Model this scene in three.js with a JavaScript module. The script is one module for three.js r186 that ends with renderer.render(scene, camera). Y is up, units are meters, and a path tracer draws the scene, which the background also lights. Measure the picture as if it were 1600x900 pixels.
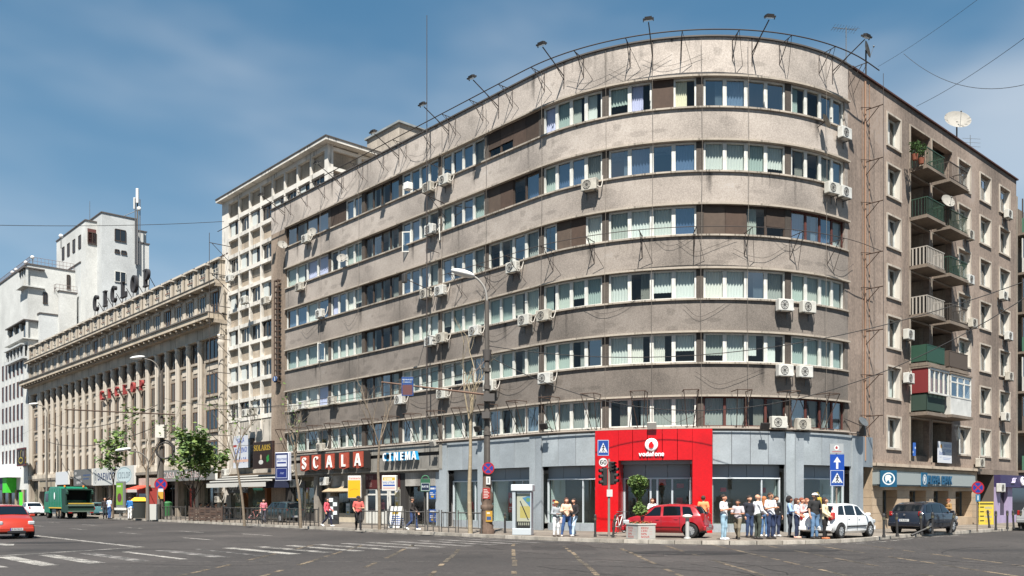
import * as THREE from 'three';
import { mergeGeometries, toCreasedNormals } from 'three/addons/utils/BufferGeometryUtils.js';
import { RoundedBoxGeometry } from 'three/addons/geometries/RoundedBoxGeometry.js';
import { FontLoader } from 'three/addons/loaders/FontLoader.js';
import { TextGeometry } from 'three/addons/geometries/TextGeometry.js';
import { Brush, Evaluator, SUBTRACTION } from 'three-bvh-csg';

// ---------- camera, sky, sun, exposure ----------
const scene = new THREE.Scene();
const FL = 1381, CX = 800, CY = 780, EYE = 1.7;            // focal length and principal point in photo pixels, eye height in metres
const camera = new THREE.PerspectiveCamera(2 * Math.atan(CY / FL) * 180 / Math.PI, 1600 / (2 * CY), 0.3, 2000);
camera.setViewOffset(1600, 2 * CY, 0, 0, 1600, 900);
camera.position.set(0, EYE, 0); camera.lookAt(0, EYE, -10); camera.updateProjectionMatrix();
const renderer = new THREE.WebGLRenderer({ antialias: true });
renderer.toneMapping = THREE.LinearToneMapping; renderer.toneMappingExposure = 2.15;
renderer.shadowMap.enabled = true; renderer.shadowMap.type = THREE.PCFSoftShadowMap;

const SUN_EL = 57 * Math.PI / 180, SUN_AZ = -5 * Math.PI / 180;  // behind the viewer, a little to the left
const sunDir = new THREE.Vector3(Math.sin(SUN_AZ) * Math.cos(SUN_EL), Math.sin(SUN_EL), Math.cos(SUN_AZ) * Math.cos(SUN_EL));
const sun = new THREE.DirectionalLight(new THREE.Color(1, 0.962, 0.90), 5);
sun.position.copy(sunDir).multiplyScalar(200).add(new THREE.Vector3(-15, 0, -65)); sun.target.position.set(-15, 0, -65);
sun.castShadow = true; Object.assign(sun.shadow.camera, { left: -100, right: 100, top: 100, bottom: -100, near: 1, far: 500 }); sun.shadow.mapSize.set(4096, 4096);
scene.add(sun, sun.target);

function rng(seed) { let a = seed >>> 0; return () => { a = (a + 0x6D2B79F5) | 0; let t = Math.imul(a ^ (a >>> 15), 1 | a); t = (t + Math.imul(t ^ (t >>> 7), 61 | t)) ^ t; return ((t ^ (t >>> 14)) >>> 0) / 4294967296; }; }
const clamp = (v, a = 0, b = 1) => Math.min(b, Math.max(a, v)), lerp = (a, b, t) => a + (b - a) * t, sstep = (a, b, x) => { const t = clamp((x - a) / (b - a)); return t * t * (3 - 2 * t); };
// periodic value noise: lattice of n x m cells over the unit square
function lattice(n, m, seed) { const r = rng(seed), g = new Float32Array(n * m); for (let i = 0; i < g.length; i++) g[i] = r();
  return (u, v) => { const x = u * n, y = v * m, i = Math.floor(x), j = Math.floor(y), fx = x - i, fy = y - j, sx = fx * fx * (3 - 2 * fx), sy = fy * fy * (3 - 2 * fy), a = ((i % n) + n) % n, b = (a + 1) % n, c = ((j % m) + m) % m, d = (c + 1) % m;
    return lerp(lerp(g[c * n + a], g[c * n + b], sx), lerp(g[d * n + a], g[d * n + b], sx), sy); }; }
function fbm(n, m, oct, seed, gain = 0.5) { const L = []; let amp = 1, tot = 0; for (let k = 0; k < oct; k++) { L.push([lattice(n << k, m << k, seed + k * 17), amp]); tot += amp; amp *= gain; }
  return (u, v) => { let s = 0; for (const [f, a] of L) s += f(u, v) * a; return s / tot; }; }

{ // the sky: clear blue, paler to the horizon, thin high cloud
  const w = 1024, h = 512, data = new Float32Array(w * h * 4), c1 = fbm(5, 9, 6, 11, 0.55), c2 = fbm(3, 4, 4, 23);
  const low = [0.27, 0.345, 0.40], mid = [0.112, 0.226, 0.342], top = [0.027, 0.088, 0.170];
  for (let j = 0; j < h; j++) for (let i = 0; i < w; i++) {
    const v = (j + 0.5) / h, el = Math.max(0, (v - 0.5) * Math.PI), t = Math.sin(el), a = Math.pow(1 - Math.min(1, t / 0.62), 1.5);
    const haze = Math.exp(-t / 0.16), u = i / w;
    const cl = sstep(0.5, 0.8, c1(u * 2 + v * 0.7, v * 2) * 0.65 + c2(u, v) * 0.4) * 0.36 * sstep(0.02, 0.15, t) * (1 - sstep(0.5, 0.95, t));
    for (let k = 0; k < 3; k++) { let c = lerp(lerp(top[k], mid[k], a), low[k], haze * 0.75); c = lerp(c, 0.5, cl); if (v < 0.5) c = 0.12; data[(j * w + i) * 4 + k] = c; }
    data[(j * w + i) * 4 + 3] = 1;
  }
  const sky = new THREE.DataTexture(data, w, h, THREE.RGBAFormat, THREE.FloatType); sky.mapping = THREE.EquirectangularReflectionMapping; sky.magFilter = THREE.LinearFilter; sky.wrapS = THREE.RepeatWrapping; sky.needsUpdate = true;
  scene.background = sky; scene.environment = sky;
}

// ---------- helpers ----------
const V = (x, y, z) => new THREE.Vector3(x, y, z), UPV = V(0, 1, 0);
const taken = new Map();
const numbered = (n) => { const k = taken.get(n) || 0; taken.set(n, k + 1); return k ? n + '_' + String(k).padStart(3, '0') : n; };
function mesh(name, geo, mat, parent) { const m = new THREE.Mesh(geo, mat); m.castShadow = m.receiveShadow = true;
  if (parent) { m.name = name; parent.add(m); } else { m.name = numbered(name); scene.add(m); } return m; }
function tag(o, label, category, group, kind) { o.userData.label = label; if (category) o.userData.category = category; if (group) o.userData.group = group; if (kind) o.userData.kind = kind; return o; }
function thing(name, label, category, group, pos, ry = 0) { const g = new THREE.Group(); g.name = numbered(name); scene.add(g); if (pos) g.position.copy(pos); g.rotation.y = ry; return tag(g, label, category, group); }
function structure(name, geo, mat, label) { const m = mesh(name, geo, mat); m.userData.kind = 'structure'; if (label) m.userData.label = label; return m; }
function anchor(g, p) { g.position.copy(p); for (const c of g.children) c.position.sub(p); return g; }
function merge(list) { return mergeGeometries(list.map((g) => { g = g.index ? g.toNonIndexed() : g; for (const k of Object.keys(g.attributes)) if (!['position', 'normal', 'uv'].includes(k)) g.deleteAttribute(k); g.morphAttributes = {}; return g; }), false); }
function bx(w, h, d, x = 0, y = 0, z = 0, ry = 0, rx = 0, rz = 0) { // centred box, uv in metres
  const g = new THREE.BoxGeometry(w, h, d), uv = g.attributes.uv, D = [[d, h], [d, h], [w, d], [w, d], [w, h], [w, h]];
  for (let i = 0; i < 24; i++) { const [a, b] = D[i >> 2]; uv.setXY(i, uv.getX(i) * a + x, uv.getY(i) * b + y); }
  if (rx) g.rotateX(rx); if (rz) g.rotateZ(rz); if (ry) g.rotateY(ry); return g.translate(x, y, z); }
function rb(w, h, d, r, x = 0, y = 0, z = 0, seg = 2) { return new RoundedBoxGeometry(w, h, d, seg, r).translate(x, y, z); }
function bar(a, b, r, seg = 6, r2 = r) { const d = b.clone().sub(a), g = new THREE.CylinderGeometry(r2, r, d.length(), seg); g.applyQuaternion(new THREE.Quaternion().setFromUnitVectors(UPV, d.normalize())); return g.translate((a.x + b.x) / 2, (a.y + b.y) / 2, (a.z + b.z) / 2); }
function cyl(r0, r1, h, x, y, z, seg = 16) { return new THREE.CylinderGeometry(r1, r0, h, seg).translate(x, y + h / 2, z); }
function sph(r, x, y, z, sx = 1, sy = 1, sz = 1, seg = 12) { return new THREE.SphereGeometry(r, seg, Math.max(6, seg * 2 / 3 | 0)).scale(sx, sy, sz).translate(x, y, z); }
function tubeOf(pts, r, n = 24, seg = 5) { return new THREE.TubeGeometry(new THREE.CatmullRomCurve3(pts), n, r, seg); }
function sag(a, b, drop, r, n = 20) { const p = []; for (let i = 0; i <= n; i++) { const t = i / n, q = a.clone().lerp(b, t); q.y -= drop * 4 * t * (1 - t); p.push(q); } return new THREE.TubeGeometry(new THREE.CatmullRomCurve3(p), n, r, 4); }
function ext(shape, depth, bevel = 0, seg = 8) { return new THREE.ExtrudeGeometry(shape, { depth, bevelEnabled: bevel > 0, bevelSize: bevel, bevelThickness: bevel, bevelSegments: 1, curveSegments: seg }); }
function poly(pts) { return new THREE.Shape(pts.map(([x, y]) => new THREE.Vector2(x, y))); }
function xf(g, pos, ry) { if (ry) g.rotateY(ry); return g.translate(pos.x, pos.y, pos.z); }

// textures
function dtex(w, h, fn, srgb = true) { const d = new Uint8Array(w * h * 4); for (let j = 0; j < h; j++) for (let i = 0; i < w; i++) { const c = fn((i + 0.5) / w, (j + 0.5) / h), o = (j * w + i) * 4; d[o] = clamp(c[0]) * 255; d[o + 1] = clamp(c[1]) * 255; d[o + 2] = clamp(c[2]) * 255; d[o + 3] = 255; }
  const t = new THREE.DataTexture(d, w, h); t.wrapS = t.wrapT = THREE.RepeatWrapping; t.magFilter = THREE.LinearFilter; t.minFilter = THREE.LinearMipmapLinearFilter; t.generateMipmaps = true; if (srgb) t.colorSpace = THREE.SRGBColorSpace; t.needsUpdate = true; return t; }
function scaled(t, m, m2 = m) { const c = t.clone(); c.repeat.set(1 / m, 1 / m2); c.needsUpdate = true; return c; }
function ctex(w, h, draw) { const c = document.createElement('canvas'); c.width = w; c.height = h; const x = c.getContext('2d'); draw(x, w, h); const t = new THREE.CanvasTexture(c); t.colorSpace = THREE.SRGBColorSpace; t.magFilter = THREE.LinearFilter; return t; }
const fA = fbm(4, 4, 7, 101, 0.6), fL = fbm(3, 2, 5, 111, 0.45), fV = fbm(90, 5, 3, 707, 0.6), fB = fbm(6, 3, 6, 202, 0.55), fS = fbm(60, 2, 4, 303, 0.6), fG = fbm(128, 128, 2, 404, 0.7), fC = fbm(3, 5, 5, 505, 0.5);
// weathered render: blotches, rain streaks, pale repairs, grain
const texStucco = dtex(1024, 1024, (u, v) => { const a = fA(u, v), s = fS(u, v), b = fB(u, v), g = fG(u, v), c = fC(u, v);
  let t = 0.84 + (a - 0.5) * 0.24 + (fL(u, v) - 0.5) * 0.34 + (g - 0.5) * 0.20 + (fV(u, v) - 0.5) * 0.16 - sstep(0.55, 0.8, s) * sstep(0.5, 0.7, b) * 0.16 + sstep(0.58, 0.72, c) * 0.08; return [t * 1.0, t * 0.985, t * 0.965]; });
const texPlain = dtex(512, 512, (u, v) => { const t = 0.86 + (fA(u, v) - 0.5) * 0.22 + (fG(u, v) - 0.5) * 0.10; return [t, t, t * 0.99]; });
const texStreak = dtex(512, 512, (u, v) => { const t = 0.85 + (fA(u, v) - 0.5) * 0.30 - sstep(0.5, 0.75, fS(u, v)) * sstep(0.45, 0.6, fB(u, v)) * 0.35 + (fG(u, v) - 0.5) * 0.08; return [t, t * 0.99, t * 0.975]; });
// one storey's spandrel: grain, blotches and drips that start under the sill, 20 m x 1 storey
const texBand = (() => { const w = 2048, h = 192, r = rng(808), dirt = new Float32Array(w * h); for (let k = 0; k < 120; k++) { const x0 = r() * w, wd = 1.5 + r() * r() * 22, len = (0.06 + r() * r() * 0.95) * h, a = 0.03 + r() * r() * 0.24; for (let j = 0; j < len; j++) { const y = h - 1 - j, jit = Math.sin(j * 0.11 + k) * 1.5, f = 1 - Math.pow(j / len, 2); for (let i = -wd; i <= wd; i++) { const q = ((Math.round(x0 + i + jit) % w) + w) % w, e = 1 - Math.pow(Math.abs(i) / wd, 2); dirt[y * w + q] += a * f * e; } } }
  for (let k = 0; k < 26; k++) { const x0 = r() * w, y0 = r() * h, a = 14 + r() * 60, b = 8 + r() * 30, s = (r() - 0.35) * 0.16; for (let y = Math.max(0, y0 - b | 0); y < Math.min(h, y0 + b); y++) for (let x = x0 - a; x < x0 + a; x++) { const q = ((Math.round(x) % w) + w) % w, d = Math.hypot((x - x0) / a, (y - y0) / b) + (fA(x / 200, y / 200) - 0.5) * 0.9; if (d < 1) dirt[y * w + q] += s * Math.min(1, (1 - d) * 5); } }
  return dtex(w, h, (u, v) => { const i = Math.min(w - 1, u * w | 0), j = Math.min(h - 1, v * h | 0), t = 0.88 + (fL(u * 2, v * 0.3) - 0.5) * 0.30 + (fA(u * 3, v * 0.24) - 0.5) * 0.20 + (fG(u * 5, v * 0.4) - 0.5) * 0.26 - Math.min(0.5, Math.max(-0.14, dirt[j * w + i])); return [t, t * 0.985, t * 0.965]; }); })();
function bandMat(hex, y0, y1, shift) { const t = texBand.clone(); t.repeat.set(1 / 20, 1 / (y1 - y0)); t.offset.set(shift, -y0 / (y1 - y0)); t.needsUpdate = true; const b = scaled(texGrain, 6); return new THREE.MeshStandardMaterial({ color: hex, roughness: 0.95, map: t, bumpMap: b, bumpScale: 0.004, side: THREE.DoubleSide }); }
// worn paint: flakes gone down to the asphalt
const texWorn = dtex(512, 512, (u, v) => { const k = sstep(0.40, 0.56, fA(u, v) * 0.55 + fG(u, v) * 0.45), t = lerp(0.38, 0.95, k) + (fG(u * 2, v * 2) - 0.5) * 0.15; return [t, t, t]; });
const texGrain = dtex(512, 512, (u, v) => { const t = fG(u, v) * 0.7 + fA(u, v) * 0.3; return [t, t, t]; }, false);
const mats = new Map();
// M(colour hex, roughness, extra): plain painted or moulded surfaces
function M(hex, rough = 0.8, extra = {}) { const k = hex + '|' + rough + '|' + JSON.stringify(extra); if (!mats.has(k)) mats.set(k, new THREE.MeshPhysicalMaterial({ color: hex, roughness: rough, side: THREE.DoubleSide, ...extra })); return mats.get(k); }
function T(hex, tex, size, rough = 0.9, bump = 0) { const k = 'T' + hex + tex.uuid + size + rough + bump; if (!mats.has(k)) { const o = { color: hex, roughness: rough, map: scaled(tex, size), side: THREE.DoubleSide }; if (bump) { o.bumpMap = scaled(texGrain, size / 2); o.bumpScale = bump; } mats.set(k, new THREE.MeshStandardMaterial(o)); } return mats.get(k); }
function printMat(tex, rough = 0.6, extra = {}) { return new THREE.MeshPhysicalMaterial({ map: tex, color: 0xcfcfcf, roughness: rough, side: THREE.DoubleSide, ...extra }); }
const glass = new THREE.MeshPhysicalMaterial({ color: 0xf2f7f6, roughness: 0.02, transmission: 1, thickness: 0, ior: 1.5, side: THREE.DoubleSide });
const glassBlue = new THREE.MeshPhysicalMaterial({ color: 0xc8d6e2, roughness: 0.03, transmission: 1, thickness: 0, ior: 2.9, side: THREE.DoubleSide });
const glassFar = new THREE.MeshPhysicalMaterial({ color: 0x1a2025, roughness: 0.06, ior: 1.7, side: THREE.DoubleSide });
const steelDark = M(0x35302d, 0.6, { metalness: 0.3 }), steelGrey = M(0x6a6a68, 0.5, { metalness: 0.4 }), rust = M(0x4a3a30, 0.85);
const whiteFrame = T(0xe3e1da, texPlain, 2, 0.55), brownFrame = T(0x4a3c33, texPlain, 2, 0.7), redFrame = T(0x5e2f27, texPlain, 2, 0.7);

// the corner building's plan: straight front, quarter round, straight side street front. s runs along it in metres, o is outwards
const AX = 1.31, AZ = -45.61, OX = 9.6, OZ = -53.15, RAD = 11.2, ARC = RAD * Math.PI / 2, uL = [-0.6726, -0.7401], uR = [0.7401, -0.6724], A0 = Math.atan2(0.7401, 0.6726);
function TN(s) { const a = s <= 0 ? -A0 : s >= ARC ? Math.PI / 2 - A0 : -A0 + s / RAD; return { n: [Math.sin(a), Math.cos(a)], t: [Math.cos(a), -Math.sin(a)], ry: a }; }
function FP(s, y = 0, o = 0) { const { n } = TN(s); let x, z;
  if (s <= 0) { x = AX - uL[0] * s; z = AZ - uL[1] * s; } else if (s >= ARC) { const b = TN(ARC).n; x = OX + RAD * b[0] + uR[0] * (s - ARC); z = OZ + RAD * b[1] + uR[1] * (s - ARC); } else { x = OX + RAD * n[0]; z = OZ + RAD * n[1]; }
  return V(x + n[0] * o, y, z + n[1] * o); }
const pxOf = (p) => CX + FL * p.x / -p.z;
function sAt(px, o = 0) { let a = -220, b = 90; for (let i = 0; i < 60; i++) { const m = (a + b) / 2, p = FP(m, 0, o); if (pxOf(p) < px) a = m; else b = m; } return (a + b) / 2; }
const yAt = (s, py, o = 0) => EYE + (CY - py) * -FP(s, 0, o).z / FL;
function Q(px, py, o = 0) { const s = sAt(px, o); return { s, y: yAt(s, py, o) }; }
function GP(px, py, h = 0) { const d = FL * (EYE - h) / (py - CY); return V((px - CX) / FL * d, h, -d); }       // a point on the ground or pavement
function AT(px, py, d) { return V((px - CX) / FL * d, EYE + (CY - py) / FL * d, -d); }
const PAVE = 0.12;
// a box swept along the front: s0..s1, y0..y1, offsets o0..o1
function band(s0, s1, y0, y1, o0, o1, step = 0.45) {
  const S = [s0]; if (s0 < ARC && s1 > 0) { const a = Math.max(0, s0), b = Math.min(ARC, s1), n = Math.max(1, Math.round((b - a) / step)); for (let i = 0; i <= n; i++) { const s = a + (b - a) * i / n; if (s > S[S.length - 1] + 1e-4) S.push(s); } } if (s1 > S[S.length - 1] + 1e-4) S.push(s1);
  const P = [], N = [], U = [], I = []; const C = [[y0, o1], [y1, o1], [y1, o0], [y0, o0]];
  for (let f = 0; f < 4; f++) { const base = P.length / 3; for (const s of S) { const { n } = TN(s), nn = f === 0 ? [n[0], 0, n[1]] : f === 1 ? [0, 1, 0] : f === 2 ? [-n[0], 0, -n[1]] : [0, -1, 0];
      for (const c of [C[f], C[(f + 1) % 4]]) { const p = FP(s, c[0], c[1]); P.push(p.x, p.y, p.z); N.push(...nn); U.push(s, f % 2 ? c[1] : c[0]); } }
    for (let i = 0; i < S.length - 1; i++) { const a = base + i * 2; I.push(a, a + 2, a + 1, a + 1, a + 2, a + 3); } }
  for (const [s, sg] of [[s0, -1], [s1, 1]]) { const base = P.length / 3, { t } = TN(s); for (const c of C) { const p = FP(s, c[0], c[1]); P.push(p.x, p.y, p.z); N.push(t[0] * sg, 0, t[1] * sg); U.push(c[1], c[0]); } if (sg < 0) I.push(base, base + 1, base + 2, base, base + 2, base + 3); else I.push(base, base + 2, base + 1, base, base + 3, base + 2); }
  const g = new THREE.BufferGeometry(); g.setAttribute('position', new THREE.Float32BufferAttribute(P, 3)); g.setAttribute('normal', new THREE.Float32BufferAttribute(N, 3)); g.setAttribute('uv', new THREE.Float32BufferAttribute(U, 2)); g.setIndex(I); return g; }
// a group standing on the front: local x along it, z outwards
function onFront(o3, s, y, o) { o3.position.copy(FP(s, y, o)); o3.rotation.y = TN(s).ry; return o3; }
const bandPx = (p0, p1, y0, y1, o0, o1) => band(sAt(p0, o1), sAt(p1, o1), y0, y1, o0, o1);
const unitPane = new THREE.PlaneGeometry(1, 1);
const unitCurtain = (() => { const n = 28, g = new THREE.PlaneGeometry(1, 1, n, 1), p = g.attributes.position; for (let i = 0; i < p.count; i++) p.setZ(i, Math.sin((p.getX(i) + 0.5) * Math.PI * 14) * 0.035); g.computeVertexNormals(); return g; })();
const unitShutter = (() => { const L = []; for (let i = 0; i < 18; i++) L.push(bx(1, 1 / 18 * 0.86, 0.5, 0, -0.5 + (i + 0.5) / 18, 0, 0, 0.25)); L.push(bx(1, 1, 0.1, 0, 0, -0.2)); return merge(L); })();
const font = await new FontLoader().loadAsync('fonts/droid/droid_sans_bold.typeface.json'), serif = await new FontLoader().loadAsync('fonts/droid/droid_serif_bold.typeface.json');
function text3(str, size, depth, f = font) { const g = new TextGeometry(str, { font: f, size, depth, curveSegments: 4, bevelEnabled: false }); g.computeBoundingBox(); const b = g.boundingBox; return g.translate(-(b.min.x + b.max.x) / 2, -(b.min.y + b.max.y) / 2, -(b.min.z + b.max.z) / 2); }
const R = rng(20240);
// ---------- ground, road, pavement ----------
const kerbPts = [[-138, 190], [-70, 115.3], [-32.9, 74.2], [-20.4, 60.4], [-10, 49.0], [-3, 41.3], [1.06, 36.9], [4.0, 34.6], [7.4, 33.2], [10.4, 33.3], [13.6, 35.2], [16.7, 38.6], [22.05, 43.5], [28.95, 49.8], [50, 68.9], [90, 105.2]];
const kerbCurve = new THREE.CatmullRomCurve3(kerbPts.map(([x, d]) => V(x, 0, -d)), false, 'centripetal');
const kerbLine = kerbCurve.getPoints(260);
const asphaltTex = (() => { const r = rng(66), pt = Array.from({ length: 22 }, () => [r(), r(), 0.02 + r() * 0.08, 0.01 + r() * 0.03, (r() - 0.6) * 0.22, r() < 0.5]), st = Array.from({ length: 60 }, () => [r(), r(), 0.004 + r() * 0.012, 0.06 + r() * 0.12]);
  const n = 1024, X = new Float32Array(n * n), box = (x, y, a, b, f) => { for (let j = (y - b) * n | 0; j < (y + b) * n; j++) for (let i = (x - a) * n | 0; i < (x + a) * n; i++) { const u = i / n, v = j / n; X[((j % n + n) % n) * n + (i % n + n) % n] += f(u, v); } }; for (const [x, y, a, b, d, sw] of pt) box(x, y, sw ? a : b, sw ? b : a, () => d); for (const [x, y, q, d] of st) box(x, y, q * 1.5, q * 1.5, (u, v) => { const e = Math.hypot(u - x, v - y) / q + (fG(u * 3, v * 3) - 0.5); return e < 1 ? -d * (1 - e) : 0; });
  return dtex(n, n, (u, v) => { let t = 0.70 + (fA(u * 2, v * 2) - 0.5) * 0.28 + (fL(u * 2, v * 3) - 0.5) * 0.22 + (fG(u * 10, v * 10) - 0.5) * 0.34 + (fG(u * 4, v * 4) - 0.5) * 0.2; t += X[(v * n | 0) * n + (u * n | 0)]; return [t, t * 0.985, t * 0.975]; }); })();
const asphalt = new THREE.MeshStandardMaterial({ color: 0x504b48, roughness: 0.9, map: scaled(asphaltTex, 31) });
const groundGeo = new THREE.PlaneGeometry(900, 900).rotateX(-Math.PI / 2).translate(0, 0, -200); { const uv = groundGeo.attributes.uv; for (let i = 0; i < uv.count; i++) uv.setXY(i, uv.getX(i) * 900, uv.getY(i) * 900); }
const road = structure('road', groundGeo, asphalt, 'grey asphalt roadway of the wide junction');
function sheetGeo(ptsXZ, y, hole) { const sh = new THREE.Shape(ptsXZ.map(([x, z]) => new THREE.Vector2(x, -z))), g = new THREE.ShapeGeometry(sh).rotateX(-Math.PI / 2).translate(0, y, 0); const p = g.attributes.position, uv = g.attributes.uv; for (let i = 0; i < p.count; i++) uv.setXY(i, p.getX(i), p.getZ(i)); return g; }
const paveTex = dtex(512, 512, (u, v) => { const t = 0.72 + (fA(u, v) - 0.5) * 0.5 + (fG(u, v) - 0.5) * 0.25; return [t, t * 0.97, t * 0.93]; });
const paveMat = new THREE.MeshStandardMaterial({ color: 0x9c958d, roughness: 0.95, map: scaled(paveTex, 6) });
structure('pavement', sheetGeo([...kerbLine.map((p) => [p.x, p.z]), [120, -220], [-160, -260]], PAVE), paveMat, 'grey brown concrete pavement round the corner');
{ // kerb stones: a real step, each stone its own block, 1 m long near the viewer
  const kerb = new THREE.Group(); kerb.name = 'kerb'; kerb.userData = { kind: 'structure', label: 'worn pale concrete kerb along the pavement' }; scene.add(kerb);
  const len = kerbCurve.getLength(), km = [T(0xada89f, texStucco, 1.3), T(0xa09a91, texStucco, 1.7), T(0xb8b2a9, texStucco, 1.1)], rest = []; const N = 500; kerbCurve.arcLengthDivisions = 2000; kerbCurve.updateArcLengths();
  let i = 0; for (let d = 20; d < len - 20; d += 1) { const a = kerbCurve.getPointAt(d / len), b = kerbCurve.getPointAt((d + 1) / len), L = a.distanceTo(b), c = a.clone().add(b).multiplyScalar(0.5), ry = -Math.atan2(b.z - a.z, b.x - a.x);
    const g = bx(L - 0.02, 0.15 + R() * 0.012, 0.22, 0, 0.065, 0); g.rotateY(ry); g.translate(c.x, 0, c.z);
    const px = pxOf(c); if (px > 150 && px < 1640 && -c.z < 66) mesh('stone', g, km[i++ % 3], kerb); else rest.push(g); }
  const r = mesh('far_stones', merge(rest), km[0], kerb); r.userData.kind = 'stuff';
}

// ---------- the corner building ----------
const LV = [21.77, 18.73, 15.70, 12.66, 9.63, 6.59], WH = 1.46, TOPY = 23.64;      // lintel heights, window height, parapet top
const sLeft = sAt(424), sWin = sAt(446), sEnd = sAt(1325);
const corner = thing('apartment_building', 'long brown grey rendered block with rounded corner and ribbon windows', 'building');
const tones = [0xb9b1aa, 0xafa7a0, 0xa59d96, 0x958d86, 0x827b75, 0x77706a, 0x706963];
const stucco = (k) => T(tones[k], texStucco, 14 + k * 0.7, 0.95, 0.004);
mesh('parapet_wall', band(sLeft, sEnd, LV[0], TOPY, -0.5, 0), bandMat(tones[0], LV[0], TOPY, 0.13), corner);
mesh('coping', band(sLeft - 0.05, sEnd + 0.3, TOPY, TOPY + 0.07, -0.55, 0.09), T(0x5d5753, texPlain, 2, 0.7), corner);
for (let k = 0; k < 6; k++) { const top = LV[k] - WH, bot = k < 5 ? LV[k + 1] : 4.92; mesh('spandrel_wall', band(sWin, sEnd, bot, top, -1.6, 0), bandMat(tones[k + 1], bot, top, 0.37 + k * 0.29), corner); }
mesh('pier_wall', band(sLeft, sWin, PAVE, LV[0], -1.6, 0.0), T(0x8f8072, texStucco, 11, 0.95, 0.004), corner);
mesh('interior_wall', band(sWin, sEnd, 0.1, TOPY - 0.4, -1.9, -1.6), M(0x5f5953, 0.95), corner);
mesh('roof_slab', band(sLeft, 36, TOPY - 0.5, TOPY - 0.3, -11.0, -0.5), M(0x6a625a, 0.95), corner);
const ledge = T(0xb9afa2, texStreak, 3, 0.9);
for (let k = 0; k < 6; k++) {
  mesh('lintel_ledge', band(sWin, sEnd + 0.02, LV[k] - 0.02, LV[k] + 0.07, 0.0, 0.14), ledge, corner);
  mesh('sill_ledge', band(sWin, sEnd + 0.02, LV[k] - WH - 0.045, LV[k] - WH + 0.035, -0.25, 0.10), ledge, corner);
}
// windows: [frame, four panes] from the far end to the rounded corner. b clear, d dark, c pale curtain, g greenish curtain, l lilac cloth, m cream paper, s shutter down, h shutter half down
const bays = [446, 513.5, 566, 624, 686, 758.5, 844, 945, 1094, 1233, 1325].map((p) => sAt(p));
const codes = [
  ['Dddbb', 'Wssbb', 'Ddddd', 'Wbbbb', 'Wbbbd', 'Dhhss', 'Wlggc', 'Wglsm', 'Wbbbb', 'Wgdbb'],
  ['Wgcll', 'Wdbgg', 'Ddddd', 'Wbbdd', 'Wgbbg', 'Dssdb', 'Wgbbd', 'Wbbbb', 'Wccgc', 'Wdddd'],
  ['Wbbcb', 'Wlbcc', 'Ddddd', 'Wbdbd', 'Wbbbd', 'Wddbd', 'Wbssc', 'Wgccb', 'Dssgh', 'Rbbbd'],
  ['Wgggc', 'Wgggg', 'Ddddd', 'Wgggc', 'Wgggg', 'Wgggg', 'Wgggg', 'Wcdcc', 'Wccdd', 'Wgggg'],
  ['Wdgcl', 'Wgggg', 'Ddddd', 'Wgggg', 'Wgggd', 'Wggdg', 'Wggdd', 'Wcccc', 'Wgccc', 'Wgggg'],
  ['Wggdd', 'Wgdgd', 'Ddddd', 'Wdgdd', 'Wdgdd', 'Wdddd', 'Wgddd', 'Wdddd', 'Rdddd', 'Rdddd']];
const curtainMats = { c: [M(0xbfc3be, 0.9), M(0xb3b7b1, 0.9), M(0xc8c6bd, 0.9)], g: [M(0x98a49c, 0.9), M(0x8d9b95, 0.9), M(0xa7aea5, 0.9), M(0x9a9f97, 0.9)], l: [M(0xb7b6cf, 0.9)], m: [M(0xd2cbb2, 0.9)] };
const shutterMats = [T(0x554338, texPlain, 0.9, 0.85), T(0x5f5045, texPlain, 1.1, 0.85), T(0x493a30, texPlain, 0.7, 0.85)];
const frameMats = { W: whiteFrame, D: brownFrame, R: redFrame };
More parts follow.
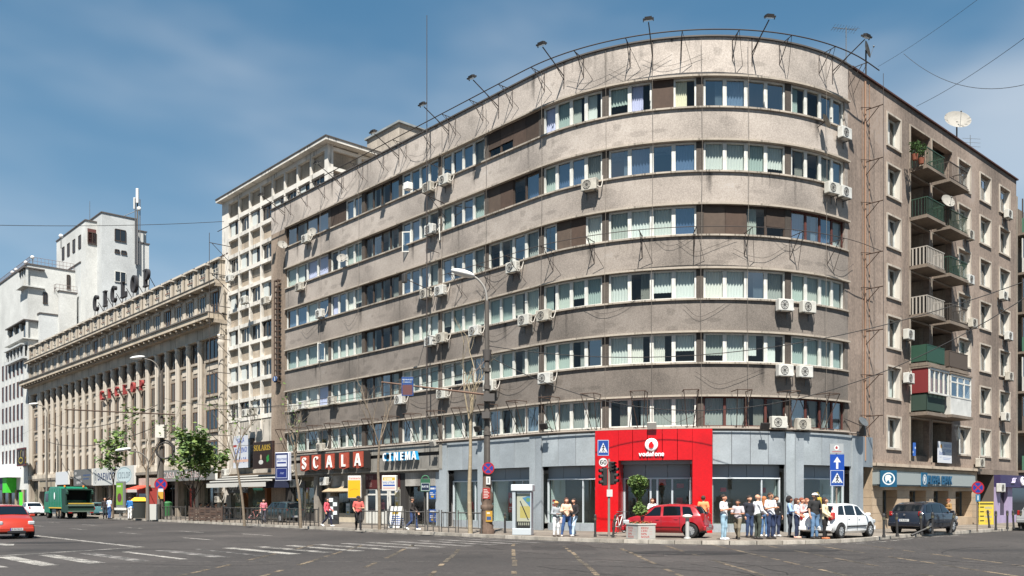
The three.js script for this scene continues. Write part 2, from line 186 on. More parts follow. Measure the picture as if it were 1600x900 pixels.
function windowBay(host, s0, s1, y0, y1, code, o = -0.16, name = 'window') {
  const fm = frameMats[code[0]], list = code.slice(1), n = list.length, fr = [], win = new THREE.Group(); win.name = name; host.add(win);
  const mid = (s0 + s1) / 2, t = code[0] === 'W' ? 0.08 : 0.055; win.position.copy(FP(mid, y0, o));
  for (let i = 0; i < n; i++) { const a = lerp(s0, s1, i / n), b = lerp(s0, s1, (i + 1) / n), pa = FP(a, y0, o), pb = FP(b, y0, o), w = pa.distanceTo(pb), ry = TN((a + b) / 2).ry, c = pa.clone().add(pb).multiplyScalar(0.5).sub(win.position), h = y1 - y0;
    const d = code[0] === 'W' ? 0.09 : 0.07, wt = t * (i % 2 ? 1 : 1.25);
    for (const g of [bx(w, t, d, 0, t / 2, 0), bx(w, t, d, 0, h - t / 2, 0), bx(wt, h - 2 * t, d, -w / 2 + wt / 2, h / 2, 0), bx(wt, h - 2 * t, d, w / 2 - wt / 2, h / 2, 0)]) fr.push(xf(g, c, ry));
    const kind = list[i], blue = kind === 'b' || (kind === 'd' && R() < 0.25);
    const p = mesh('pane', unitPane, blue ? glassBlue : glass, win); p.scale.set(w - 2 * wt, h - 2 * t, 1); p.position.copy(c).add(V(0, h / 2, 0)); p.rotation.set((R() - 0.5) * 0.012, ry + (R() - 0.5) * 0.012, 0, 'YXZ');
    const n3 = V(Math.sin(ry), 0, Math.cos(ry));
    if (curtainMats[kind]) { const l = curtainMats[kind], full = R() < 0.75, cw = full ? w : w * 0.6, q = mesh('curtain', unitCurtain, l[R() * l.length | 0], win); const ch = R() < 0.12 ? 0.55 + R() * 0.35 : 0.98; q.scale.set(cw * 0.98, h * ch, 1); q.position.copy(c).addScaledVector(n3, -0.13).add(V(Math.cos(ry) * (full ? 0 : -w * 0.2), h - h * ch / 2, -Math.sin(ry) * (full ? 0 : -w * 0.2))); q.rotation.y = ry; }
    else if (kind === 's' || kind === 'h') { const q = mesh('roller_shutter', unitShutter, shutterMats[R() * 3 | 0], win), hh = kind === 's' ? h : h * (0.55 + R() * 0.2); q.scale.set(w * 0.98, hh, 0.05); q.position.copy(c).addScaledVector(n3, 0.06).add(V(0, h - hh / 2, 0)); q.rotation.y = ry; }
    else if (kind === 'b' && R() < 0.75) { const q = mesh('sky_tint_curtain', unitCurtain, [M(0x8794a3, 0.95), M(0x6e7c8e, 0.95), M(0x98a3ab, 0.95)][R() * 3 | 0], win); q.scale.set(w * 0.98, h * 0.98, 1); q.position.copy(c).addScaledVector(n3, -0.2).add(V(0, h / 2, 0)); q.rotation.y = ry; }  // added behind clear panes, the sky reflection put into their blue grey colour
    else if (R() < (kind === 'b' ? 0.5 : 0.85)) { const q = mesh('curtain', unitCurtain, [M(0x8b8f8a, 0.95), M(0x7a7a73, 0.95), M(0x9ba09c, 0.95)][R() * 3 | 0], win), cw = kind === 'b' ? w * (0.25 + R() * 0.3) : w * (R() < 0.6 ? 0.97 : 0.5); q.scale.set(cw, h * 0.98, 1); q.position.copy(c).addScaledVector(n3, -0.2).add(V(Math.cos(ry) * (w - cw) / 2 * 0.9, h / 2, -Math.sin(ry) * (w - cw) / 2 * 0.9)); q.rotation.y = ry; }  // grey of curtains and of the reflected fronts opposite, both put into the colour
  }
  mesh('frame', merge(fr), fm, win); return win;
}
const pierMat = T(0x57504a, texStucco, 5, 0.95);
for (let k = 0; k < 6; k++) { const y1 = LV[k] - 0.02, y0 = LV[k] - WH + 0.035;
  for (let j = 0; j < 10; j++) windowBay(corner, bays[j] + (j ? 0.17 : 0.02), bays[j + 1] - (j < 9 ? 0.17 : 0.3), y0, y1, codes[k][j]);
  for (let j = 1; j < 10; j++) mesh('pier', band(bays[j] - 0.17, bays[j] + 0.17, y0, y1, -0.45, -0.07), pierMat, corner);
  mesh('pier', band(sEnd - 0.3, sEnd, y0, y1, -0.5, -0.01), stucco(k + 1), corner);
}
// opened sashes
function openSash(px, py, w, h, ang, side = 1) { const q = Q(px, py, 0), grp = new THREE.Group(); grp.name = 'open_sash'; corner.add(grp); onFront(grp, q.s, q.y, -0.1); grp.rotation.y += ang;
  const t = 0.06, x = side * w / 2; mesh('sash_frame', merge([bx(w, t, 0.05, x, -h / 2 + t / 2, 0), bx(w, t, 0.05, x, h / 2 - t / 2, 0), bx(t, h - 2 * t, 0.05, x - w / 2 + t / 2, 0, 0), bx(t, h - 2 * t, 0.05, x + w / 2 - t / 2, 0, 0)]), whiteFrame, grp);
  const p = mesh('pane', unitPane, glassBlue, grp); p.scale.set(w - 0.12, h - 0.12, 1); p.position.x = x; }
for (const [px, py, a, sd] of [[640, 377, 0.7, -1], [684, 362, -0.6, 1], [497, 553, -0.7, 1], [506, 549, 0.7, -1]]) openSash(px, py, 0.55, 1.25, a, sd);

// ---- ground floor of the rounded corner: grey metal cladding, shop windows, red portal
const cladA = new THREE.MeshPhysicalMaterial({ color: 0xb3babf, roughness: 0.5, metalness: 0.15, map: scaled(texPlain, 6) }), cladB = new THREE.MeshPhysicalMaterial({ color: 0xabb2b8, roughness: 0.5, metalness: 0.15, map: scaled(texPlain, 4.3) }), cladDark = M(0x7c848a, 0.5, { metalness: 0.15 });
const red = new THREE.MeshPhysicalMaterial({ color: 0xd3030d, roughness: 0.35, clearcoat: 0.25, map: scaled(texPlain, 7) });
const sShop0 = sAt(688), sRed0 = sAt(930), sRed1 = sAt(1113), sShop1 = sAt(1362), yF = 4.92, yC = 3.36, yG = 2.74, yP = 0.5;
mesh('cladding_backing', band(sShop0, sShop1, yC + 0.02, yF + 0.02, -1.6, 0.05), cladDark, corner);
function panels(s0, s1, n, y0, y1, o0, o1, m, gap = 0.025, name = 'panel') { for (let i = 0; i < n; i++) mesh(name, band(lerp(s0, s1, i / n) + gap / 2, lerp(s0, s1, (i + 1) / n) - gap / 2, y0, y1, o0, o1), m[i % m.length], corner); }
// posts (full height) and bays between them
const posts = [[688, 700], [748, 758], [829, 848], [1226, 1254], [1329, 1346]].map((p) => p.map((x) => sAt(x, 0.12)));
for (const [a, b] of posts) { panels(a, b, b - a > 0.8 ? 2 : 1, PAVE, yF, 0.05, 0.22, [cladA, cladB]); }
const bayPx = [[700, 748, 2], [758, 829, 3], [848, 930, 3], [1113, 1226, 4], [1254, 1329, 3]];
for (const [a, b, n] of bayPx) { const s0 = sAt(a, 0.12), s1 = sAt(b, 0.12); panels(s0, s1, n, yC, yF, 0.06, 0.16, [cladA, cladB]); panels(s0, s1, n, yG, yC - 0.01, -0.4, -0.3, [cladDark], 0.02); mesh('fascia_trim', band(s0, s1, yG - 0.06, yG, -0.3, -0.22), M(0xc9ced1, 0.4), corner);
  panels(s0, s1, n, PAVE, yP, -0.4, -0.26, [cladB], 0.02, 'plinth_panel'); mesh('mullion', merge([band(s0, s0 + 0.07, yP, yG - 0.06, -0.36, -0.24), band(s1 - 0.07, s1, yP, yG - 0.06, -0.36, -0.24), band(lerp(s0, s1, 0.72) - 0.03, lerp(s0, s1, 0.72) + 0.03, yP, yG - 0.06, -0.36, -0.26)]), M(0xb4babd, 0.45), corner);
  mesh('shop_window', band(s0 + 0.07, s1 - 0.07, yP, yG - 0.06, -0.31, -0.305), glass, corner);
  mesh('display_floor', band(s0 + 0.08, s1 - 0.08, yP - 0.06, yP - 0.01, -1.6, -0.42), M(0xb7b6b2, 0.7), corner); for (const [x, m] of [[s0 + 0.1, 0xc3cbc8], [s1 - 0.13, 0xb4bcb9]]) mesh('window_return', band(x, x + 0.03, yP, yG + 0.28, -1.5, -0.42), M(m, 0.7), corner); }
{ // the shop's inside
  mesh('shop_floor', band(sShop0, sShop1, PAVE - 0.02, PAVE + 0.02, -6, -0.4), M(0x77736e, 0.6), corner);
  mesh('shop_ceiling', band(sShop0, sShop1, yG + 0.3, yG + 0.45, -6, -0.42), M(0x8d8d8b, 0.9), corner);
  mesh('shop_back_wall', band(sShop0, sShop1, PAVE, yG + 0.3, -6.1, -6), M(0x8d8a86, 0.9), corner);
  for (const s of [sShop0, sAt(1113) - 0.0, sShop1 - 0.6]) mesh('shop_wall', band(s, s + 0.15, PAVE, yG + 0.3, -6, -0.42), M(0x8a8886, 0.9), corner);
}
// red portal
{ const d = 0.55, sA = sAt(930, d), sB = sAt(1113, d), sI0 = sAt(966, d), sI1 = sAt(1082, d), yT = 5.0, yI = 3.55;
  mesh('portal_jamb', band(sA, sI0, PAVE, yT, -0.3, d), red, corner); mesh('portal_jamb', band(sI1, sB, PAVE, yT, -0.3, d), red, corner);
  const n = 5; for (let i = 0; i < n; i++) mesh('portal_panel', band(lerp(sI0, sI1, i / n) + 0.012, lerp(sI0, sI1, (i + 1) / n) - 0.012, yI, yT, 0.1, d), red, corner);
  mesh('portal_backing', band(sI0, sI1, yI + 0.03, yT - 0.03, -0.4, 0.12), M(0x8c0810, 0.6), corner);
  panels(sI0, sI1, 3, yG, yI, -0.5, -0.4, [cladDark], 0.02);
  mesh('door_frame', merge([band(sI0, sI1, yG - 0.07, yG, -0.5, -0.36), ...[0, 0.4, 0.5, 0.72, 0.985].map((t) => band(lerp(sI0, sI1, t), lerp(sI0, sI1, t) + 0.09, PAVE, yG - 0.07, -0.5, -0.38))]), M(0xb6bcc0, 0.4, { metalness: 0.3 }), corner);
  mesh('shop_window', band(sI0, sI1, PAVE, yG - 0.07, -0.46, -0.455), glass, corner);
  mesh('red_back_panel', band(sI0 + 0.2, sI1 - 0.2, 1.75, 2.3, -2.6, -2.5), M(0xa8121a, 0.6), corner);
  const hd = mesh('door_handle', bar(FP(lerp(sI0, sI1, 0.7), 0.9, -0.3), FP(lerp(sI0, sI1, 0.7), 1.5, -0.3), 0.02), M(0xc8c8c8, 0.3, { metalness: 0.8 }), corner);
  // emblem and name on the portal
  const q = Q(1018, 695, d), em = thing('shop_emblem', 'round white shop emblem with a red drop mark above the red portal door', 'emblem'); onFront(em, q.s, q.y, d);
  mesh('disc', new THREE.SphereGeometry(0.31, 32, 16).scale(1, 1, 0.28).translate(0, 0, 0.05), M(0xf3f1ef, 0.3, { clearcoat: 0.6 }), em);
  const dr = new THREE.Shape(); dr.moveTo(0.1, 0.21); dr.bezierCurveTo(-0.06, 0.2, -0.16, 0.06, -0.165, -0.05); dr.absarc(0, -0.05, 0.165, Math.PI, 0, false); dr.bezierCurveTo(0.17, 0.08, 0.02, 0.06, 0.1, 0.21);
  mesh('drop_mark', ext(dr, 0.02, 0, 16).scale(0.78, 0.78, 1).translate(0, 0, 0.128), M(0xd00812, 0.4), em);
  const q2 = Q(1018, 709.5, d), nm = thing('shop_name_sign', 'white raised letters of the shop name under the round emblem on the red portal', 'sign'); onFront(nm, q2.s, q2.y, d + 0.04);
  let x = 0; const word = 'vodafone', gs = [...word].map((c) => { const g = text3(c, 0.2, 0.05); g.computeBoundingBox(); return [c, g, g.boundingBox.max.x - g.boundingBox.min.x, g.boundingBox]; }), tot = gs.reduce((a, b) => a + b[2] + 0.018, -0.018);
  x = -tot / 2; for (const [c, g, w, b] of gs) { const base = c === 'd' || c === 'f' ? (b.max.y - b.min.y) / 2 : (b.max.y - b.min.y) / 2; mesh('letter', g.translate(x + w / 2, base - 0.1, 0), M(0xf4f2f0, 0.4), nm); x += w + 0.018; }
}
// shop furniture seen through the glass: red and white posters on stands, counters, red banner, ceiling lamps
{ const put = (name, label, cat, px, py, o, w, h, mat, d = 0.05) => { const q = Q(px, py, o), g = mesh(name, rb(w, h, d, 0.015), mat); onFront(g, q.s, q.y, o); return tag(g, label, cat); };
  const redPrint = (t) => printMat(ctex(128, 192, (x, w, h) => { x.fillStyle = '#b9141c'; x.fillRect(0, 0, w, h); x.fillStyle = '#eee'; x.beginPath(); x.arc(w / 2, h * 0.4, 30, 0, 7); x.fill(); x.fillRect(20, 140, 88, 8); x.fillRect(20, 158, 60, 8); }));
  put('display_stand', 'tall red display figure inside the leftmost grey shop window', 'display', 722, 775, -1.1, 0.45, 1.6, redPrint(), 0.3);
  put('display_stand', 'red display stand behind the glass of the second grey shop window', 'display', 800, 785, -1.4, 0.4, 1.1, redPrint(), 0.2);
  put('wall_poster', 'small red poster at the corner of the shop window beside the three women', 'poster', 865, 787, -0.5, 0.22, 0.42, redPrint());
  put('hanging_sign', 'red round hanging sign behind the window above the three women', 'sign', 903, 762, -1.8, 0.4, 0.4, redPrint());
  put('white_counter', 'white poster board leaning inside the shop window by the white car', 'board', 1291, 792, -0.7, 0.75, 1.25, printMat(ctex(128, 200, (x, w, h) => { x.fillStyle = '#e9ecea'; x.fillRect(0, 0, w, h); x.fillStyle = '#aeb6b6'; x.fillRect(24, 40, 80, 5); x.fillRect(40, 50, 50, 4); })));
  for (const [px, py, w, h, l] of [[1022, 783, 0.3, 0.25, 'upper red balloon sign inside the portal door'], [1035, 752, 0.35, 0.4, 'red heart shaped poster in the upper door glass'], [1062, 783, 0.3, 0.35, 'red poster inside the glass beside the portal door'], [1063, 759, 0.35, 0.22, 'red shelf label high inside the glass beside the portal door'], [1130, 765, 0.3, 0.2, 'red hanging sign inside the window to the left of the waiting group'], [1192, 766, 0.3, 0.25, 'red hanging sign inside the window above the man with sunglasses']]) put('shop_poster', l, 'poster', px, py, -1.3, w, h, M(0xb5161d, 0.5));
  for (const [px, l] of [[1129, 'small lit pendant lamp in the window at the red portal edge'], [1192, 'small lit pendant lamp in the window above the waiting group']]) { const q = Q(px, 765, -2.2), g = thing('pendant_lamp', l, 'lamp'); onFront(g, q.s, q.y, -2.2); mesh('shade', new THREE.ConeGeometry(0.3, 0.2, 16, 1, true), M(0xc2a878, 0.6), g); mesh('cable', bar(V(0, 0.1, 0), V(0, 0.55, 0), 0.01), steelDark, g); }
  put('shop_counter', 'pale counter inside the shop window behind the waiting group', 'counter', 1165, 815, -2.5, 1.6, 0.9, M(0xb9bcb9, 0.6), 0.5);
  put('shop_counter', 'white counter inside the doorway behind the planter tree', 'counter', 1000, 800, -2.2, 0.9, 0.9, M(0xc9cbc8, 0.6), 0.5);
}

// ---- the side street front: seven storeys of single windows and paired balconies
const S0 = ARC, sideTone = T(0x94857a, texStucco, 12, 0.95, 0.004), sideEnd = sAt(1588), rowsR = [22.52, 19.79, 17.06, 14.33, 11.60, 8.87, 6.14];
const colsR = [[1386, 1406], [1497, 1515.5], [1531, 1547], [1561.5, 1577]].map((p) => p.map((x) => sAt(x)));
const balS = [sAt(1422), sAt(1454), sAt(1487)];
{ const W = sideEnd - sEnd, sh = poly([[0, 3.62], [W, 3.62], [W, TOPY], [0, TOPY]]);
  const hole = (a, b, y0, y1) => { const p = new THREE.Path(); p.moveTo(a - sEnd, y0); p.lineTo(a - sEnd, y1); p.lineTo(b - sEnd, y1); p.lineTo(b - sEnd, y0); p.closePath(); sh.holes.push(p); };
  for (const [ci, [a, b]] of colsR.entries()) for (const y of rowsR) hole(a, b, y - 1.66, y);
  for (const y of rowsR) { hole(balS[0], balS[1] - 0.15, y - 2.3, y + 0.12); hole(balS[1] + 0.15, balS[2], y - 2.3, y + 0.12); }
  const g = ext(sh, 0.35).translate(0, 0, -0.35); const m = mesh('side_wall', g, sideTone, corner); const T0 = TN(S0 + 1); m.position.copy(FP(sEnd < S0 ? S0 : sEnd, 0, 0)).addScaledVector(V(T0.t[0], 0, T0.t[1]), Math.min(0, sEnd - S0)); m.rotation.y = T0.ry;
  mesh('side_interior', band(sEnd + 0.4, sideEnd, 3.6, TOPY - 0.4, -2.1, -1.7), M(0x4a4540, 0.95), corner);
  for (const y of [...rowsR, 3.85]) mesh('floor_slab', band(sEnd + 0.4, sideEnd - 0.01, y === 3.85 ? 3.63 : y - 2.50, y === 3.85 ? 3.75 : y - 2.30, -1.7, -0.352), M(0x8a8077, 0.95), corner);
  mesh('coping', band(sEnd + 0.3, sideEnd + 0.1, TOPY, TOPY + 0.08, -0.4, 0.12), T(0x53332b, texPlain, 2, 0.8), corner);
  const surround = T(0xc9bfb2, texStreak, 3, 0.9), codesR = 'bgdcbgdgcbgdgbcgdbgcgbdgcbgdcg';
  let n = 0; for (const [a, b] of colsR) for (const y of rowsR) {
    mesh('window_surround', merge([band(a - 0.1, b + 0.1, y, y + 0.1, 0, 0.06), band(a - 0.12, b + 0.12, y - 1.76, y - 1.66, -0.3, 0.08), band(a - 0.1, a, y - 1.66, y, 0, 0.06), band(b, b + 0.1, y - 1.66, y, 0, 0.06)]), surround, corner);
    for (const x of [a, b - 0.015]) mesh('window_reveal', band(x, x + 0.015, y - 1.66, y, -0.34, -0.002), M(0xc0b9ae, 0.9), corner);
    windowBay(corner, a + 0.02, b - 0.02, y - 1.65, y - 0.01, 'W' + codesR[n % 30] + codesR[(n * 7 + 3) % 30], -0.3); n++; }
}
// ---- balconies of the side street front
const greenRail = M(0x263f30, 0.6), darkRail = M(0x3a322c, 0.7), paleRail = M(0x9b948a, 0.7), slabMat = T(0x7f7469, texStucco, 4, 0.95), doorWhite = T(0xd2cfc7, texPlain, 2, 0.6);
function balcony(s0, s1, yf, kind, matR, out = 0.95) {
  const b = new THREE.Group(); b.name = 'balcony'; corner.add(b); const top = yf + 0.98;
  mesh('slab', merge([band(s0 - 0.05, s1 + 0.05, yf - 0.14, yf, 0.002, out), band(s0 - 0.09, s1 + 0.09, yf - 0.2, yf - 0.142, 0.002, out + 0.05)]), slabMat, b);
  if (kind === 'solid') { mesh('parapet_panel', band(s0, s1, yf + 0.08, top - 0.03, out - 0.06, out - 0.03), matR, b); mesh('parapet_panel', band(s0, s0 + 0.03, yf + 0.08, top - 0.03, 0.01, out - 0.07), matR, b); mesh('parapet_panel', band(s1 - 0.03, s1, yf + 0.08, top - 0.03, 0.01, out - 0.07), matR, b); }
  const L = [band(s0, s1, top - 0.03, top + 0.02, out - 0.07, out - 0.02), band(s0, s0 + 0.05, top - 0.03, top + 0.02, 0.01, out - 0.08), band(s1 - 0.05, s1, top - 0.03, top + 0.02, 0.01, out - 0.08), band(s0, s1, yf + 0.07, yf + 0.1, out - 0.06, out - 0.03)];
  const gap = kind === 'bars' ? 0.17 : kind === 'fat' ? 0.2 : 0.75, w = kind === 'fat' ? 0.075 : 0.016;
  for (let s = s0; s < s1; s += gap) L.push(band(s, s + w, yf, top - 0.03, out - 0.06, out - 0.035));
  for (let o = 0.1; o < out - 0.1; o += gap) { L.push(band(s0, s0 + 0.025, yf, top - 0.03, o, o + w)); L.push(band(s1 - 0.025, s1, yf, top - 0.03, o, o + w)); }
  mesh('railing', merge(L), matR, b).userData.kind = 'stuff'; return b;
}
const bk = [['bars', greenRail], ['bars', darkRail], ['bars', greenRail], ['bars', M(0x3b4638, 0.7)], ['fat', paleRail], ['bars', greenRail], ['fat', paleRail], ['bars', M(0x4b443c, 0.7)], ['solid', M(0x234434, 0.6)], ['solid', M(0x4c4138, 0.8)], ['solid', M(0x283a30, 0.7)], null];
const flatWall = T(0xa3988b, texStucco, 6, 0.95);
for (let r = 0; r < 7; r++) for (let c = 0; c < 2; c++) {
  const s0 = balS[c] + (c ? 0.15 : 0), s1 = balS[c + 1] - (c ? 0 : 0.15), yf = rowsR[r] - 2.3, k = bk[r * 2 + c];
  // the recess behind: side walls, back wall with a door and a window
  mesh('recess_wall', band(s0 - 0.12, s0, yf, yf + 2.42, -1.7, -0.36), flatWall, corner); mesh('recess_wall', band(s1, s1 + 0.12, yf, yf + 2.42, -1.7, -0.36), flatWall, corner); mesh('recess_back', band(s0, s1, yf, yf + 2.42, -1.69, -1.55), flatWall, corner);
  const dr = new THREE.Group(); dr.name = 'balcony_door'; corner.add(dr); const a = s0 + 0.25, b2 = a + 0.9;
  mesh('frame', merge([band(a, a + 0.08, yf, yf + 2.1, -1.55, -1.5), band(b2 - 0.08, b2, yf, yf + 2.1, -1.55, -1.5), band(a, b2, yf + 2.1, yf + 2.18, -1.55, -1.5), band(a + 0.08, b2 - 0.08, yf, yf + 0.7, -1.55, -1.51)]), doorWhite, dr); mesh('pane', band(a + 0.08, b2 - 0.08, yf + 0.7, yf + 2.1, -1.54, -1.53), glassFar, dr);
  windowBay(corner, b2 + 0.15, s1 - 0.2, yf + 0.8, yf + 2.1, 'Wdg', -1.52);
  mesh('recess_surround', merge([band(s0 - 0.1, s0, yf - 0.0, yf + 2.42, 0, 0.05), band(s0 - 0.1, s1 + 0.02, yf + 2.42, yf + 2.5, 0, 0.05)]), T(0xb3a89a, texStreak, 3, 0.9), corner);
  if (k) balcony(c ? s0 + 0.22 : s0 + 0.02, c ? s1 : s1 - 0.18, yf, k[0], k[1], 0.95);
}
{ // glazed-in balconies of the sixth storey
  const yf = rowsR[5] - 2.3, o = 1.1; const e1 = new THREE.Group(); e1.name = 'glazed_balcony'; corner.add(e1);
  const a = balS[0] - 0.03, b = balS[1] - 0.17, L = []; for (let i = 0; i <= 4; i++) { const s = lerp(a, b - 0.09, i / 4); L.push(band(s, s + 0.09, yf + 1.0, yf + 2.3, o - 0.08, o)); } L.push(band(a, b, yf + 2.3, yf + 2.42, o - 0.1, o + 0.03), band(a, b, yf + 0.98, yf + 1.08, o - 0.07, o + 0.03), band(a, a + 0.05, yf + 1.0, yf + 2.4, 0.01, 0.1));
  mesh('frame', merge(L), whiteFrame, e1); mesh('glazing', band(a, b, yf + 1.08, yf + 2.3, o - 0.05, o - 0.045), glass, e1); mesh('curtain', band(a + 0.1, b - 0.1, yf + 1.05, yf + 2.3, o - 0.2, o - 0.15), M(0xa8705a, 0.9), e1); mesh('side_panel', band(a, a + 0.03, yf + 1.05, yf + 2.4, 0.11, o - 0.09), M(0x6b1e1e, 0.7), e1); mesh('roof', band(a - 0.05, b, yf + 2.42, yf + 2.5, 0.003, o + 0.08), slabMat, e1);
  const e2 = new THREE.Group(); e2.name = 'glazed_balcony'; corner.add(e2); const c = balS[1] + 0.1, d = balS[2] + 0.05, P = [];
  mesh('slab', band(c - 0.05, d + 0.05, yf - 0.16, yf, 0.002, 1.2), slabMat, e2); mesh('lower_panel', band(c, d, yf, yf + 1.0, o - 0.05, o), T(0xe1dfda, texPlain, 2, 0.5), e2); mesh('side_panel', band(c, c + 0.05, yf, yf + 1.0, 0.01, o - 0.05), doorWhite, e2);
  for (let i = 0; i <= 3; i++) { const s = lerp(c, d - 0.09, i / 3); P.push(band(s, s + 0.09, yf + 1.0, yf + 2.3, o - 0.07, o)); } P.push(band(c, d, yf + 2.2, yf + 2.32, o - 0.08, o + 0.01), band(c, d, yf + 1.85, yf + 1.93, o - 0.06, o - 0.01), band(c, d, yf + 1.0, yf + 1.08, o - 0.06, o + 0.02), ...[0, 0.5, 0.92].map((t) => band(c, c + 0.05, yf + 1.0, yf + 2.3, lerp(0.02, o - 0.1, t), lerp(0.02, o - 0.1, t) + 0.07)));
  mesh('frame', merge(P), whiteFrame, e2); mesh('glazing', band(c + 0.02, d - 0.02, yf + 1.08, yf + 2.25, o - 0.045, o - 0.04), glassBlue, e2); mesh('roof', band(c - 0.04, d + 0.04, yf + 2.33, yf + 2.42, 0.003, o + 0.06), slabMat, e2);
  const y7 = rowsR[6] - 2.3; mesh('loggia_parapet', band(balS[0], balS[1] - 0.15, y7, y7 + 0.35, -0.34, -0.1), slabMat, corner);
}
{ // things on the balconies and the banner
  const q = Q(1476, 707, 0.25), bn = mesh('banner', rb(2.0, 1.25, 0.03, 0.01), printMat(ctex(512, 320, (x, w, h) => { x.fillStyle = '#eceef2'; x.fillRect(0, 0, w, h); x.fillStyle = '#7f97c6'; x.font = 'bold 62px sans-serif'; x.fillText('AGENTIE', 225, 80); x.fillText('DE TURISM', 175, 155); x.fillStyle = '#e0a23c'; x.beginPath(); x.arc(120, 70, 32, 0, 7); x.fill(); x.fillStyle = '#1f4f9e'; x.font = 'bold italic 78px serif'; x.fillText('Ioana', 40, 200); x.fillStyle = '#93a6cf'; x.font = '30px sans-serif'; x.fillText('travel', 60, 245); x.fillRect(180, 240, 290, 8); x.fillRect(200, 262, 240, 8); }))); onFront(bn, q.s, q.y, 0.25); tag(bn, 'white travel agency banner hung below the glazed balconies', 'banner');
  const cl = Q(1428, 702, 0.05), tw = mesh('towel', new THREE.PlaneGeometry(0.55, 0.75, 8, 6), printMat(ctex(64, 64, (x) => { x.fillStyle = '#2c62b4'; x.fillRect(0, 0, 64, 64); x.fillStyle = '#c9d8ee'; for (const [a, b] of [[8, 10], [36, 20], [16, 40], [46, 48]]) x.fillRect(a, b, 12, 10); }), 0.9)); { const p = tw.geometry.attributes.position; for (let i = 0; i < p.count; i++) p.setZ(i, Math.sin(p.getX(i) * 16) * 0.05); tw.geometry.computeVertexNormals(); } onFront(tw, cl.s, cl.y, 0.06); tag(tw, 'blue patterned towel hanging in the dark loggia beside the white banner', 'towel');
  let k = 0; for (const [px, py, l] of [[1431, 257, 'terracotta flower pot with a leafy plant nearest the corner on the top balcony'], [1441, 245, 'terracotta flower pot with a leafy plant at the outer rail of the top balcony']]) { const p = Q(px, py, 0.8), g = thing('flower_pot', l, 'plant pot'); onFront(g, p.s, rowsR[0] - 2.3, 0.75); mesh('pot', cyl(0.13, 0.18, 0.32, 0, 0, 0), M(0x7a4632, 0.9), g); mesh('stand', cyl(0.02, 0.02, 0.5, 0, 0.3, 0, 6), rust, g); const L = []; const r = rng(7 + k++); for (let i = 0; i < 160; i++) L.push(bx(0.09, 0.05, 0.004, (r() - 0.5) * 0.55, 0.5 + r() * 0.55, (r() - 0.5) * 0.5, r() * 6, r() * 2)); mesh('leaves', merge(L), M(0x3f5a2c, 0.9), g); }
}

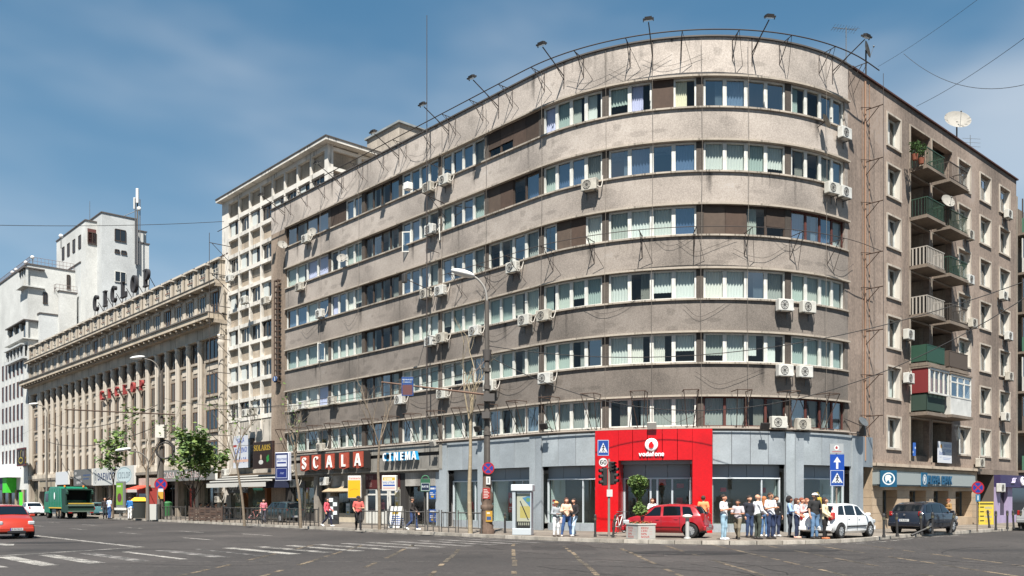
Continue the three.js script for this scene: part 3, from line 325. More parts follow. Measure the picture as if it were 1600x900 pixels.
// ---- bank on the side street
const bankWall = T(0xc3ac92, texPlain, 3, 0.75), bS0 = sAt(1362), bS1 = sAt(1526);
{ const ops = [[1379, 1402], [1421, 1447], [1459, 1482], [1493, 1519]].map((p) => p.map((x) => sAt(x))), yS = 0.62, yT = 2.2;
  mesh('stone_fascia', band(bS0, bS1, yT, 3.42, -0.8, 0.02), bankWall, corner); mesh('ledge', band(bS0, bS1 + 0.1, 3.46, 3.62, -0.3, 0.28), T(0xc7b7a4, texStreak, 3, 0.9), corner); mesh('fascia_shadow_gap', band(bS0, bS1, 3.42, 3.46, -0.3, 0.01), M(0x6b5f54, 0.9), corner);
  let prev = bS0; for (const [i, [a, b]] of [...ops, [bS1, bS1]].entries()) { // stone piers in courses
    for (let r = 0; r < 5; r++) { const y0 = PAVE + (yT - PAVE) * r / 5, y1 = PAVE + (yT - PAVE) * (r + 1) / 5; mesh('stone', band(prev, a, y0 + 0.006, y1 - 0.006, -0.8, 0.0), bankWall, corner); } prev = b;
    if (i < 4) { const dr = i === 2; if (!dr) mesh('stone', band(a, b, PAVE, yS, -0.8, 0.0), bankWall, corner); mesh('window_frame', merge([band(a, a + 0.08, dr ? PAVE : yS, yT, -0.72, -0.62), band(b - 0.08, b, dr ? PAVE : yS, yT, -0.72, -0.62), band((a + b) / 2, (a + b) / 2 + 0.05, dr ? PAVE : yS, yT, -0.71, -0.63), band(a + 0.08, b - 0.08, yT - 0.07, yT, -0.72, -0.62)]), M(0x5b6468, 0.5, { metalness: 0.3 }), corner); mesh('bank_window', band(a + 0.08, b - 0.08, dr ? PAVE : yS, yT - 0.07, -0.68, -0.675), glass, corner); } }
  mesh('bank_back_wall', band(bS0, bS1, PAVE, 3.4, -4.2, -4), M(0x57534e, 0.9), corner); mesh('bank_ceiling', band(bS0, bS1, 2.6, 2.7, -4, -0.8), M(0x77736d, 0.9), corner); mesh('bank_end_wall', band(bS0, bS0 + 0.1, PAVE, 3.4, -4, -0.8), M(0x57534e, 0.9), corner); mesh('bank_end_wall', band(bS1 - 0.1, bS1, PAVE, 3.4, -4, -0.8), M(0x57534e, 0.9), corner);
  // sign band: curved grey cassette with letters
  const sg = thing('bank_sign', 'curved grey metal bank sign with blue square and silver letters', 'sign'); const sA = sAt(1371, 0.3), sB = sAt(1523, 0.3), y0 = 2.42, y1 = 3.2;
  for (let i = 0; i < 6; i++) mesh('cassette', band(lerp(sA, sB, i / 6) + 0.01, lerp(sA, sB, (i + 1) / 6) - 0.01, y0 + 0.07, y1 - 0.07, 0.025, 0.34), M(0x8b918f, 0.5), sg);
  mesh('trim', merge([band(sA, sB, y0, y0 + 0.06, 0.025, 0.28), band(sA, sB, y1 - 0.06, y1, 0.025, 0.28)]), M(0x6b7170, 0.4, { metalness: 0.5 }), sg);
  const logo = (x, w, h, bg) => { x.fillStyle = bg; x.fillRect(0, 0, w, h); x.fillStyle = '#f2f4f3'; x.beginPath(); x.arc(w / 2, h / 2, w * 0.39, 0, 7); x.fill(); x.fillStyle = '#1a6284'; x.beginPath(); x.arc(w / 2, h / 2, w * 0.31, 0, 7); x.fill(); x.fillStyle = '#f2f4f3'; x.beginPath(); x.moveTo(w * 0.3, h * 0.32); x.quadraticCurveTo(w * 0.55, h * 0.16, w * 0.68, h * 0.4); x.lineTo(w * 0.6, h * 0.5); x.lineTo(w * 0.68, h * 0.72); x.lineTo(w * 0.56, h * 0.74); x.lineTo(w * 0.48, h * 0.56); x.lineTo(w * 0.34, h * 0.74); x.lineTo(w * 0.28, h * 0.5); x.closePath(); x.fill(); };
  const lt = ctex(128, 128, (x, w, h) => logo(x, w, h, '#1a5a7c'));
  const ls = sAt(1444, 0.36), pl = new THREE.Group(); pl.name = 'emblem_plate'; sg.add(pl); onFront(pl, ls, (y0 + y1) / 2, 0.36); mesh('plate', bx(0.75, 0.78, 0.06), M(0x1a5a7c, 0.4), pl); mesh('face', new THREE.PlaneGeometry(0.66, 0.74).translate(0, 0, 0.034), printMat(lt, 0.4), pl);
  const word = new THREE.Group(); word.name = 'lettering'; sg.add(word); onFront(word, (sAt(1449, 0.4) + sAt(1487, 0.4)) / 2, (y0 + y1) / 2, 0.4); const L = sAt(1487, 0.4) - sAt(1449, 0.4), gs = [...'ALPHA BANK']; for (const [i, c] of gs.entries()) if (c !== ' ') { const g = text3(c, 0.5, 0.06); mesh('letter', g.scale(1.1, 1, 1).translate(-L / 2 + (i + 0.5) * L / 10, 0, 0), M(0x1d4d6b, 0.4), word); }
  const sq = Q(1387.5, 748, 0.65), bs = thing('projecting_sign', 'square blue bank sign with white round emblem at the corner by the grey cladding', 'sign'); onFront(bs, sq.s, sq.y, 0.65); bs.rotation.y -= 0.75; mesh('box', bx(0.86, 0.86, 0.16), M(0x17526f, 0.4), bs); mesh('face', new THREE.PlaneGeometry(0.84, 0.84).translate(0, 0, 0.084), printMat(lt, 0.4), bs); mesh('arm', bar(V(0, 0, -0.05), V(0.3, 0, -0.55), 0.03), steelGrey, bs);
  // dark passage, then a purple shop
  mesh('passage_wall', band(bS1, sAt(1553), 0.1, 3.6, -5.2, -5), M(0x38332f, 0.95), corner); mesh('passage_side', band(sAt(1553) - 0.1, sAt(1553), PAVE, 3.6, -5, 0), M(0x5a5048, 0.95), corner);
  mesh('upper_beam', band(bS1 + 0.12, sideEnd, 3.3, 3.61, -0.4, 0.02), T(0x7d7065, texStucco, 5), corner);
  const pS0 = sAt(1553), pS1 = pS0 + 9; const lil = T(0xb3a3c4, texPlain, 3, 0.7);
  const ps = thing('lilac_shop', 'lilac shop front with purple fascia at the far end of the side street', 'shop front'); mesh('wall', band(pS0, pS0 + 0.75, PAVE, 2.5, -0.3, 0.12), lil, ps); mesh('wall', band(pS0 + 0.75, pS1, PAVE, 0.62, -0.3, 0.12), lil, ps); mesh('wall', band(pS0 + 2.1, pS0 + 3.0, 0.62, 2.5, -0.3, 0.12), lil, ps); for (const [a, b] of [[0.75, 2.1], [3.0, 9]]) mesh('window', band(pS0 + a, pS0 + b, 0.62, 2.5, -0.12, -0.1), glassFar, ps);
  mesh('back', band(pS0, pS1, 0.14, 3.2, -0.6, -0.5), M(0x4d4852, 0.9), ps);
  const fas = new THREE.Group(); fas.name = 'fascia'; ps.add(fas); mesh('board', band(pS0, pS1, 2.5, 3.3, -0.3, 0.4), M(0x352c50, 0.5), fas); const em = mesh('emblem', merge([new THREE.TorusGeometry(0.25, 0.07, 6, 20), ...[0, 2.1, 4.2].map((a) => new THREE.TorusGeometry(0.1, 0.04, 5, 14).translate(Math.cos(a) * 0.1, Math.sin(a) * 0.1, 0))]), M(0xd9d6de, 0.5), fas); onFront(em, sAt(1598, 0.45), 2.92, 0.44);
  const st = mesh('swirl_mark', merge([0, 0.22, 0.44].map((x) => tubeOf([V(x - 0.3, -0.12, 0), V(x - 0.1, -0.05, 0), V(x, 0.16, 0), V(x + 0.2, 0.2, 0)], 0.035, 12))), M(0xb7afc6, 0.5), fas); onFront(st, sAt(1583, 0.45), 2.9, 0.44);
  const yb = Q(1538, 806, 0.7), yp = mesh('price_board', rb(1.25, 1.75, 0.08, 0.02), printMat(ctex(256, 360, (x, w, h) => { x.fillStyle = '#efd44a'; x.fillRect(0, 0, w, h); x.fillStyle = '#6b6330'; x.fillRect(8, 14, w - 16, 22); for (let r = 0; r < 5; r++) { x.fillStyle = '#4d4a2c'; x.fillRect(12, 60 + r * 58, 70, 16); x.fillStyle = r % 2 ? '#c58b84' : '#9aa4b4'; x.font = 'bold 40px sans-serif'; x.fillText(['MENIU', '15 LEI', 'PRANZ', '12 LEI', 'SUPE'][r], 95, 90 + r * 58); } }))); onFront(yp, yb.s, yb.y, 0.8); yp.rotation.y -= 0.35; tag(yp, 'yellow menu board standing on the pavement beside the lilac shop', 'board');
}
// neighbour house farther down the side street
{ const nb = thing('neighbour_building', 'brown balcony house past the far end of the side street front', 'building'), a = sideEnd + 0.05, b = a + 16; mesh('wall', band(a + 0.3, b, 3.6, 22.6, -8, -0.9), T(0x85776a, texStucco, 9), nb); mesh('end_fin', band(a, a + 0.3, 3.6, 22.6, -8, -0.02), T(0xa0968a, texStucco, 9), nb); mesh('ground_floor', band(pS(a), b, 3.31, 3.59, -8, 0.0), T(0x8a7d70, texStucco, 9), nb);
  function pS(x) { return x; }
  for (let r = 0; r < 7; r++) { const yf = rowsR[r] - 2.45, st = r % 3, y2 = yf + 1.0; mesh('balcony_slab', band(a + 0.32, b, yf - 0.15, yf, -0.88, 0.35), slabMat, nb); mesh('balcony_panel', band(a + 0.32, b, yf + 0.01, y2, 0.24, 0.3), [M(0x3f6650, 0.7), T(0xdad7d0, texPlain, 2, 0.6), M(0x5b5047, 0.8)][st], nb);
    if (r < 6) { const L = []; for (let i = 0; i < 9; i++) L.push(band(a + 0.34 + i * 1.4, a + 0.42 + i * 1.4, y2, yf + 2.35, 0.22, 0.28)); mesh('balcony_frame', merge(L), st === 1 ? whiteFrame : brownFrame, nb).userData.kind = 'stuff'; mesh('glazing', band(a + 0.34, b, y2, yf + 2.35, 0.24, 0.245), glass, nb); } }
}
// roof: stair house, aerials, dishes
{ const sh = thing('roof_house', 'small pale rendered stair house on the roof behind the floodlights', 'roof structure'), s = sAt(624, -5), p = FP(s, 0, -5), yTop = EYE + (CY - 192) * -p.z / FL; sh.position.copy(FP(s, TOPY - 0.3, -5)); sh.rotation.y = TN(s).ry; const h = yTop - TOPY + 0.3; mesh('walls', bx(4.2, h, 3.4, -2.1, h / 2, -1.7), T(0xb7aea2, texStucco, 6), sh); mesh('roof_edge', bx(4.5, 0.14, 3.7, -2.1, h + 0.07, -1.7), T(0x9ea3a4, texPlain, 2, 0.6), sh); }
const dishWhite = T(0xa5a29b, texStreak, 1.5, 0.8), dishGeo = (() => { const p = []; for (let i = 0; i <= 8; i++) { const r = i / 8; p.push(new THREE.Vector2(r, r * r * 0.22)); } return new THREE.LatheGeometry(p, 24).rotateX(Math.PI / 2); })();
function dish(s, y, o, r, ry, rx, label, mount = 'wall') { const g = thing('satellite_dish', label, 'satellite dish', 'satellite dishes'); onFront(g, s, y, o); const hd = mesh('reflector', dishGeo.clone().scale(r, r, r), dishWhite, g); hd.rotation.set(rx, ry, 0, 'YXZ'); const f = V(0, 0, 1).applyEuler(hd.rotation).multiplyScalar(r * 0.9), lo = V(0, -r * 0.9, 0.1).applyEuler(hd.rotation); mesh('feed_arm', bar(lo, f, 0.012), steelGrey, g); mesh('feed_horn', sph(0.05, f.x, f.y, f.z), steelGrey, g); mesh('mount', mount === 'wall' ? bar(V(0, 0, 0), V(0, -0.1, -o), 0.025) : bar(V(0, 0, 0), V(0, -mount, 0), 0.045), steelDark, g); }
{ const q1 = Q(1289, 190, 0.45); dish(q1.s, q1.y, 0.45, 0.36, 0.9, -0.5, 'white dish under the top window at the rounded corner end'); const q2 = Q(488, 363, 0.4); dish(q2.s, q2.y, 0.4, 0.33, 0.7, -0.3, 'white dish beside an air conditioner in the top row at the far end'); const q3 = Q(441, 383, 0.5); dish(q3.s, q3.y, 0.5, 0.36, 1.3, -0.5, 'white dish on the plain pier at the far end of the brown block'); const q4 = Q(534, 404, 0.45); dish(q4.s, q4.y, 0.45, 0.33, 0.8, -0.4, 'white dish in the second window row near the far end'); const q5 = Q(1480, 315, 0.9); dish(q5.s, q5.y, 0.9, 0.42, -0.5, -0.4, 'small white dish on the side street balcony rail');
  const q6 = Q(1495, 190, -0.4); dish(q6.s, q6.y, -0.4, 0.8, -0.8, -0.55, 'large white dish on the roof edge above the side street', q6.y - TOPY + 0.3); const q7 = Q(1353, 78, -0.5); dish(q7.s, q7.y, -0.5, 0.45, 0.5, -0.3, 'small white dish on the roof at the rounded corner end', q7.y - TOPY + 0.3);
  const an = Q(1322, 45, -0.8), at = thing('television_aerial', 'comb shaped television aerial on the roof of the rounded corner', 'aerial', '', FP(an.s, TOPY - 0.3, -0.8)), hh = an.y - TOPY + 0.4; mesh('mast', cyl(0.025, 0.02, hh, 0, 0, 0, 6), steelGrey, at); const L = [bar(V(-0.75, hh - 0.1, 0.15), V(0.6, hh - 0.1, -0.15), 0.012)]; for (let i = 0; i < 9; i++) { const x = -0.72 + i * 0.16; L.push(bar(V(x, hh - 0.1, 0.15 - (x + 0.75) * 0.22 - 0.35), V(x, hh - 0.1, 0.15 - (x + 0.75) * 0.22 + 0.35), 0.008, 4)); L.push(bar(V(x, hh - 0.02, -0.2), V(x + 0.05, hh - 0.22, 0.25), 0.008, 4)); } mesh('comb', merge(L), steelGrey, at);
  const a2 = Q(1516, 220, -0.4), t2 = thing('television_aerial', 'thin television aerial on the side street roof beside the large dish', 'aerial', '', FP(a2.s, TOPY - 0.3, -0.4)); mesh('mast', cyl(0.02, 0.015, 1.6, 0, 0, 0, 6), steelGrey, t2); mesh('comb', merge([0, 1, 2].map((i) => bar(V(-0.5, 0.9 + i * 0.25, 0), V(0.6, 0.8 + i * 0.25, 0.1), 0.01, 4))), steelGrey, t2); }
// ---------- the white grid building ----------
function winUnit(host, s0, s1, y0, y1, o, fm, name = 'window', mull = 1, pm = glassFar) { const g = new THREE.Group(); g.name = name; host.add(g); const t = 0.06, L = [band(s0, s1, y0, y0 + t, o, o + 0.07), band(s0, s1, y1 - t, y1, o, o + 0.07), band(s0, s0 + t, y0 + t, y1 - t, o, o + 0.07), band(s1 - t, s1, y0 + t, y1 - t, o, o + 0.07)];
  for (let i = 1; i <= mull; i++) { const s = lerp(s0, s1, i / (mull + 1)); L.push(band(s - t / 2, s + t / 2, y0 + t, y1 - t, o, o + 0.06)); } mesh('frame', merge(L), fm, g); const n = mull + 1; for (let i = 0; i < n; i++) mesh('pane', band(lerp(s0, s1, i / n) + 0.02, lerp(s0, s1, (i + 1) / n) - 0.02, y0 + t, y1 - t, o + 0.015, o + 0.022), pm, g); return g; }
const gridW = T(0xefebe3, texStreak, 6, 0.9), gridPanel = T(0xb0a494, texStucco, 5, 0.95, 0.003);
{ const oW = -0.6, s0 = sAt(347, oW), s1 = sAt(512, oW), sA = sAt(357, oW), sB = sAt(507, oW), yT = 26.75, gb = thing('office_building', 'tall pale building with a square grid of windows between the two long blocks', 'building');
  const nB = 8, rows = [24.8, ...LV.slice(0, 5)], fin = 0.17;
  mesh('core_wall', band(s0 + 0.1, s1 - 0.3, 0.1, yT - 0.1, -10, oW - 0.26), gridPanel, gb); mesh('edge_pier', band(s0, sA, PAVE, yT, -8, oW), gridW, gb); mesh('edge_pier', band(sB, s1, TOPY - 0.2, yT, oW - 0.45, oW), gridW, gb);
  mesh('roof_slab', band(s0 - 0.15, s1 + 0.6, yT, yT + 0.22, -10, oW + 0.5), gridW, gb); mesh('roof_edge', band(s0 - 0.18, s1 + 0.65, yT + 0.22, yT + 0.3, -10, oW + 0.55), M(0x4d4844, 0.8), gb);
  for (let i = 1; i < nB; i++) { const s = lerp(sA, sB, i / nB); mesh('fin', band(s - fin / 2, s + fin / 2, i < 4 ? 7.2 : TOPY - 0.3, yT, oW - 0.26, oW + 0.02), gridW, gb); }
  const sBeam = (y) => y > 24.5 ? sB : sAt(424, oW);
  for (const [y0, y1] of [[26.4, 26.75], [24.8, 25.15], ...rows.flatMap((L, i) => [[L - 1.55, L - 1.25], ...(i < 5 ? [[L - 3.04, L - 2.75]] : [])])]) mesh('beam', band(sA, y0 > TOPY - 0.3 ? sB : sAt(424, oW), y0, y1, oW - 0.26, oW), gridW, gb);
  mesh('plain_wall', band(sA, sAt(424, oW), 3.7, rows[5] - 1.55, oW - 0.6, oW - 0.05), T(0xcac3b8, texStreak, 5, 0.9), gb);
  rows.forEach((L, r) => { for (let i = 0; i < nB; i++) if (r === 0 || i < 4) { const a = lerp(sA, sB, i / nB) + fin / 2, b = lerp(sA, sB, (i + 1) / nB) - fin / 2; winUnit(gb, a, b, L - 1.25, L, oW - 0.25, (i + r) % 3 ? whiteFrame : brownFrame, 'window', 1); if (R() < 0.45) mesh('curtain', band(a + 0.1, (a + b) / 2, L - 1.2, L - 0.05, oW - 0.17, oW - 0.165), M(0xb9bdb8, 0.9), gb); } });
  // the end wall above the brown block's roof: white frame with dark recessed panels
  const se = s1 - 0.3; mesh('end_wall', band(se, se + 0.05, TOPY - 0.4, yT, -9.9, oW - 0.4), gridPanel, gb);
  for (const [o0, o1] of [[oW - 0.45, oW], [-3.4, -3.1], [-6.2, -5.9]]) mesh('end_post', band(se + 0.051, s1 - 0.002, TOPY - 0.3, yT - 0.001, o0, o1 - 0.002), gridW, gb); for (const y of [25.0, 26.4]) mesh('end_beam', band(se + 0.05, s1 - 0.02, y, y + 0.25, -9.8, oW - 0.46), gridW, gb);
  const bs0 = lerp(sA, sB, 0.12), bs1 = lerp(sA, sB, 0.30); winUnit(gb, bs0, bs1, 4.2, 6.6, oW - 0.04, brownFrame, 'shop_window', 1); mesh('shop_awning', bx(1.1, 0.9, 0.06).rotateX(-0.3), M(0x5b4038, 0.9), gb).position.copy(FP(sAt(417), 5.3, 0)); gb.children.at(-1).rotation.y = TN(-10).ry;
  const q = Q(376, 706, 0.1), bn = mesh('advertising_banner', rb(2.6, 2.6, 0.04, 0.01), printMat(ctex(256, 256, (x, w, h) => { x.fillStyle = '#dcdfe6'; x.fillRect(0, 0, w, h); x.save(); x.translate(128, 128); x.rotate(-0.06); x.fillStyle = '#2d4fa8'; x.font = 'bold 52px sans-serif'; x.textAlign = 'center'; x.fillText('SALA', 10, -70); x.font = 'bold 58px sans-serif'; x.fillText('CASINO', 10, 10); x.fillText('24 / 24', 10, 90); x.restore(); x.fillStyle = '#c23a34'; x.fillRect(0, 70, 60, 18); x.fillStyle = '#e3b9a4'; x.fillRect(0, 190, 256, 20); }))); onFront(bn, q.s, q.y, 0.1); tag(bn, 'white and blue banner on the pale grid building above the awning', 'banner');
}
// ---------- cinema front under the brown block ----------
const cinema = thing('cinema_canopy', 'weathered grey concrete canopy fascia over the cinema shops', 'canopy');
{ const a = sAt(444, 0.4), b = sAt(687, 0.4), cm = T(0x8f8c86, texStreak, 4, 0.9), cm2 = T(0xa09d96, texStreak, 3, 0.9);
  mesh('upper_fascia', band(a, b, 4.5, 4.95, 0.002, 0.18), cm2, cinema); mesh('slot', band(a, b, 4.28, 4.5, 0.002, 0.06), M(0x2c2a29, 0.9), cinema); mesh('lower_fascia', band(a, b, 3.5, 4.28, 0.002, 0.2), cm, cinema); mesh('frame_strip', merge([band(a, b, 3.42, 3.5, 0.002, 0.24), band(b - 0.25, b, 3.5, 4.95, 0.205, 0.25)]), cm2, cinema);
  // shop fronts
  const z0 = sAt(446), z1 = sShop0, dark = M(0x2e2b29, 0.8), grey = T(0x9d9b97, texStucco, 3, 0.95);
  mesh('upper_wall', band(z0, z1, 3.3, 4.93, -1.6, -0.0), cm, corner); mesh('shop_back', band(z0, z1, 0.1, 3.3, -3.2, -3), M(0x4b4743, 0.9), corner); mesh('shop_floor', band(z0, z1, PAVE - 0.02, PAVE + 0.03, -3, 0), M(0x6f6a64, 0.9), corner);
  const S = (p) => sAt(p), pil = (p0, p1, m) => mesh('pillar', band(S(p0), S(p1), PAVE, 3.3, -1.0, -0.02), m, corner);
  pil(446, 451, dark); pil(490, 497, T(0x9b948b, texStucco, 3)); pil(510, 516, T(0xc8bfb2, texStreak, 3)); pil(560, 571, T(0xb5ada2, texStreak, 3)); pil(625, 633, dark); pil(680, 688, cladA);
  for (const [p0, p1, m] of [[516, 560, grey], [633, 680, grey]]) mesh('sign_panel', band(S(p0), S(p1), 2.5, 3.3, -0.2, 0.0), m, corner);
  const plate = printMat(ctex(512, 160, (x, w, h) => { x.fillStyle = '#5b1d1c'; x.fillRect(0, 0, w, h); x.fillStyle = '#a78b84'; x.font = 'bold 56px sans-serif'; x.fillText('B-uri', 40, 66); x.fillText('CASA DE', 230, 66); x.fillText('BILETE', 200, 138); }), 0.6); const pg = mesh('red_name_board', bx(S(625) - S(571) - 0.02, 0.95, 0.06), plate); onFront(pg, (S(571) + S(625)) / 2, 2.85, -0.02); tag(pg, 'dark red board with faded letters above the white cinema doors', 'sign');
  // glazed fronts
  for (const [p0, p1, y0, y1] of [[451, 490, 0.7, 3.0], [497, 510, PAVE, 3.0], [521, 556, 0.75, 2.1], [633, 680, PAVE, 2.45]]) { mesh('shop_window', band(S(p0), S(p1), y0, y1, -0.35, -0.34), glass, corner); mesh('window_frame', merge([band(S(p0), S(p0) + 0.08, y0, y1, -0.4, -0.28), band(S(p1) - 0.08, S(p1), y0, y1, -0.4, -0.28), band((S(p0) + S(p1)) / 2, (S(p0) + S(p1)) / 2 + 0.06, y0, y1, -0.38, -0.3)]), M(0x4f4b47, 0.6), corner); if (y0 > 0.5) mesh('stall_riser', band(S(p0), S(p1), PAVE, y0, -0.5, -0.2), p0 > 500 ? T(0xcdbfa9, texPlain, 2) : dark, corner); }
  mesh('beige_awning', bx(S(562) - S(515), 0.08, 0.7).rotateX(0.5), T(0xb6a184, texPlain, 1, 0.9), corner); onFront(corner.children.at(-1), (S(562) + S(515)) / 2, 2.35, 0.3); corner.children.at(-1).position.sub(corner.position);
  mesh('window_display', band(S(455), S(486), 0.75, 1.1, -1.2, -0.7), M(0xa89b84, 0.8), corner); mesh('shelf', band(S(525), S(552), 0.8, 1.5, -1.1, -1.0), M(0xa9a59d, 0.8), corner);
  for (let i = 0; i < 3; i++) { const p0 = lerp(571, 625, i / 3), p1 = lerp(571, 625, (i + 1) / 3), d = new THREE.Group(); d.name = 'white_door'; corner.add(d); const sa = S(p0) + 0.03, sb = S(p1) - 0.03; mesh('leaf', merge([band(sa, sb, PAVE, 0.95, -0.1, -0.02), band(sa, sa + 0.16, 0.95, 2.35, -0.1, -0.02), band(sb - 0.16, sb, 0.95, 2.35, -0.1, -0.02), band(sa + 0.16, sb - 0.16, 1.95, 2.05, -0.1, -0.02), band(sa + 0.16, sb - 0.16, 2.3, 2.35, -0.1, -0.02)]), whiteFrame, d); mesh('pane', band(sa + 0.16, sb - 0.16, 0.95, 1.95, -0.07, -0.065), glassFar, d); mesh('upper_pane', band(sa + 0.16, sb - 0.16, 2.05, 2.3, -0.07, -0.065), glassFar, d); }
  // SCALA boxes
  const word = 'SCALA', cxs = [472.7, 490.6, 511.7, 534, 556], w = 1.16, h = 1.12, redBox = T(0xb8523c, texStreak, 1.5, 0.6), blackBox = M(0x231f1e, 0.7);
  for (let i = 0; i < 5; i++) { const q = Q(cxs[i], lerp(724, 718, i / 4), 1.0), g = thing('letter_box', `${['first', 'second', 'third', 'fourth', 'fifth'][i]} letter box of the red cinema name, the white ${word[i]}${i === 2 ? ' in the middle' : i === 4 ? ' nearest the corner' : ''}`, 'sign', 'red cinema letter boxes'); onFront(g, q.s, q.y, 0.26);
    const fr = poly([[-w / 2, -h / 2 + 0.1], [0, -h / 2], [w / 2, -h / 2 + 0.1], [w / 2, h / 2 - 0.04], [-w / 2, h / 2 - 0.04]]); mesh('case', bx(w + 0.04, h, 0.5, 0, 0.02, 0.27), blackBox, g); mesh('face', ext(fr, 0.06).translate(0, 0, 0.53), redBox, g); mesh('letter', text3(word[i], 0.72, 0.05, i === 0 || i === 1 ? serif : font).scale(1.1, 1.1, 1).translate(0, 0, 0.62), M(0xe9e4dc, 0.5), g); }
  // CINEMA letters
  const cg = thing('cinema_lettering', 'white and blue raised CINEMA letters on the concrete canopy', 'sign'), cA = sAt(594, 0.6), cB = sAt(649, 0.6); onFront(cg, (cA + cB) / 2, 4.32, 0.36); [...'CINEMA'].forEach((c, i) => { const x = (i - 2.5) * (cB - cA) / 6; mesh('letter', text3(c, 0.5, 0.03).translate(x, 0, 0.13), M(0xe6e6e2, 0.5), cg); mesh('letter_side', text3(c, 0.52, 0.2).translate(x, 0, 0), M(0x2487b4, 0.5), cg); });
}
{ // projecting and standing signs on that stretch
  const sign = (name, label, px, py, o, w, h, d, tex, turn = 0, frame = 0xd9d6d0) => { const q = Q(px, py, o), g = thing(name, label, 'sign'); onFront(g, q.s, q.y, o); g.rotation.y += turn; mesh('box', rb(w, h, d, 0.03), M(frame, 0.5), g); mesh('face', new THREE.PlaneGeometry(w * 0.95, h * 0.95).translate(0, 0, d / 2 + 0.004), printMat(tex, 0.5), g); const b = mesh('back_face', new THREE.PlaneGeometry(w * 0.95, h * 0.95).rotateY(Math.PI).translate(0, 0, -d / 2 - 0.004), printMat(tex, 0.5), g); mesh('bracket', bar(V(-w / 2 + 0.1, h * 0.3, -d / 2), V(-w / 2 - 0.1, h * 0.3, -o + 0.1), 0.02), steelDark, g); return g; };
  sign('yellow_sign', 'tall yellow light box sign with red heading beside the red name board', 554.5, 761, 0.8, 0.9, 1.45, 0.22, ctex(128, 200, (x, w, h) => { x.fillStyle = '#f2bf1d'; x.fillRect(0, 0, w, h); x.fillStyle = '#efe9e2'; x.fillRect(0, 0, w, 36); x.fillStyle = '#c9402c'; x.font = 'bold 26px serif'; x.fillText('Farmacia', 8, 28); x.strokeStyle = '#c98a12'; x.lineWidth = 4; x.beginPath(); x.moveTo(20, 130); x.lineTo(60, 118); x.lineTo(105, 122); x.stroke(); }), 0.6);
  sign('exchange_sign', 'white light box with yellow and blue bands beside the white cinema doors', 609, 755, 0.8, 0.95, 0.95, 0.25, ctex(128, 128, (x, w, h) => { x.fillStyle = '#e8e6df'; x.fillRect(0, 0, w, h); x.fillStyle = '#d7b136'; x.fillRect(8, 14, 112, 26); x.fillStyle = '#fff'; x.font = 'bold 20px sans-serif'; x.fillText('SCHIMB', 18, 35); x.fillStyle = '#2a55a8'; x.font = 'bold 26px sans-serif'; x.fillText('VALUTAR', 4, 68); x.fillRect(8, 76, 112, 14); x.fillStyle = '#d9b9b2'; x.fillRect(8, 100, 112, 16); }), 0.55);
  sign('restaurant_sign', 'dark brown restaurant sign with yellow letters beside the red cinema boxes', 412, 711, 1.3, 3.1, 2.0, 0.2, ctex(512, 330, (x, w, h) => { x.fillStyle = '#34221c'; x.fillRect(0, 0, w, h); x.strokeStyle = '#241612'; x.lineWidth = 4; for (let i = 0; i < 9; i++) { x.beginPath(); x.moveTo(0, i * 38); x.lineTo(w, i * 38); x.stroke(); } x.fillStyle = '#d8b23a'; x.font = 'bold 104px serif'; x.fillText('SOLARIS', 12, 106); x.fillStyle = '#e9e7e2'; x.beginPath(); x.ellipse(215, 255, 62, 30, 0, 0, 7); x.fill(); x.fillStyle = '#d8b9a0'; x.beginPath(); x.ellipse(215, 190, 24, 34, 0, 0, 7); x.fill(); x.fillStyle = '#2f9a45'; for (const [a, b] of [[385, 205], [415, 185], [420, 225], [390, 240]]) { x.beginPath(); x.arc(a, b, 20, 0, 7); x.fill(); } }), 0, 0x34221c);
  sign('blue_sign', 'blue framed light box with white and blue panels right of the restaurant sign', 442.5, 729, 1.5, 1.3, 2.0, 0.3, ctex(128, 200, (x, w, h) => { x.fillStyle = '#1d2a63'; x.fillRect(0, 0, w, h); x.fillStyle = '#dfe2ea'; x.fillRect(12, 14, 104, 86); x.fillStyle = '#2a3b86'; x.font = 'bold 24px sans-serif'; x.fillText('BIJUTERII', 14, 55); x.fillRect(20, 66, 88, 12); x.fillStyle = '#c3cae0'; x.fillRect(12, 112, 104, 74); x.fillStyle = '#24327a'; x.fillRect(16, 116, 96, 66); x.fillStyle = '#cdd4ea'; x.font = 'italic 22px serif'; x.fillText('Aur', 46, 156); }), 0.3, 0xd4d8e4);
  const aw = thing('striped_awning', 'black and white striped awning over the restaurant entrance', 'awning'), a0 = sAt(352, 0.3), a1 = sAt(446, 0.3); for (let i = 0; i < 6; i++) mesh('stripe', band(a0, a1, 3.45 - i * 0.1, 3.55 - i * 0.1, 0.35 + i * 0.25, 0.62 + i * 0.25), i % 2 ? M(0x24211f, 0.8) : M(0xcfccc4, 0.8), aw);
  mesh('valance', band(a0, a1, 2.62, 2.95, 1.86, 1.89), printMat(ctex(64, 64, (x) => { x.fillStyle = '#4d4b48'; x.fillRect(0, 0, 64, 64); x.fillStyle = '#dcd9d2'; x.fillRect(0, 0, 64, 16); }), 0.8), aw);
  const nb = Q(372, 760, 1.0), pl = mesh('name_board', rb(3.4, 1.05, 0.08, 0.03), printMat(ctex(512, 160, (x, w, h) => { x.fillStyle = '#5f5b55'; x.fillRect(0, 0, w, h); x.fillStyle = '#efeee9'; x.font = 'italic bold 130px serif'; x.fillText('Springtime', 30, 115); }))); onFront(pl, nb.s, nb.y, 1.0); tag(pl, 'grey board with white script under the striped awning', 'sign');
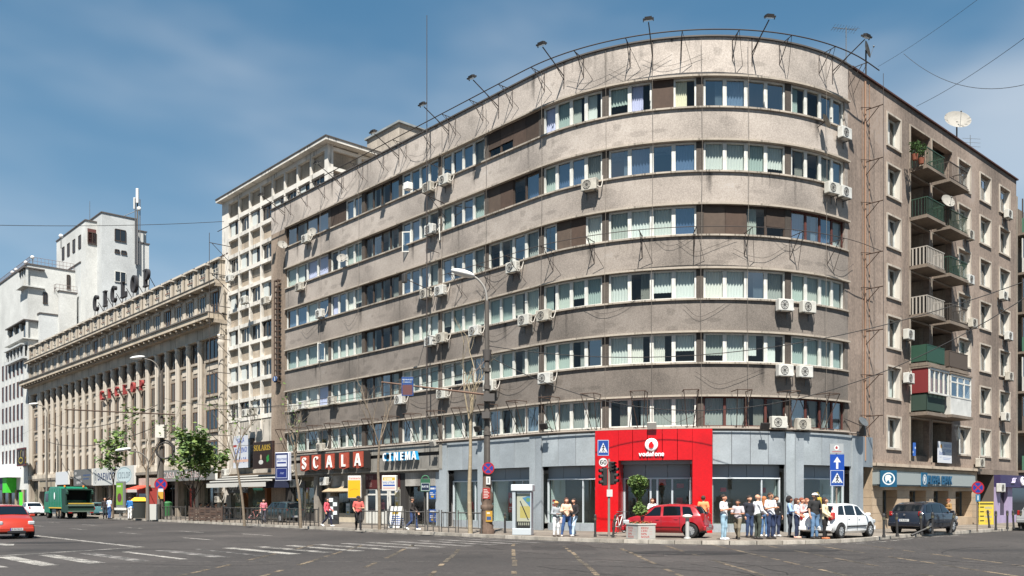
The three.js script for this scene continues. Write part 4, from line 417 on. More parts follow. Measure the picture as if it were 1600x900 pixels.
  // entrance below
  const cr = (p) => sAt(p); for (const [p0, p1, m] of [[347, 352, 0xb9b2a8], [376, 379, 0x7a4a26], [412, 415, 0x7a4a26], [428, 434, 0x8a6a34], [444, 447, 0x5b5048]]) { const g = mesh('entrance_post', band(cr(p0), cr(p1), PAVE, 3.4, -0.5, -0.1), M(m, 0.7), corner); }
  mesh('entrance_glass', band(cr(352), cr(446), PAVE, 2.6, -0.5, -0.49), glass, corner); mesh('entrance_back', band(cr(347), cr(446), 0.1, 3.7, -3.2, -3), M(0x4a3f33, 0.9), corner); mesh('entrance_head', band(cr(347), cr(446), 2.6, 3.75, -0.6, -0.12), M(0x57493a, 0.8), corner); mesh('entrance_floor', band(cr(347), cr(446), PAVE - 0.02, PAVE + 0.03, -3, 0), M(0x6f6a64, 0.9), corner);
  const nv = thing('navy_awning', 'dark navy awning over the jewellery shop under the blue sign', 'awning'); mesh('cloth', band(cr(432), cr(452), 2.55, 3.1, 0.02, 1.1), M(0x20263f, 0.85), nv);
  const ap = (label, px, py, o, w, h, hex) => { const q = Q(px, py, o), m = mesh('advert_panel', rb(w, h, 0.05, 0.01), printMat(ctex(64, 128, (x) => { x.fillStyle = hex; x.fillRect(0, 0, 64, 128); x.fillStyle = '#eee'; x.fillRect(8, 12, 48, 18); x.fillRect(8, 60, 30, 8); x.fillRect(8, 76, 48, 8); x.fillStyle = '#d9b23c'; x.fillRect(18, 92, 28, 20); }))); onFront(m, q.s, q.y, o); tag(m, label, 'advert'); };
  ap('upper blue advert panel at the edge of the dark glazed shop', 676, 770, 0.05, 0.6, 0.75, '#1e5fb0'); ap('lower blue advert panel at the edge of the dark glazed shop', 676, 806, 0.05, 0.6, 0.75, '#1d4f9c'); ap('yellow and blue poster right of the white cinema doors', 620.5, 778, 0.05, 0.45, 1.3, '#d8cfa8'); ap('pale notice in the window left of the white doors', 544, 795, -0.2, 0.5, 0.8, '#a8b8b8');
  const bd = thing('pavement_sign', 'white folding pavement sign with blue text in front of the white doors', 'sign', '', GP(620, 825, PAVE), -0.5); for (const k of [1, -1]) mesh('board', bx(0.75, 1.2, 0.03).rotateX(k * -0.2).translate(0, 0.6, k * 0.14), printMat(ctex(96, 150, (x, w, h) => { x.fillStyle = '#ece9e2'; x.fillRect(0, 0, w, h); x.fillStyle = '#3f63a8'; for (let i = 0; i < 5; i++) x.fillRect(14, 50 + i * 18, 50 + (i * 37) % 26, 9); x.fillStyle = '#d9b23c'; x.fillRect(14, 16, 40, 20); })), bd);
  const rk = thing('postcard_rack', 'dark rack with white cards beside the woman in pink', 'rack', '', GP(521, 819, PAVE), -0.6); mesh('panel', bx(0.9, 1.75, 0.1, 0, 0.88, 0), M(0x2b2b2c, 0.8), rk); for (let i = 0; i < 5; i++) mesh('card', bx(0.34, 0.24, 0.03, i % 2 ? 0.2 : -0.15, 0.45 + i * 0.27, 0.06), M(0xd5dbdb, 0.6), rk);
}
// vertical neon frame on the pier
{ const g = thing('vertical_sign_frame', 'rusty ladder shaped vertical sign frame on the plain pier', 'sign frame'), s = sAt(431, 0.35), y0 = yAt(s, 597, 0.35), y1 = yAt(s, 437, 0.35), L = []; for (const k of [-0.28, 0.28]) mesh('rail', band(s + k - 0.03, s + k + 0.03, y0, y1, 0.3, 0.36), rust, g); const n = 18; for (let i = 0; i <= n; i++) { const y = lerp(y0, y1 - 0.1, i / n); mesh('rung', merge([band(s - 0.3, s + 0.3, y, y + 0.09, 0.1, 0.34), band(s - 0.05, s + 0.05, y, y + 0.04, -0.01, 0.12)]), rust, g); }
  const pl = mesh('round_plate', cyl(0.28, 0.28, 0.05, 0, 0, 0, 20).rotateX(Math.PI / 2).scale(1.2, 0.7, 1), printMat(ctex(64, 64, (x) => { x.fillStyle = '#3a5f97'; x.fillRect(0, 0, 64, 64); x.fillStyle = '#e8e8e4'; x.fillRect(8, 26, 48, 12); })), g); onFront(pl, s, yAt(s, 592, 0.35), 0.4); }

// ---------- the long classical block with columns ----------
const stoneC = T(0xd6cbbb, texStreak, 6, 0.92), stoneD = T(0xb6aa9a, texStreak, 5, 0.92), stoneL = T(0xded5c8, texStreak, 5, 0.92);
{ const cb = thing('classical_building', 'long sandy stone block with a row of tall columns and a mansard of dormers', 'building'), sR = sAt(346, -0.1), sL = -98.2, n = 21, sp = 2.5, c0 = -42.8;
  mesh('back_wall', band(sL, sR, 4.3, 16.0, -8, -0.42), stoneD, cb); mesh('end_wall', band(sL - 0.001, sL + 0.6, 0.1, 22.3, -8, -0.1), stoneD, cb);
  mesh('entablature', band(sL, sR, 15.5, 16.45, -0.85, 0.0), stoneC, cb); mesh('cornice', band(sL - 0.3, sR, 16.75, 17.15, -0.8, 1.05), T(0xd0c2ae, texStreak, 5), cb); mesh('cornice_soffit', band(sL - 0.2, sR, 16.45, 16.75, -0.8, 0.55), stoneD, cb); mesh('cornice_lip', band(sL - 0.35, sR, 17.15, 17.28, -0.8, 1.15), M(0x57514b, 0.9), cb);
  const br = bx(0.22, 0.22, 0.75); for (let i = 0; i < 46; i++) { const s = lerp(sL + 0.6, sR - 0.4, i / 45), m = mesh('modillion', br, stoneD, cb); onFront(m, s, 16.62, 0.62); }
  const colP = [[0.36, 0], [0.4, 0.05], [0.4, 0.3], [0.33, 0.4], [0.33, 9.3], [0.36, 9.35], [0.36, 9.5], [0.32, 9.6], [0.32, 9.8], [0.42, 10.0], [0.42, 10.2], [0.36, 10.25], [0.36, 10.5], [0.46, 10.6], [0.46, 10.75], [0, 10.75]].map(([r, y]) => new THREE.Vector2(r, y)), colG = new THREE.LatheGeometry(colP, 12).scale(0.74, 1, 0.74);
  const ends = [sR - 0.35, sL + 0.7, sL + 4.6], colS = [...Array.from({ length: n }, (_, i) => c0 - i * sp), ...ends];
  for (const s of colS) { const c = mesh('column', colG, stoneL, cb); c.position.copy(FP(s, 4.78, -0.24)); }
  mesh('base_course', band(sL, sR, 4.3, 4.8, -0.85, 0.06), stoneC, cb);
  const rowsC = [[13.7, 15.45], [10.7, 12.5], [7.64, 9.43], [5.0, 6.7]], darkF = M(0x6b5747, 0.8);
  const bayW = []; for (let i = 0; i < n - 1; i++) bayW.push([c0 - i * sp - sp / 2, 1.4, 1]); bayW.push([(sR - 0.35 + c0) / 2, 2.4, 2], [(c0 - 20 * sp + sL + 4.6) / 2, 1.3, 1], [sL + 2.65, 2.2, 2]);
  for (const [s, w, mu] of bayW) { for (const [y0, y1] of rowsC) { winUnit(cb, s - w / 2, s + w / 2, y0, y1, -0.41, darkF, 'window', mu); mesh('sill', band(s - w / 2 - 0.15, s + w / 2 + 0.15, y0 - 0.2, y0, -0.42, -0.22), stoneD, cb); if (y0 > 6) mesh('relief_panel', band(s - w / 2 + 0.1, s + w / 2 - 0.1, y0 - 0.85, y0 - 0.35, -0.42, -0.37), stoneC, cb); } }
  // attic storey
  mesh('attic_wall', band(sL, sR, 17.2, 19.75, -6, -0.25), stoneL, cb); mesh('upper_cornice', band(sL - 0.15, sR, 19.75, 20.0, -1, 0.5), T(0xd2c5b3, texStreak, 5), cb); mesh('cornice_lip', band(sL - 0.2, sR, 20.0, 20.06, -1, 0.55), M(0x5d574f, 0.9), cb);
  const nd = 23, d0 = sR - 1.4, dsp = (sR - sL - 2.6) / (nd - 1);
  const lightF = T(0xcfc7ba, texPlain, 2, 0.7);
  for (let i = 0; i < nd; i++) { const s = d0 - i * dsp; winUnit(cb, s - 0.55, s + 0.55, 17.55, 19.3, -0.24, i % 4 ? lightF : darkF, 'attic_window', 1); mesh('window_head', band(s - 0.68, s + 0.68, 19.3, 19.45, -0.24, -0.05), stoneC, cb); mesh('pilaster', band(s + dsp / 2 - 0.35, s + dsp / 2 + 0.35, 17.3, 19.6, -0.24, -0.12), stoneC, cb); mesh('bracket', band(s + dsp / 2 - 0.12, s + dsp / 2 + 0.12, 19.5, 19.74, -0.12, 0.42), stoneD, cb);
    const d = new THREE.Group(); d.name = 'dormer'; cb.add(d); mesh('cheek', band(s - 0.95, s - 0.6, 20.06, 21.85, -1.6, -0.12), stoneC, d); mesh('cheek', band(s + 0.6, s + 0.95, 20.06, 21.85, -1.6, -0.12), stoneC, d); mesh('cap', band(s - 1.08, s + 1.08, 21.85, 22.02, -1.8, 0.06), stoneL, d); mesh('window', band(s - 0.6, s + 0.6, 20.1, 21.85, -0.26, -0.24), glassFar, d); mesh('frame', merge([band(s - 0.6, s - 0.5, 20.1, 21.85, -0.24, -0.19), band(s + 0.5, s + 0.6, 20.1, 21.85, -0.24, -0.19), band(s - 0.06, s + 0.06, 20.1, 21.85, -0.24, -0.2), band(s - 0.5, s + 0.5, 21.25, 21.35, -0.24, -0.205), band(s - 0.5, s - 0.06, 20.1, 20.9, -0.235, -0.21)]), lightF, d); mesh('rail', band(s - 0.58, s + 0.58, 20.9, 20.96, -0.16, -0.13), i % 3 ? M(0x6b3a2c, 0.8) : lightF, d); }
  mesh('mansard_wall', band(sL, sR, 20.06, 22.0, -6, -1.0), T(0x5b4f46, texStucco, 5), cb);
  const rf = mesh('roof', band(sL + 0.3, sR, 22.02, 22.3, -7.5, -0.7), T(0x4b3e37, texStucco, 3, 0.95), cb); { const L = []; const r = rng(55); for (let i = 0; i < 420; i++) { const s = lerp(sL + 1, sR, r()); L.push(band(s, s + 0.15 + r() * 0.25, 22.3, 22.33 + r() * 0.1, -0.72 - r() * 0.4, -0.6 + r() * 0.05)); } const t = mesh('tiles', merge(L), T(0x58463d, texPlain, 1), rf); t.userData.kind = 'stuff'; }
  // ground floor: pillars and dark shops
  mesh('shop_back', band(sL, sR, 0.1, 4.3, -5.3, -5), M(0x3d3934, 0.9), cb); mesh('canopy', band(sL + 6, sR, 4.02, 4.28, -0.6, 1.0), T(0x8d857b, texStreak, 4), cb);
  for (let i = 0; i < 14; i++) { const s = lerp(sR - 0.4, sL + 0.4, i / 13); mesh('pillar', band(s - 0.35, s + 0.35, PAVE, 4.0, -0.9, -0.05), stoneD, cb); if (i) { const s2 = lerp(sR - 0.4, sL + 0.4, (i - 1) / 13); mesh('shop_window', band(s + 0.35, s2 - 0.35, 0.3, 3.0, -0.62, -0.6), i % 3 ? glass : glassFar, cb); mesh('mullion', merge([band((s + s2) / 2 - 0.05, (s + s2) / 2 + 0.05, PAVE, 3.0, -0.7, -0.55), band(s + 0.35, s2 - 0.35, 3.0, 3.12, -0.7, -0.55)]), M(0x5d5a56, 0.6), cb); mesh('fascia_panel', band(s + 0.35, s2 - 0.35, 3.12, 4.0, -0.7, -0.5), [M(0x5b5852, 0.8), M(0x47423d, 0.8), M(0x7a756d, 0.8)][i % 3], cb); } }
  // roof letters and red letters between the columns
  const big = [[150, 472], [164, 461], [178, 451], [192, 442], [210.5, 438 - 4], [229, 437]], bigS = sAt(150, -1.0), rl = thing('roof_lettering', 'black serif CICLOP letters standing on the roof of the classical block', 'sign');
  const sC0 = sAt(150, -1), sC1 = sAt(229, -1); [...'CICLOP'].forEach((c, i) => { const s = lerp(sC0, sC1, [0, 0.2, 0.38, 0.58, 0.78, 1][i]), l = mesh('letter', text3(c, 1.75, 0.3, serif), M(0x2c2a2b, 0.7), rl); onFront(l, s, 24.0, -1); const b = mesh('support', merge([bar(V(-0.5, -1.5, 0), V(-0.5, 0, -0.1), 0.04), bar(V(0.5, -1.5, 0), V(0.5, 0, -0.1), 0.04), bar(V(0.5, -1.5, -1.2), V(0.5, 0.3, -0.1), 0.04)]), steelDark, rl); onFront(b, s, 23.75, -1); });
  const fl = thing('column_lettering', 'red serif CICLOP letters hung across the columns of the classical block', 'sign'), sF0 = sAt(160, 0.15), sF1 = sAt(222, 0.15); [...'CICLOP'].forEach((c, i) => { const l = mesh('letter', text3(c, 1.0, 0.25, serif), M(0x8a3431, 0.7), fl); onFront(l, lerp(sF0, sF1, i / 5), 12.9, 0.2); }); mesh('carrier', band(sF0 - 0.5, sF1 + 0.5, 12.85, 12.92, -0.1, 0.05), rust, fl);
  // shop signs
  const sgn = (label, p0, p1, y0, y1, o, tex, col = 0xcfccc5) => { const a = sAt(p0, o), b = sAt(p1, o), g = thing('shop_sign', label, 'sign'); const w = b - a, h = y1 - y0; onFront(g, (a + b) / 2, (y0 + y1) / 2, o); mesh('box', bx(w, h, 0.2, 0, 0, -0.11), M(col, 0.6), g); mesh('face', new THREE.PlaneGeometry(w, h), printMat(tex, 0.6), g); };
  sgn('long white car dealer sign with blue letters and an oval on the classical block', 145, 209, 3.15, 5.0, 1.15, ctex(1024, 180, (x, w, h) => { x.fillStyle = '#dcdcd6'; x.fillRect(0, 0, w, h); x.strokeStyle = '#3a4148'; x.lineWidth = 6; x.beginPath(); x.ellipse(70, 90, 32, 66, 0, 0, 7); x.stroke(); for (const k of [-12, 0, 12]) { x.beginPath(); x.moveTo(70 + k, 50); x.lineTo(70 + k, 130); x.stroke(); } x.fillStyle = '#1f3566'; x.font = 'bold 105px sans-serif'; x.fillText('DAEWOO', 125, 130); x.strokeStyle = '#8fb0b8'; x.lineWidth = 8; x.fillStyle = '#d4e4e6'; x.beginPath(); x.ellipse(800, 90, 170, 74, 0, 0, 7); x.fill(); x.stroke(); x.fillStyle = '#8a979c'; x.font = 'bold 84px sans-serif'; x.fillText('CICLOP', 650, 120); }));
  sgn('grey photographic sign with a face left of the car dealer sign', 115, 143, 3.2, 5.0, 1.15, ctex(256, 180, (x, w, h) => { x.fillStyle = '#70706e'; x.fillRect(0, 0, w, h); x.fillStyle = '#b9b6b2'; for (let i = 0; i < 7; i++) { x.beginPath(); x.arc(30 + i * 13, 40 + (i * 53) % 110, 16, 0, 7); x.fill(); } x.fillStyle = '#3f557d'; x.fillRect(140, 60, 100, 16); x.fillRect(140, 100, 80, 14); }));
  sgn('blank white shop sign farther along the classical block', 87, 106, 3.4, 4.9, 1.15, ctex(64, 32, (x) => { x.fillStyle = '#e4e7ea'; x.fillRect(0, 0, 64, 32); }));
  sgn('red and white raised letter shop sign behind the leafy tree', 253, 336, 3.3, 4.3, 1.1, ctex(1024, 128, (x, w, h) => { x.fillStyle = '#8b8a86'; x.fillRect(0, 0, w, h); x.fillStyle = '#a33c34'; x.font = 'bold 92px serif'; x.fillText('CASA COMUNISTA', 14, 94); x.fillStyle = '#e6e1da'; x.fillText('CASA COMUNISTA', 20, 90); }));
  sgn('beige shop sign panel next to the white modern house', 62, 86, 3.2, 4.3, 0.9, ctex(64, 32, (x) => { x.fillStyle = '#b5a78f'; x.fillRect(0, 0, 64, 32); }));
  const fz = thing('flower_kiosk', 'small kiosk with red awning and striped front by the wheelie bins', 'kiosk', '', FP(sAt(224, 1.6), PAVE, 1.6), TN(-50).ry); mesh('body', bx(3.0, 2.6, 1.4, 0, 1.3, -0.7), M(0x9a3a34, 0.7), fz); mesh('awning', bx(3.4, 0.08, 1.3, 0, 2.65, 0.55, 0, 0.3), M(0xc2452f, 0.8), fz); mesh('valance', bx(3.4, 0.28, 0.03, 0, 2.35, 1.18), printMat(ctex(128, 16, (x) => { for (let i = 0; i < 16; i++) { x.fillStyle = i % 2 ? '#e6e0d8' : '#c23f30'; x.fillRect(i * 8, 0, 8, 16); } })), fz); mesh('opening', bx(2.2, 1.0, 0.02, 0, 1.6, 0.012), glassFar, fz); mesh('roof_box', bx(3.0, 0.9, 1.3, 0, 3.1, -0.75), T(0xc0aca0, texPlain, 2), fz);
  const gs = thing('green_poster_case', 'green advertising poster case in front of the car dealer shop', 'advert', '', FP(sAt(189, 4.0), PAVE, 4.0), TN(-50).ry); mesh('case', rb(1.9, 2.9, 0.25, 0.05, 0, 1.75, 0), M(0x6d6f6c, 0.5), gs); mesh('poster', new THREE.PlaneGeometry(1.7, 2.0).translate(0, 2.05, 0.13), printMat(ctex(128, 150, (x, w, h) => { x.fillStyle = '#8fc23a'; x.fillRect(0, 0, w, h); x.fillStyle = '#7a3a4c'; x.beginPath(); x.ellipse(64, 100, 42, 30, 0, 0, 7); x.fill(); x.fillStyle = '#e4e9d0'; x.fillRect(14, 16, 80, 12); })), gs); mesh('ledge', bx(2.0, 0.2, 0.4, 0, 0.7, 0.05), M(0xd6d6d0, 0.6), gs); mesh('foot', bx(0.3, 0.4, 0.2, 0, 0.2, 0), M(0x6d6f6c, 0.5), gs);
}
// ---------- the white modern house ----------
{ const wb = thing('modern_building', 'stepped white modernist tower beyond the classical block', 'building'), wm = T(0xdcdcd9, texPlain, 14, 0.9), wm2 = T(0xd3d5d5, texPlain, 11, 0.9), edge = M(0x554f4c, 0.8);
  const vol = (t0, t1, w0, w1, y0, y1, m = wm) => { mesh('volume', band(-t1, -t0, y0, y1, -w1, -w0), m, wb); mesh('roof_edge', band(-t1 - 0.1, -t0 + 0.1, y1, y1 + 0.14, -w1 - 0.1, -w0 + 0.1), edge, wb); };
  vol(98.4, 131, 0.0, 14, 0.1, 33.2); vol(97.2, 98.45, 1.2, 7, 18, 26.6, wm2); vol(96, 106, 5.9, 14, 18, 34.0, wm2); vol(94, 107.4, 5.95, 14, 18.1, 39.3); vol(92, 104, 7.4, 12.0, 18.2, 40.2, wm2); vol(92.4, 100, 12.05, 13.8, 18.3, 37.2); vol(96.6, 97.19, 3.4, 5.6, 18.2, 29.8);
  const W = (s, w, wd, y0, y1, fm = brownFrame) => { // a window in a wall that faces the viewer along the street
    const g = new THREE.Group(); g.name = 'window'; wb.add(g); mesh('pane', band(s + 0.02, s + 0.03, y0, y1, -w - wd, -w), glassFar, g); mesh('frame', merge([band(s + 0.0, s + 0.09, y1, y1 + 0.08, -w - wd, -w), band(s, s + 0.12, y0 - 0.1, y0, -w - wd - 0.1, -w + 0.1), band(s, s + 0.09, y0, y1, -w, -w + 0.08), band(s, s + 0.09, y0, y1, -w - wd - 0.08, -w - wd), band(s + 0.03, s + 0.08, y0, y1, -w - wd / 2 - 0.04, -w - wd / 2 + 0.04)]), fm, g); };
  const pw = (px, t) => { const a = (px - CX) / FL, X = 1.31 - 0.6726 * t, D = 45.61 + 0.7401 * t; return (a * D - X) / (0.7401 - a * 0.6724); }, hy = (px, t, py) => { const w = pw(px, t), d = 45.61 + 0.7401 * t + 0.6724 * w; return EYE + (CY - py) * d / FL; };
  for (const [t, p0, p1, ya, yb, f] of [[92, 180, 196, 358, 375, 0], [92, 180, 196, 424, 439, 1], [94, 138, 150, 363, 380, 0], [96, 149, 160, 423, 438, 1], [96, 130, 141, 454, 468, 1], [98.4, 105, 109, 430, 450, 0], [98.4, 68, 73, 457, 473, 0], [98.4, 111, 115, 459, 471, 0], [92, 180, 186, 390, 394, 0], [92, 190, 197, 392, 396, 0]]) W(-t, pw(p0, t), pw(p1, t) - pw(p0, t), hy(p0, t, yb), hy(p0, t, ya), f ? whiteFrame : brownFrame);
  // street face of the tower and of the lower block
  for (const t of [96.4, 99, 101.5, 104]) winUnit(wb, -t - 0.55, -t + 0.55, 36.0, 37.8, -5.94, brownFrame);
  for (let i = 0; i < 6; i++) { const s = -100 - i * 2.1; mesh('fin', band(s - 0.3, s + 0.3, 6, 21.5, 0.001, 0.14), wm2, wb); for (const y of [6.5, 9.6, 12.7, 15.8, 18.9]) winUnit(wb, s - 1.7, s - 0.4, y, y + 2.1, 0.002, M(0x5d2a26, 0.8), 'window', 0, M(0x2a2526, 0.4)); }
  for (const [y, t0, t1] of [[23.3, 98.6, 108], [30.3, 98.6, 101.6]]) { mesh('balcony_slab', band(-t1, -t0 + 0.6, y - 0.15, y, -2, 0.7), wm, wb); mesh('balcony_roof', band(-t1, -t0 + 0.6, y + 2.3, y + 2.45, -2, 0.6), edge, wb); mesh('opening', band(-t1 + 0.1, -t0, y + 0.02, y + 2.28, 0.003, 0.02), glassFar, wb); for (let i = 0; i < 4; i++) { const s = lerp(-t1, -t0 + 0.2, i / 3); mesh('post', band(s, s + 0.3, y, y + 2.3, 0.025, 0.3), wm, wb); } mesh('balcony_front', band(-t1, -t0 + 0.6, y + 0.001, y + 0.8, 0.62, 0.7), wm, wb); }
  mesh('ribbon_window', band(-108, -98.8, 20.9, 22.4, 0.3, 0.32), glassFar, wb); mesh('ribbon_frame', merge([...Array.from({ length: 6 }, (_, i) => band(-108 + i * 1.8, -107.7 + i * 1.8, 20.9, 22.4, 0.28, 0.5)), band(-108, -98.6, 22.4, 22.6, 0.001, 0.8), band(-108, -98.6, 20.6, 20.9, 0.001, 0.6)]), wm2, wb);
  const rail = (t0, t1, w0, w1, y, m = M(0x7a6a66, 0.7)) => { const L = []; const pts = [[t1, w0], [t0, w0], [t0, w1]]; for (let k = 0; k < 2; k++) { const [ta, wa] = pts[k], [tb, wb2] = pts[k + 1], A = FP(-ta, y, -wa), B = FP(-tb, y, -wb2), n = Math.max(2, Math.round(A.distanceTo(B) / 0.45)); for (const h of [0.5, 1.0]) L.push(bar(A.clone().setY(y + h), B.clone().setY(y + h), 0.03, 4)); for (let i = 0; i <= n; i++) { const p = A.clone().lerp(B, i / n); L.push(bar(p, p.clone().setY(y + 1), 0.022, 4)); } } mesh('terrace_rail', merge(L), m, wb); };
  rail(98.6, 118, 0.3, 5.8, 33.3); rail(96.2, 101, 6.1, 8, 34.1, M(0x8e4038, 0.8)); rail(94.2, 94.25, 6.1, 7.4, 36.4); rail(97.4, 98.3, 3.2, 6.8, 29.9); rail(96.7, 97.1, 3.5, 5.6, 26.7);
  for (const [px, py] of [[6, 402], [12, 397], [27, 399], [37, 391], [75, 398]]) { const s = -100 - (40 - px) * 0.35, p = FP(s, 33.3, -1.2), g = new THREE.Group(); g.name = 'globe_lamp'; wb.add(g); mesh('post', bar(p, p.clone().setY(34.6), 0.05), steelGrey, g); mesh('globe', sph(0.26, p.x, 34.85, p.z), M(0xeeece8, 0.5), g); }
  mesh('door_shade', band(-94 + 0.002, -94 + 0.03, 36.4, 38.3, -7.3, -6.2), M(0x57312c, 0.8), wb); mesh('red_awning', band(-100, -97, 34.6, 35.2, -6.9, -6.2), M(0x86322c, 0.8), wb);
  const mast = thing('antenna_mast', 'lattice phone antenna mast at the edge of the white tower', 'antenna', '', FP(-91.9, 34, -12.05)); mesh('pole', merge([cyl(0.14, 0.12, 10.2, 0, 0, 0, 8), ...[0, 1, 2].map((i) => cyl(0.07, 0.07, 9, Math.cos(i * 2.1) * 0.35, 0, Math.sin(i * 2.1) * 0.35, 5))]), M(0x5c5b5b, 0.6), mast); mesh('panel', rb(0.35, 2.0, 0.3, 0.05, 0.1, 9.4, 0.25), M(0xd2d2cf, 0.5), mast); mesh('panel', rb(0.3, 1.6, 0.25, 0.05, -0.35, 8.4, 0.1), M(0xb7b7b4, 0.5), mast); mesh('dish', sph(0.3, 0.35, 7.6, 0.35, 1, 1, 0.5), M(0xbdbdb9, 0.5), mast); mesh('stay', bar(V(0, 7.5, 0), V(-2.8, 5.4, 1.8), 0.04), steelGrey, mast);
  const ms = thing('thin_aerial', 'thin whip aerial on the white tower roof', 'aerial', '', FP(-99, 39.4, -8)); mesh('mast', cyl(0.04, 0.03, 4.2, 0, 0, 0, 5), steelGrey, ms);
  // shops at its foot
  const fb = thing('white_canopy_sign', 'big white box sign over the purple shop at the far end of the street', 'sign'); mesh('box', band(-128, -102, 4.7, 6.5, 0.002, 1.6), M(0xd9dadb, 0.6), fb);
  const pp = thing('purple_shop', 'purple and white shop fascia with green edge under the big white sign', 'sign'); mesh('board', band(-128, -106.6, 3.1, 4.65, 0.002, 1.2), printMat(ctex(256, 64, (x, w, h) => { x.fillStyle = '#4d3566'; x.fillRect(0, 0, w, h); x.fillStyle = '#c9b9d2'; for (let i = 0; i < 12; i++) x.fillRect(10 + i * 20, 16, 12, 6 + (i * 7) % 18); x.fillStyle = '#d8d4da'; x.fillRect(0, 52, w, 12); })), pp); mesh('green_edge', band(-106.6, -104.4, 2.6, 4.65, 0.002, 1.22), M(0x3fbf30, 0.6), pp);
  const gf = thing('green_flag_sign', 'bright green upright banner sign beside the white car', 'sign'); mesh('panel', band(sAt(30, 2), sAt(34, 2), 0.3, 2.6, 1.9, 2.0), M(0x4fd02c, 0.6), gf);
  mesh('shop_glass', band(-128, -99, 0.3, 3.0, 0.003, 0.02), glassFar, wb); for (let i = 0; i < 8; i++) mesh('shop_pillar', band(-126 + i * 3.6, -125.6 + i * 3.6, PAVE, 3.0, 0.02, 0.2), T(0xb8a98f, texPlain, 2), wb);
  const cs = Q(31, 714, 1.2), csg = thing('casino_sign', 'dark neon sign with a golden figure on the white house above the shops', 'sign'); onFront(csg, cs.s, cs.y, 1.0); mesh('panel', rb(4.2, 2.4, 0.2, 0.03), printMat(ctex(256, 160, (x, w, h) => { x.fillStyle = '#2a211d'; x.fillRect(0, 0, w, h); x.strokeStyle = '#c9b13c'; x.lineWidth = 10; x.beginPath(); x.ellipse(128, 110, 60, 24, 0, 0, 7); x.stroke(); x.lineWidth = 8; x.beginPath(); x.moveTo(128, 90); x.lineTo(120, 40); x.lineTo(150, 20); x.stroke(); x.strokeStyle = '#dcd6cc'; x.lineWidth = 6; x.beginPath(); x.moveTo(60, 30); x.lineTo(60, 90); x.moveTo(190, 30); x.lineTo(200, 80); x.lineTo(220, 30); x.stroke(); x.strokeStyle = '#8a3a3a'; x.strokeRect(6, 6, w - 12, h - 12); })), csg);
}
// ---------- air conditioners ----------
const ORD = ['first', 'second', 'third', 'fourth', 'fifth', 'sixth', 'seventh', 'eighth', 'ninth', 'tenth', 'eleventh', 'twelfth', 'thirteenth', 'fourteenth', 'fifteenth', 'sixteenth', 'seventeenth', 'eighteenth', 'nineteenth', 'twentieth'];
const acMats = [T(0xd8d5cc, texPlain, 1.5, 0.55), T(0xcbc6ba, texStreak, 1.2, 0.6), T(0xdedcd6, texPlain, 1.1, 0.5)];
const acCase = rb(0.82, 0.56, 0.3, 0.03), acFan = merge([new THREE.TorusGeometry(0.2, 0.015, 5, 20), new THREE.TorusGeometry(0.13, 0.008, 4, 16), new THREE.TorusGeometry(0.06, 0.012, 4, 12), new THREE.CircleGeometry(0.2, 20).translate(0, 0, -0.008), ...[0, 1, 2, 3].map((i) => bx(0.4, 0.008, 0.008, 0, 0, 0, 0, 0, i * Math.PI / 4))]).translate(-0.1, 0, 0.157), acFoot = merge([bx(0.04, 0.04, 0.5, -0.3, -0.3, -0.06), bx(0.04, 0.04, 0.5, 0.3, -0.3, -0.06), bx(0.03, 0.35, 0.03, -0.3, -0.45, -0.27), bx(0.03, 0.35, 0.03, 0.3, -0.45, -0.27)]), acSide = merge([0, 1, 2, 3, 4].map((i) => bx(0.004, 0.02, 0.2, 0.412, -0.16 + i * 0.08, 0)));
function ac(s, y, label, group, k = 0) { const g = thing('air_conditioner', label, 'air conditioner', group); onFront(g, s, y, 0.3); mesh('case', acCase, acMats[k % 3], g); mesh('fan_grille', acFan, M(0x45423f, 0.7), g); mesh('bracket', acFoot, steelGrey, g); mesh('vent', acSide, M(0x7a7771, 0.7), g);
  mesh('hose', tubeOf([V(0.41, -0.1, 0), V(0.55, -0.2, -0.05), V(0.58, 0.1, -0.2), V(0.56, 0.45, -0.28)], 0.025, 12), M(0xb5afa5, 0.8), g); return g; }
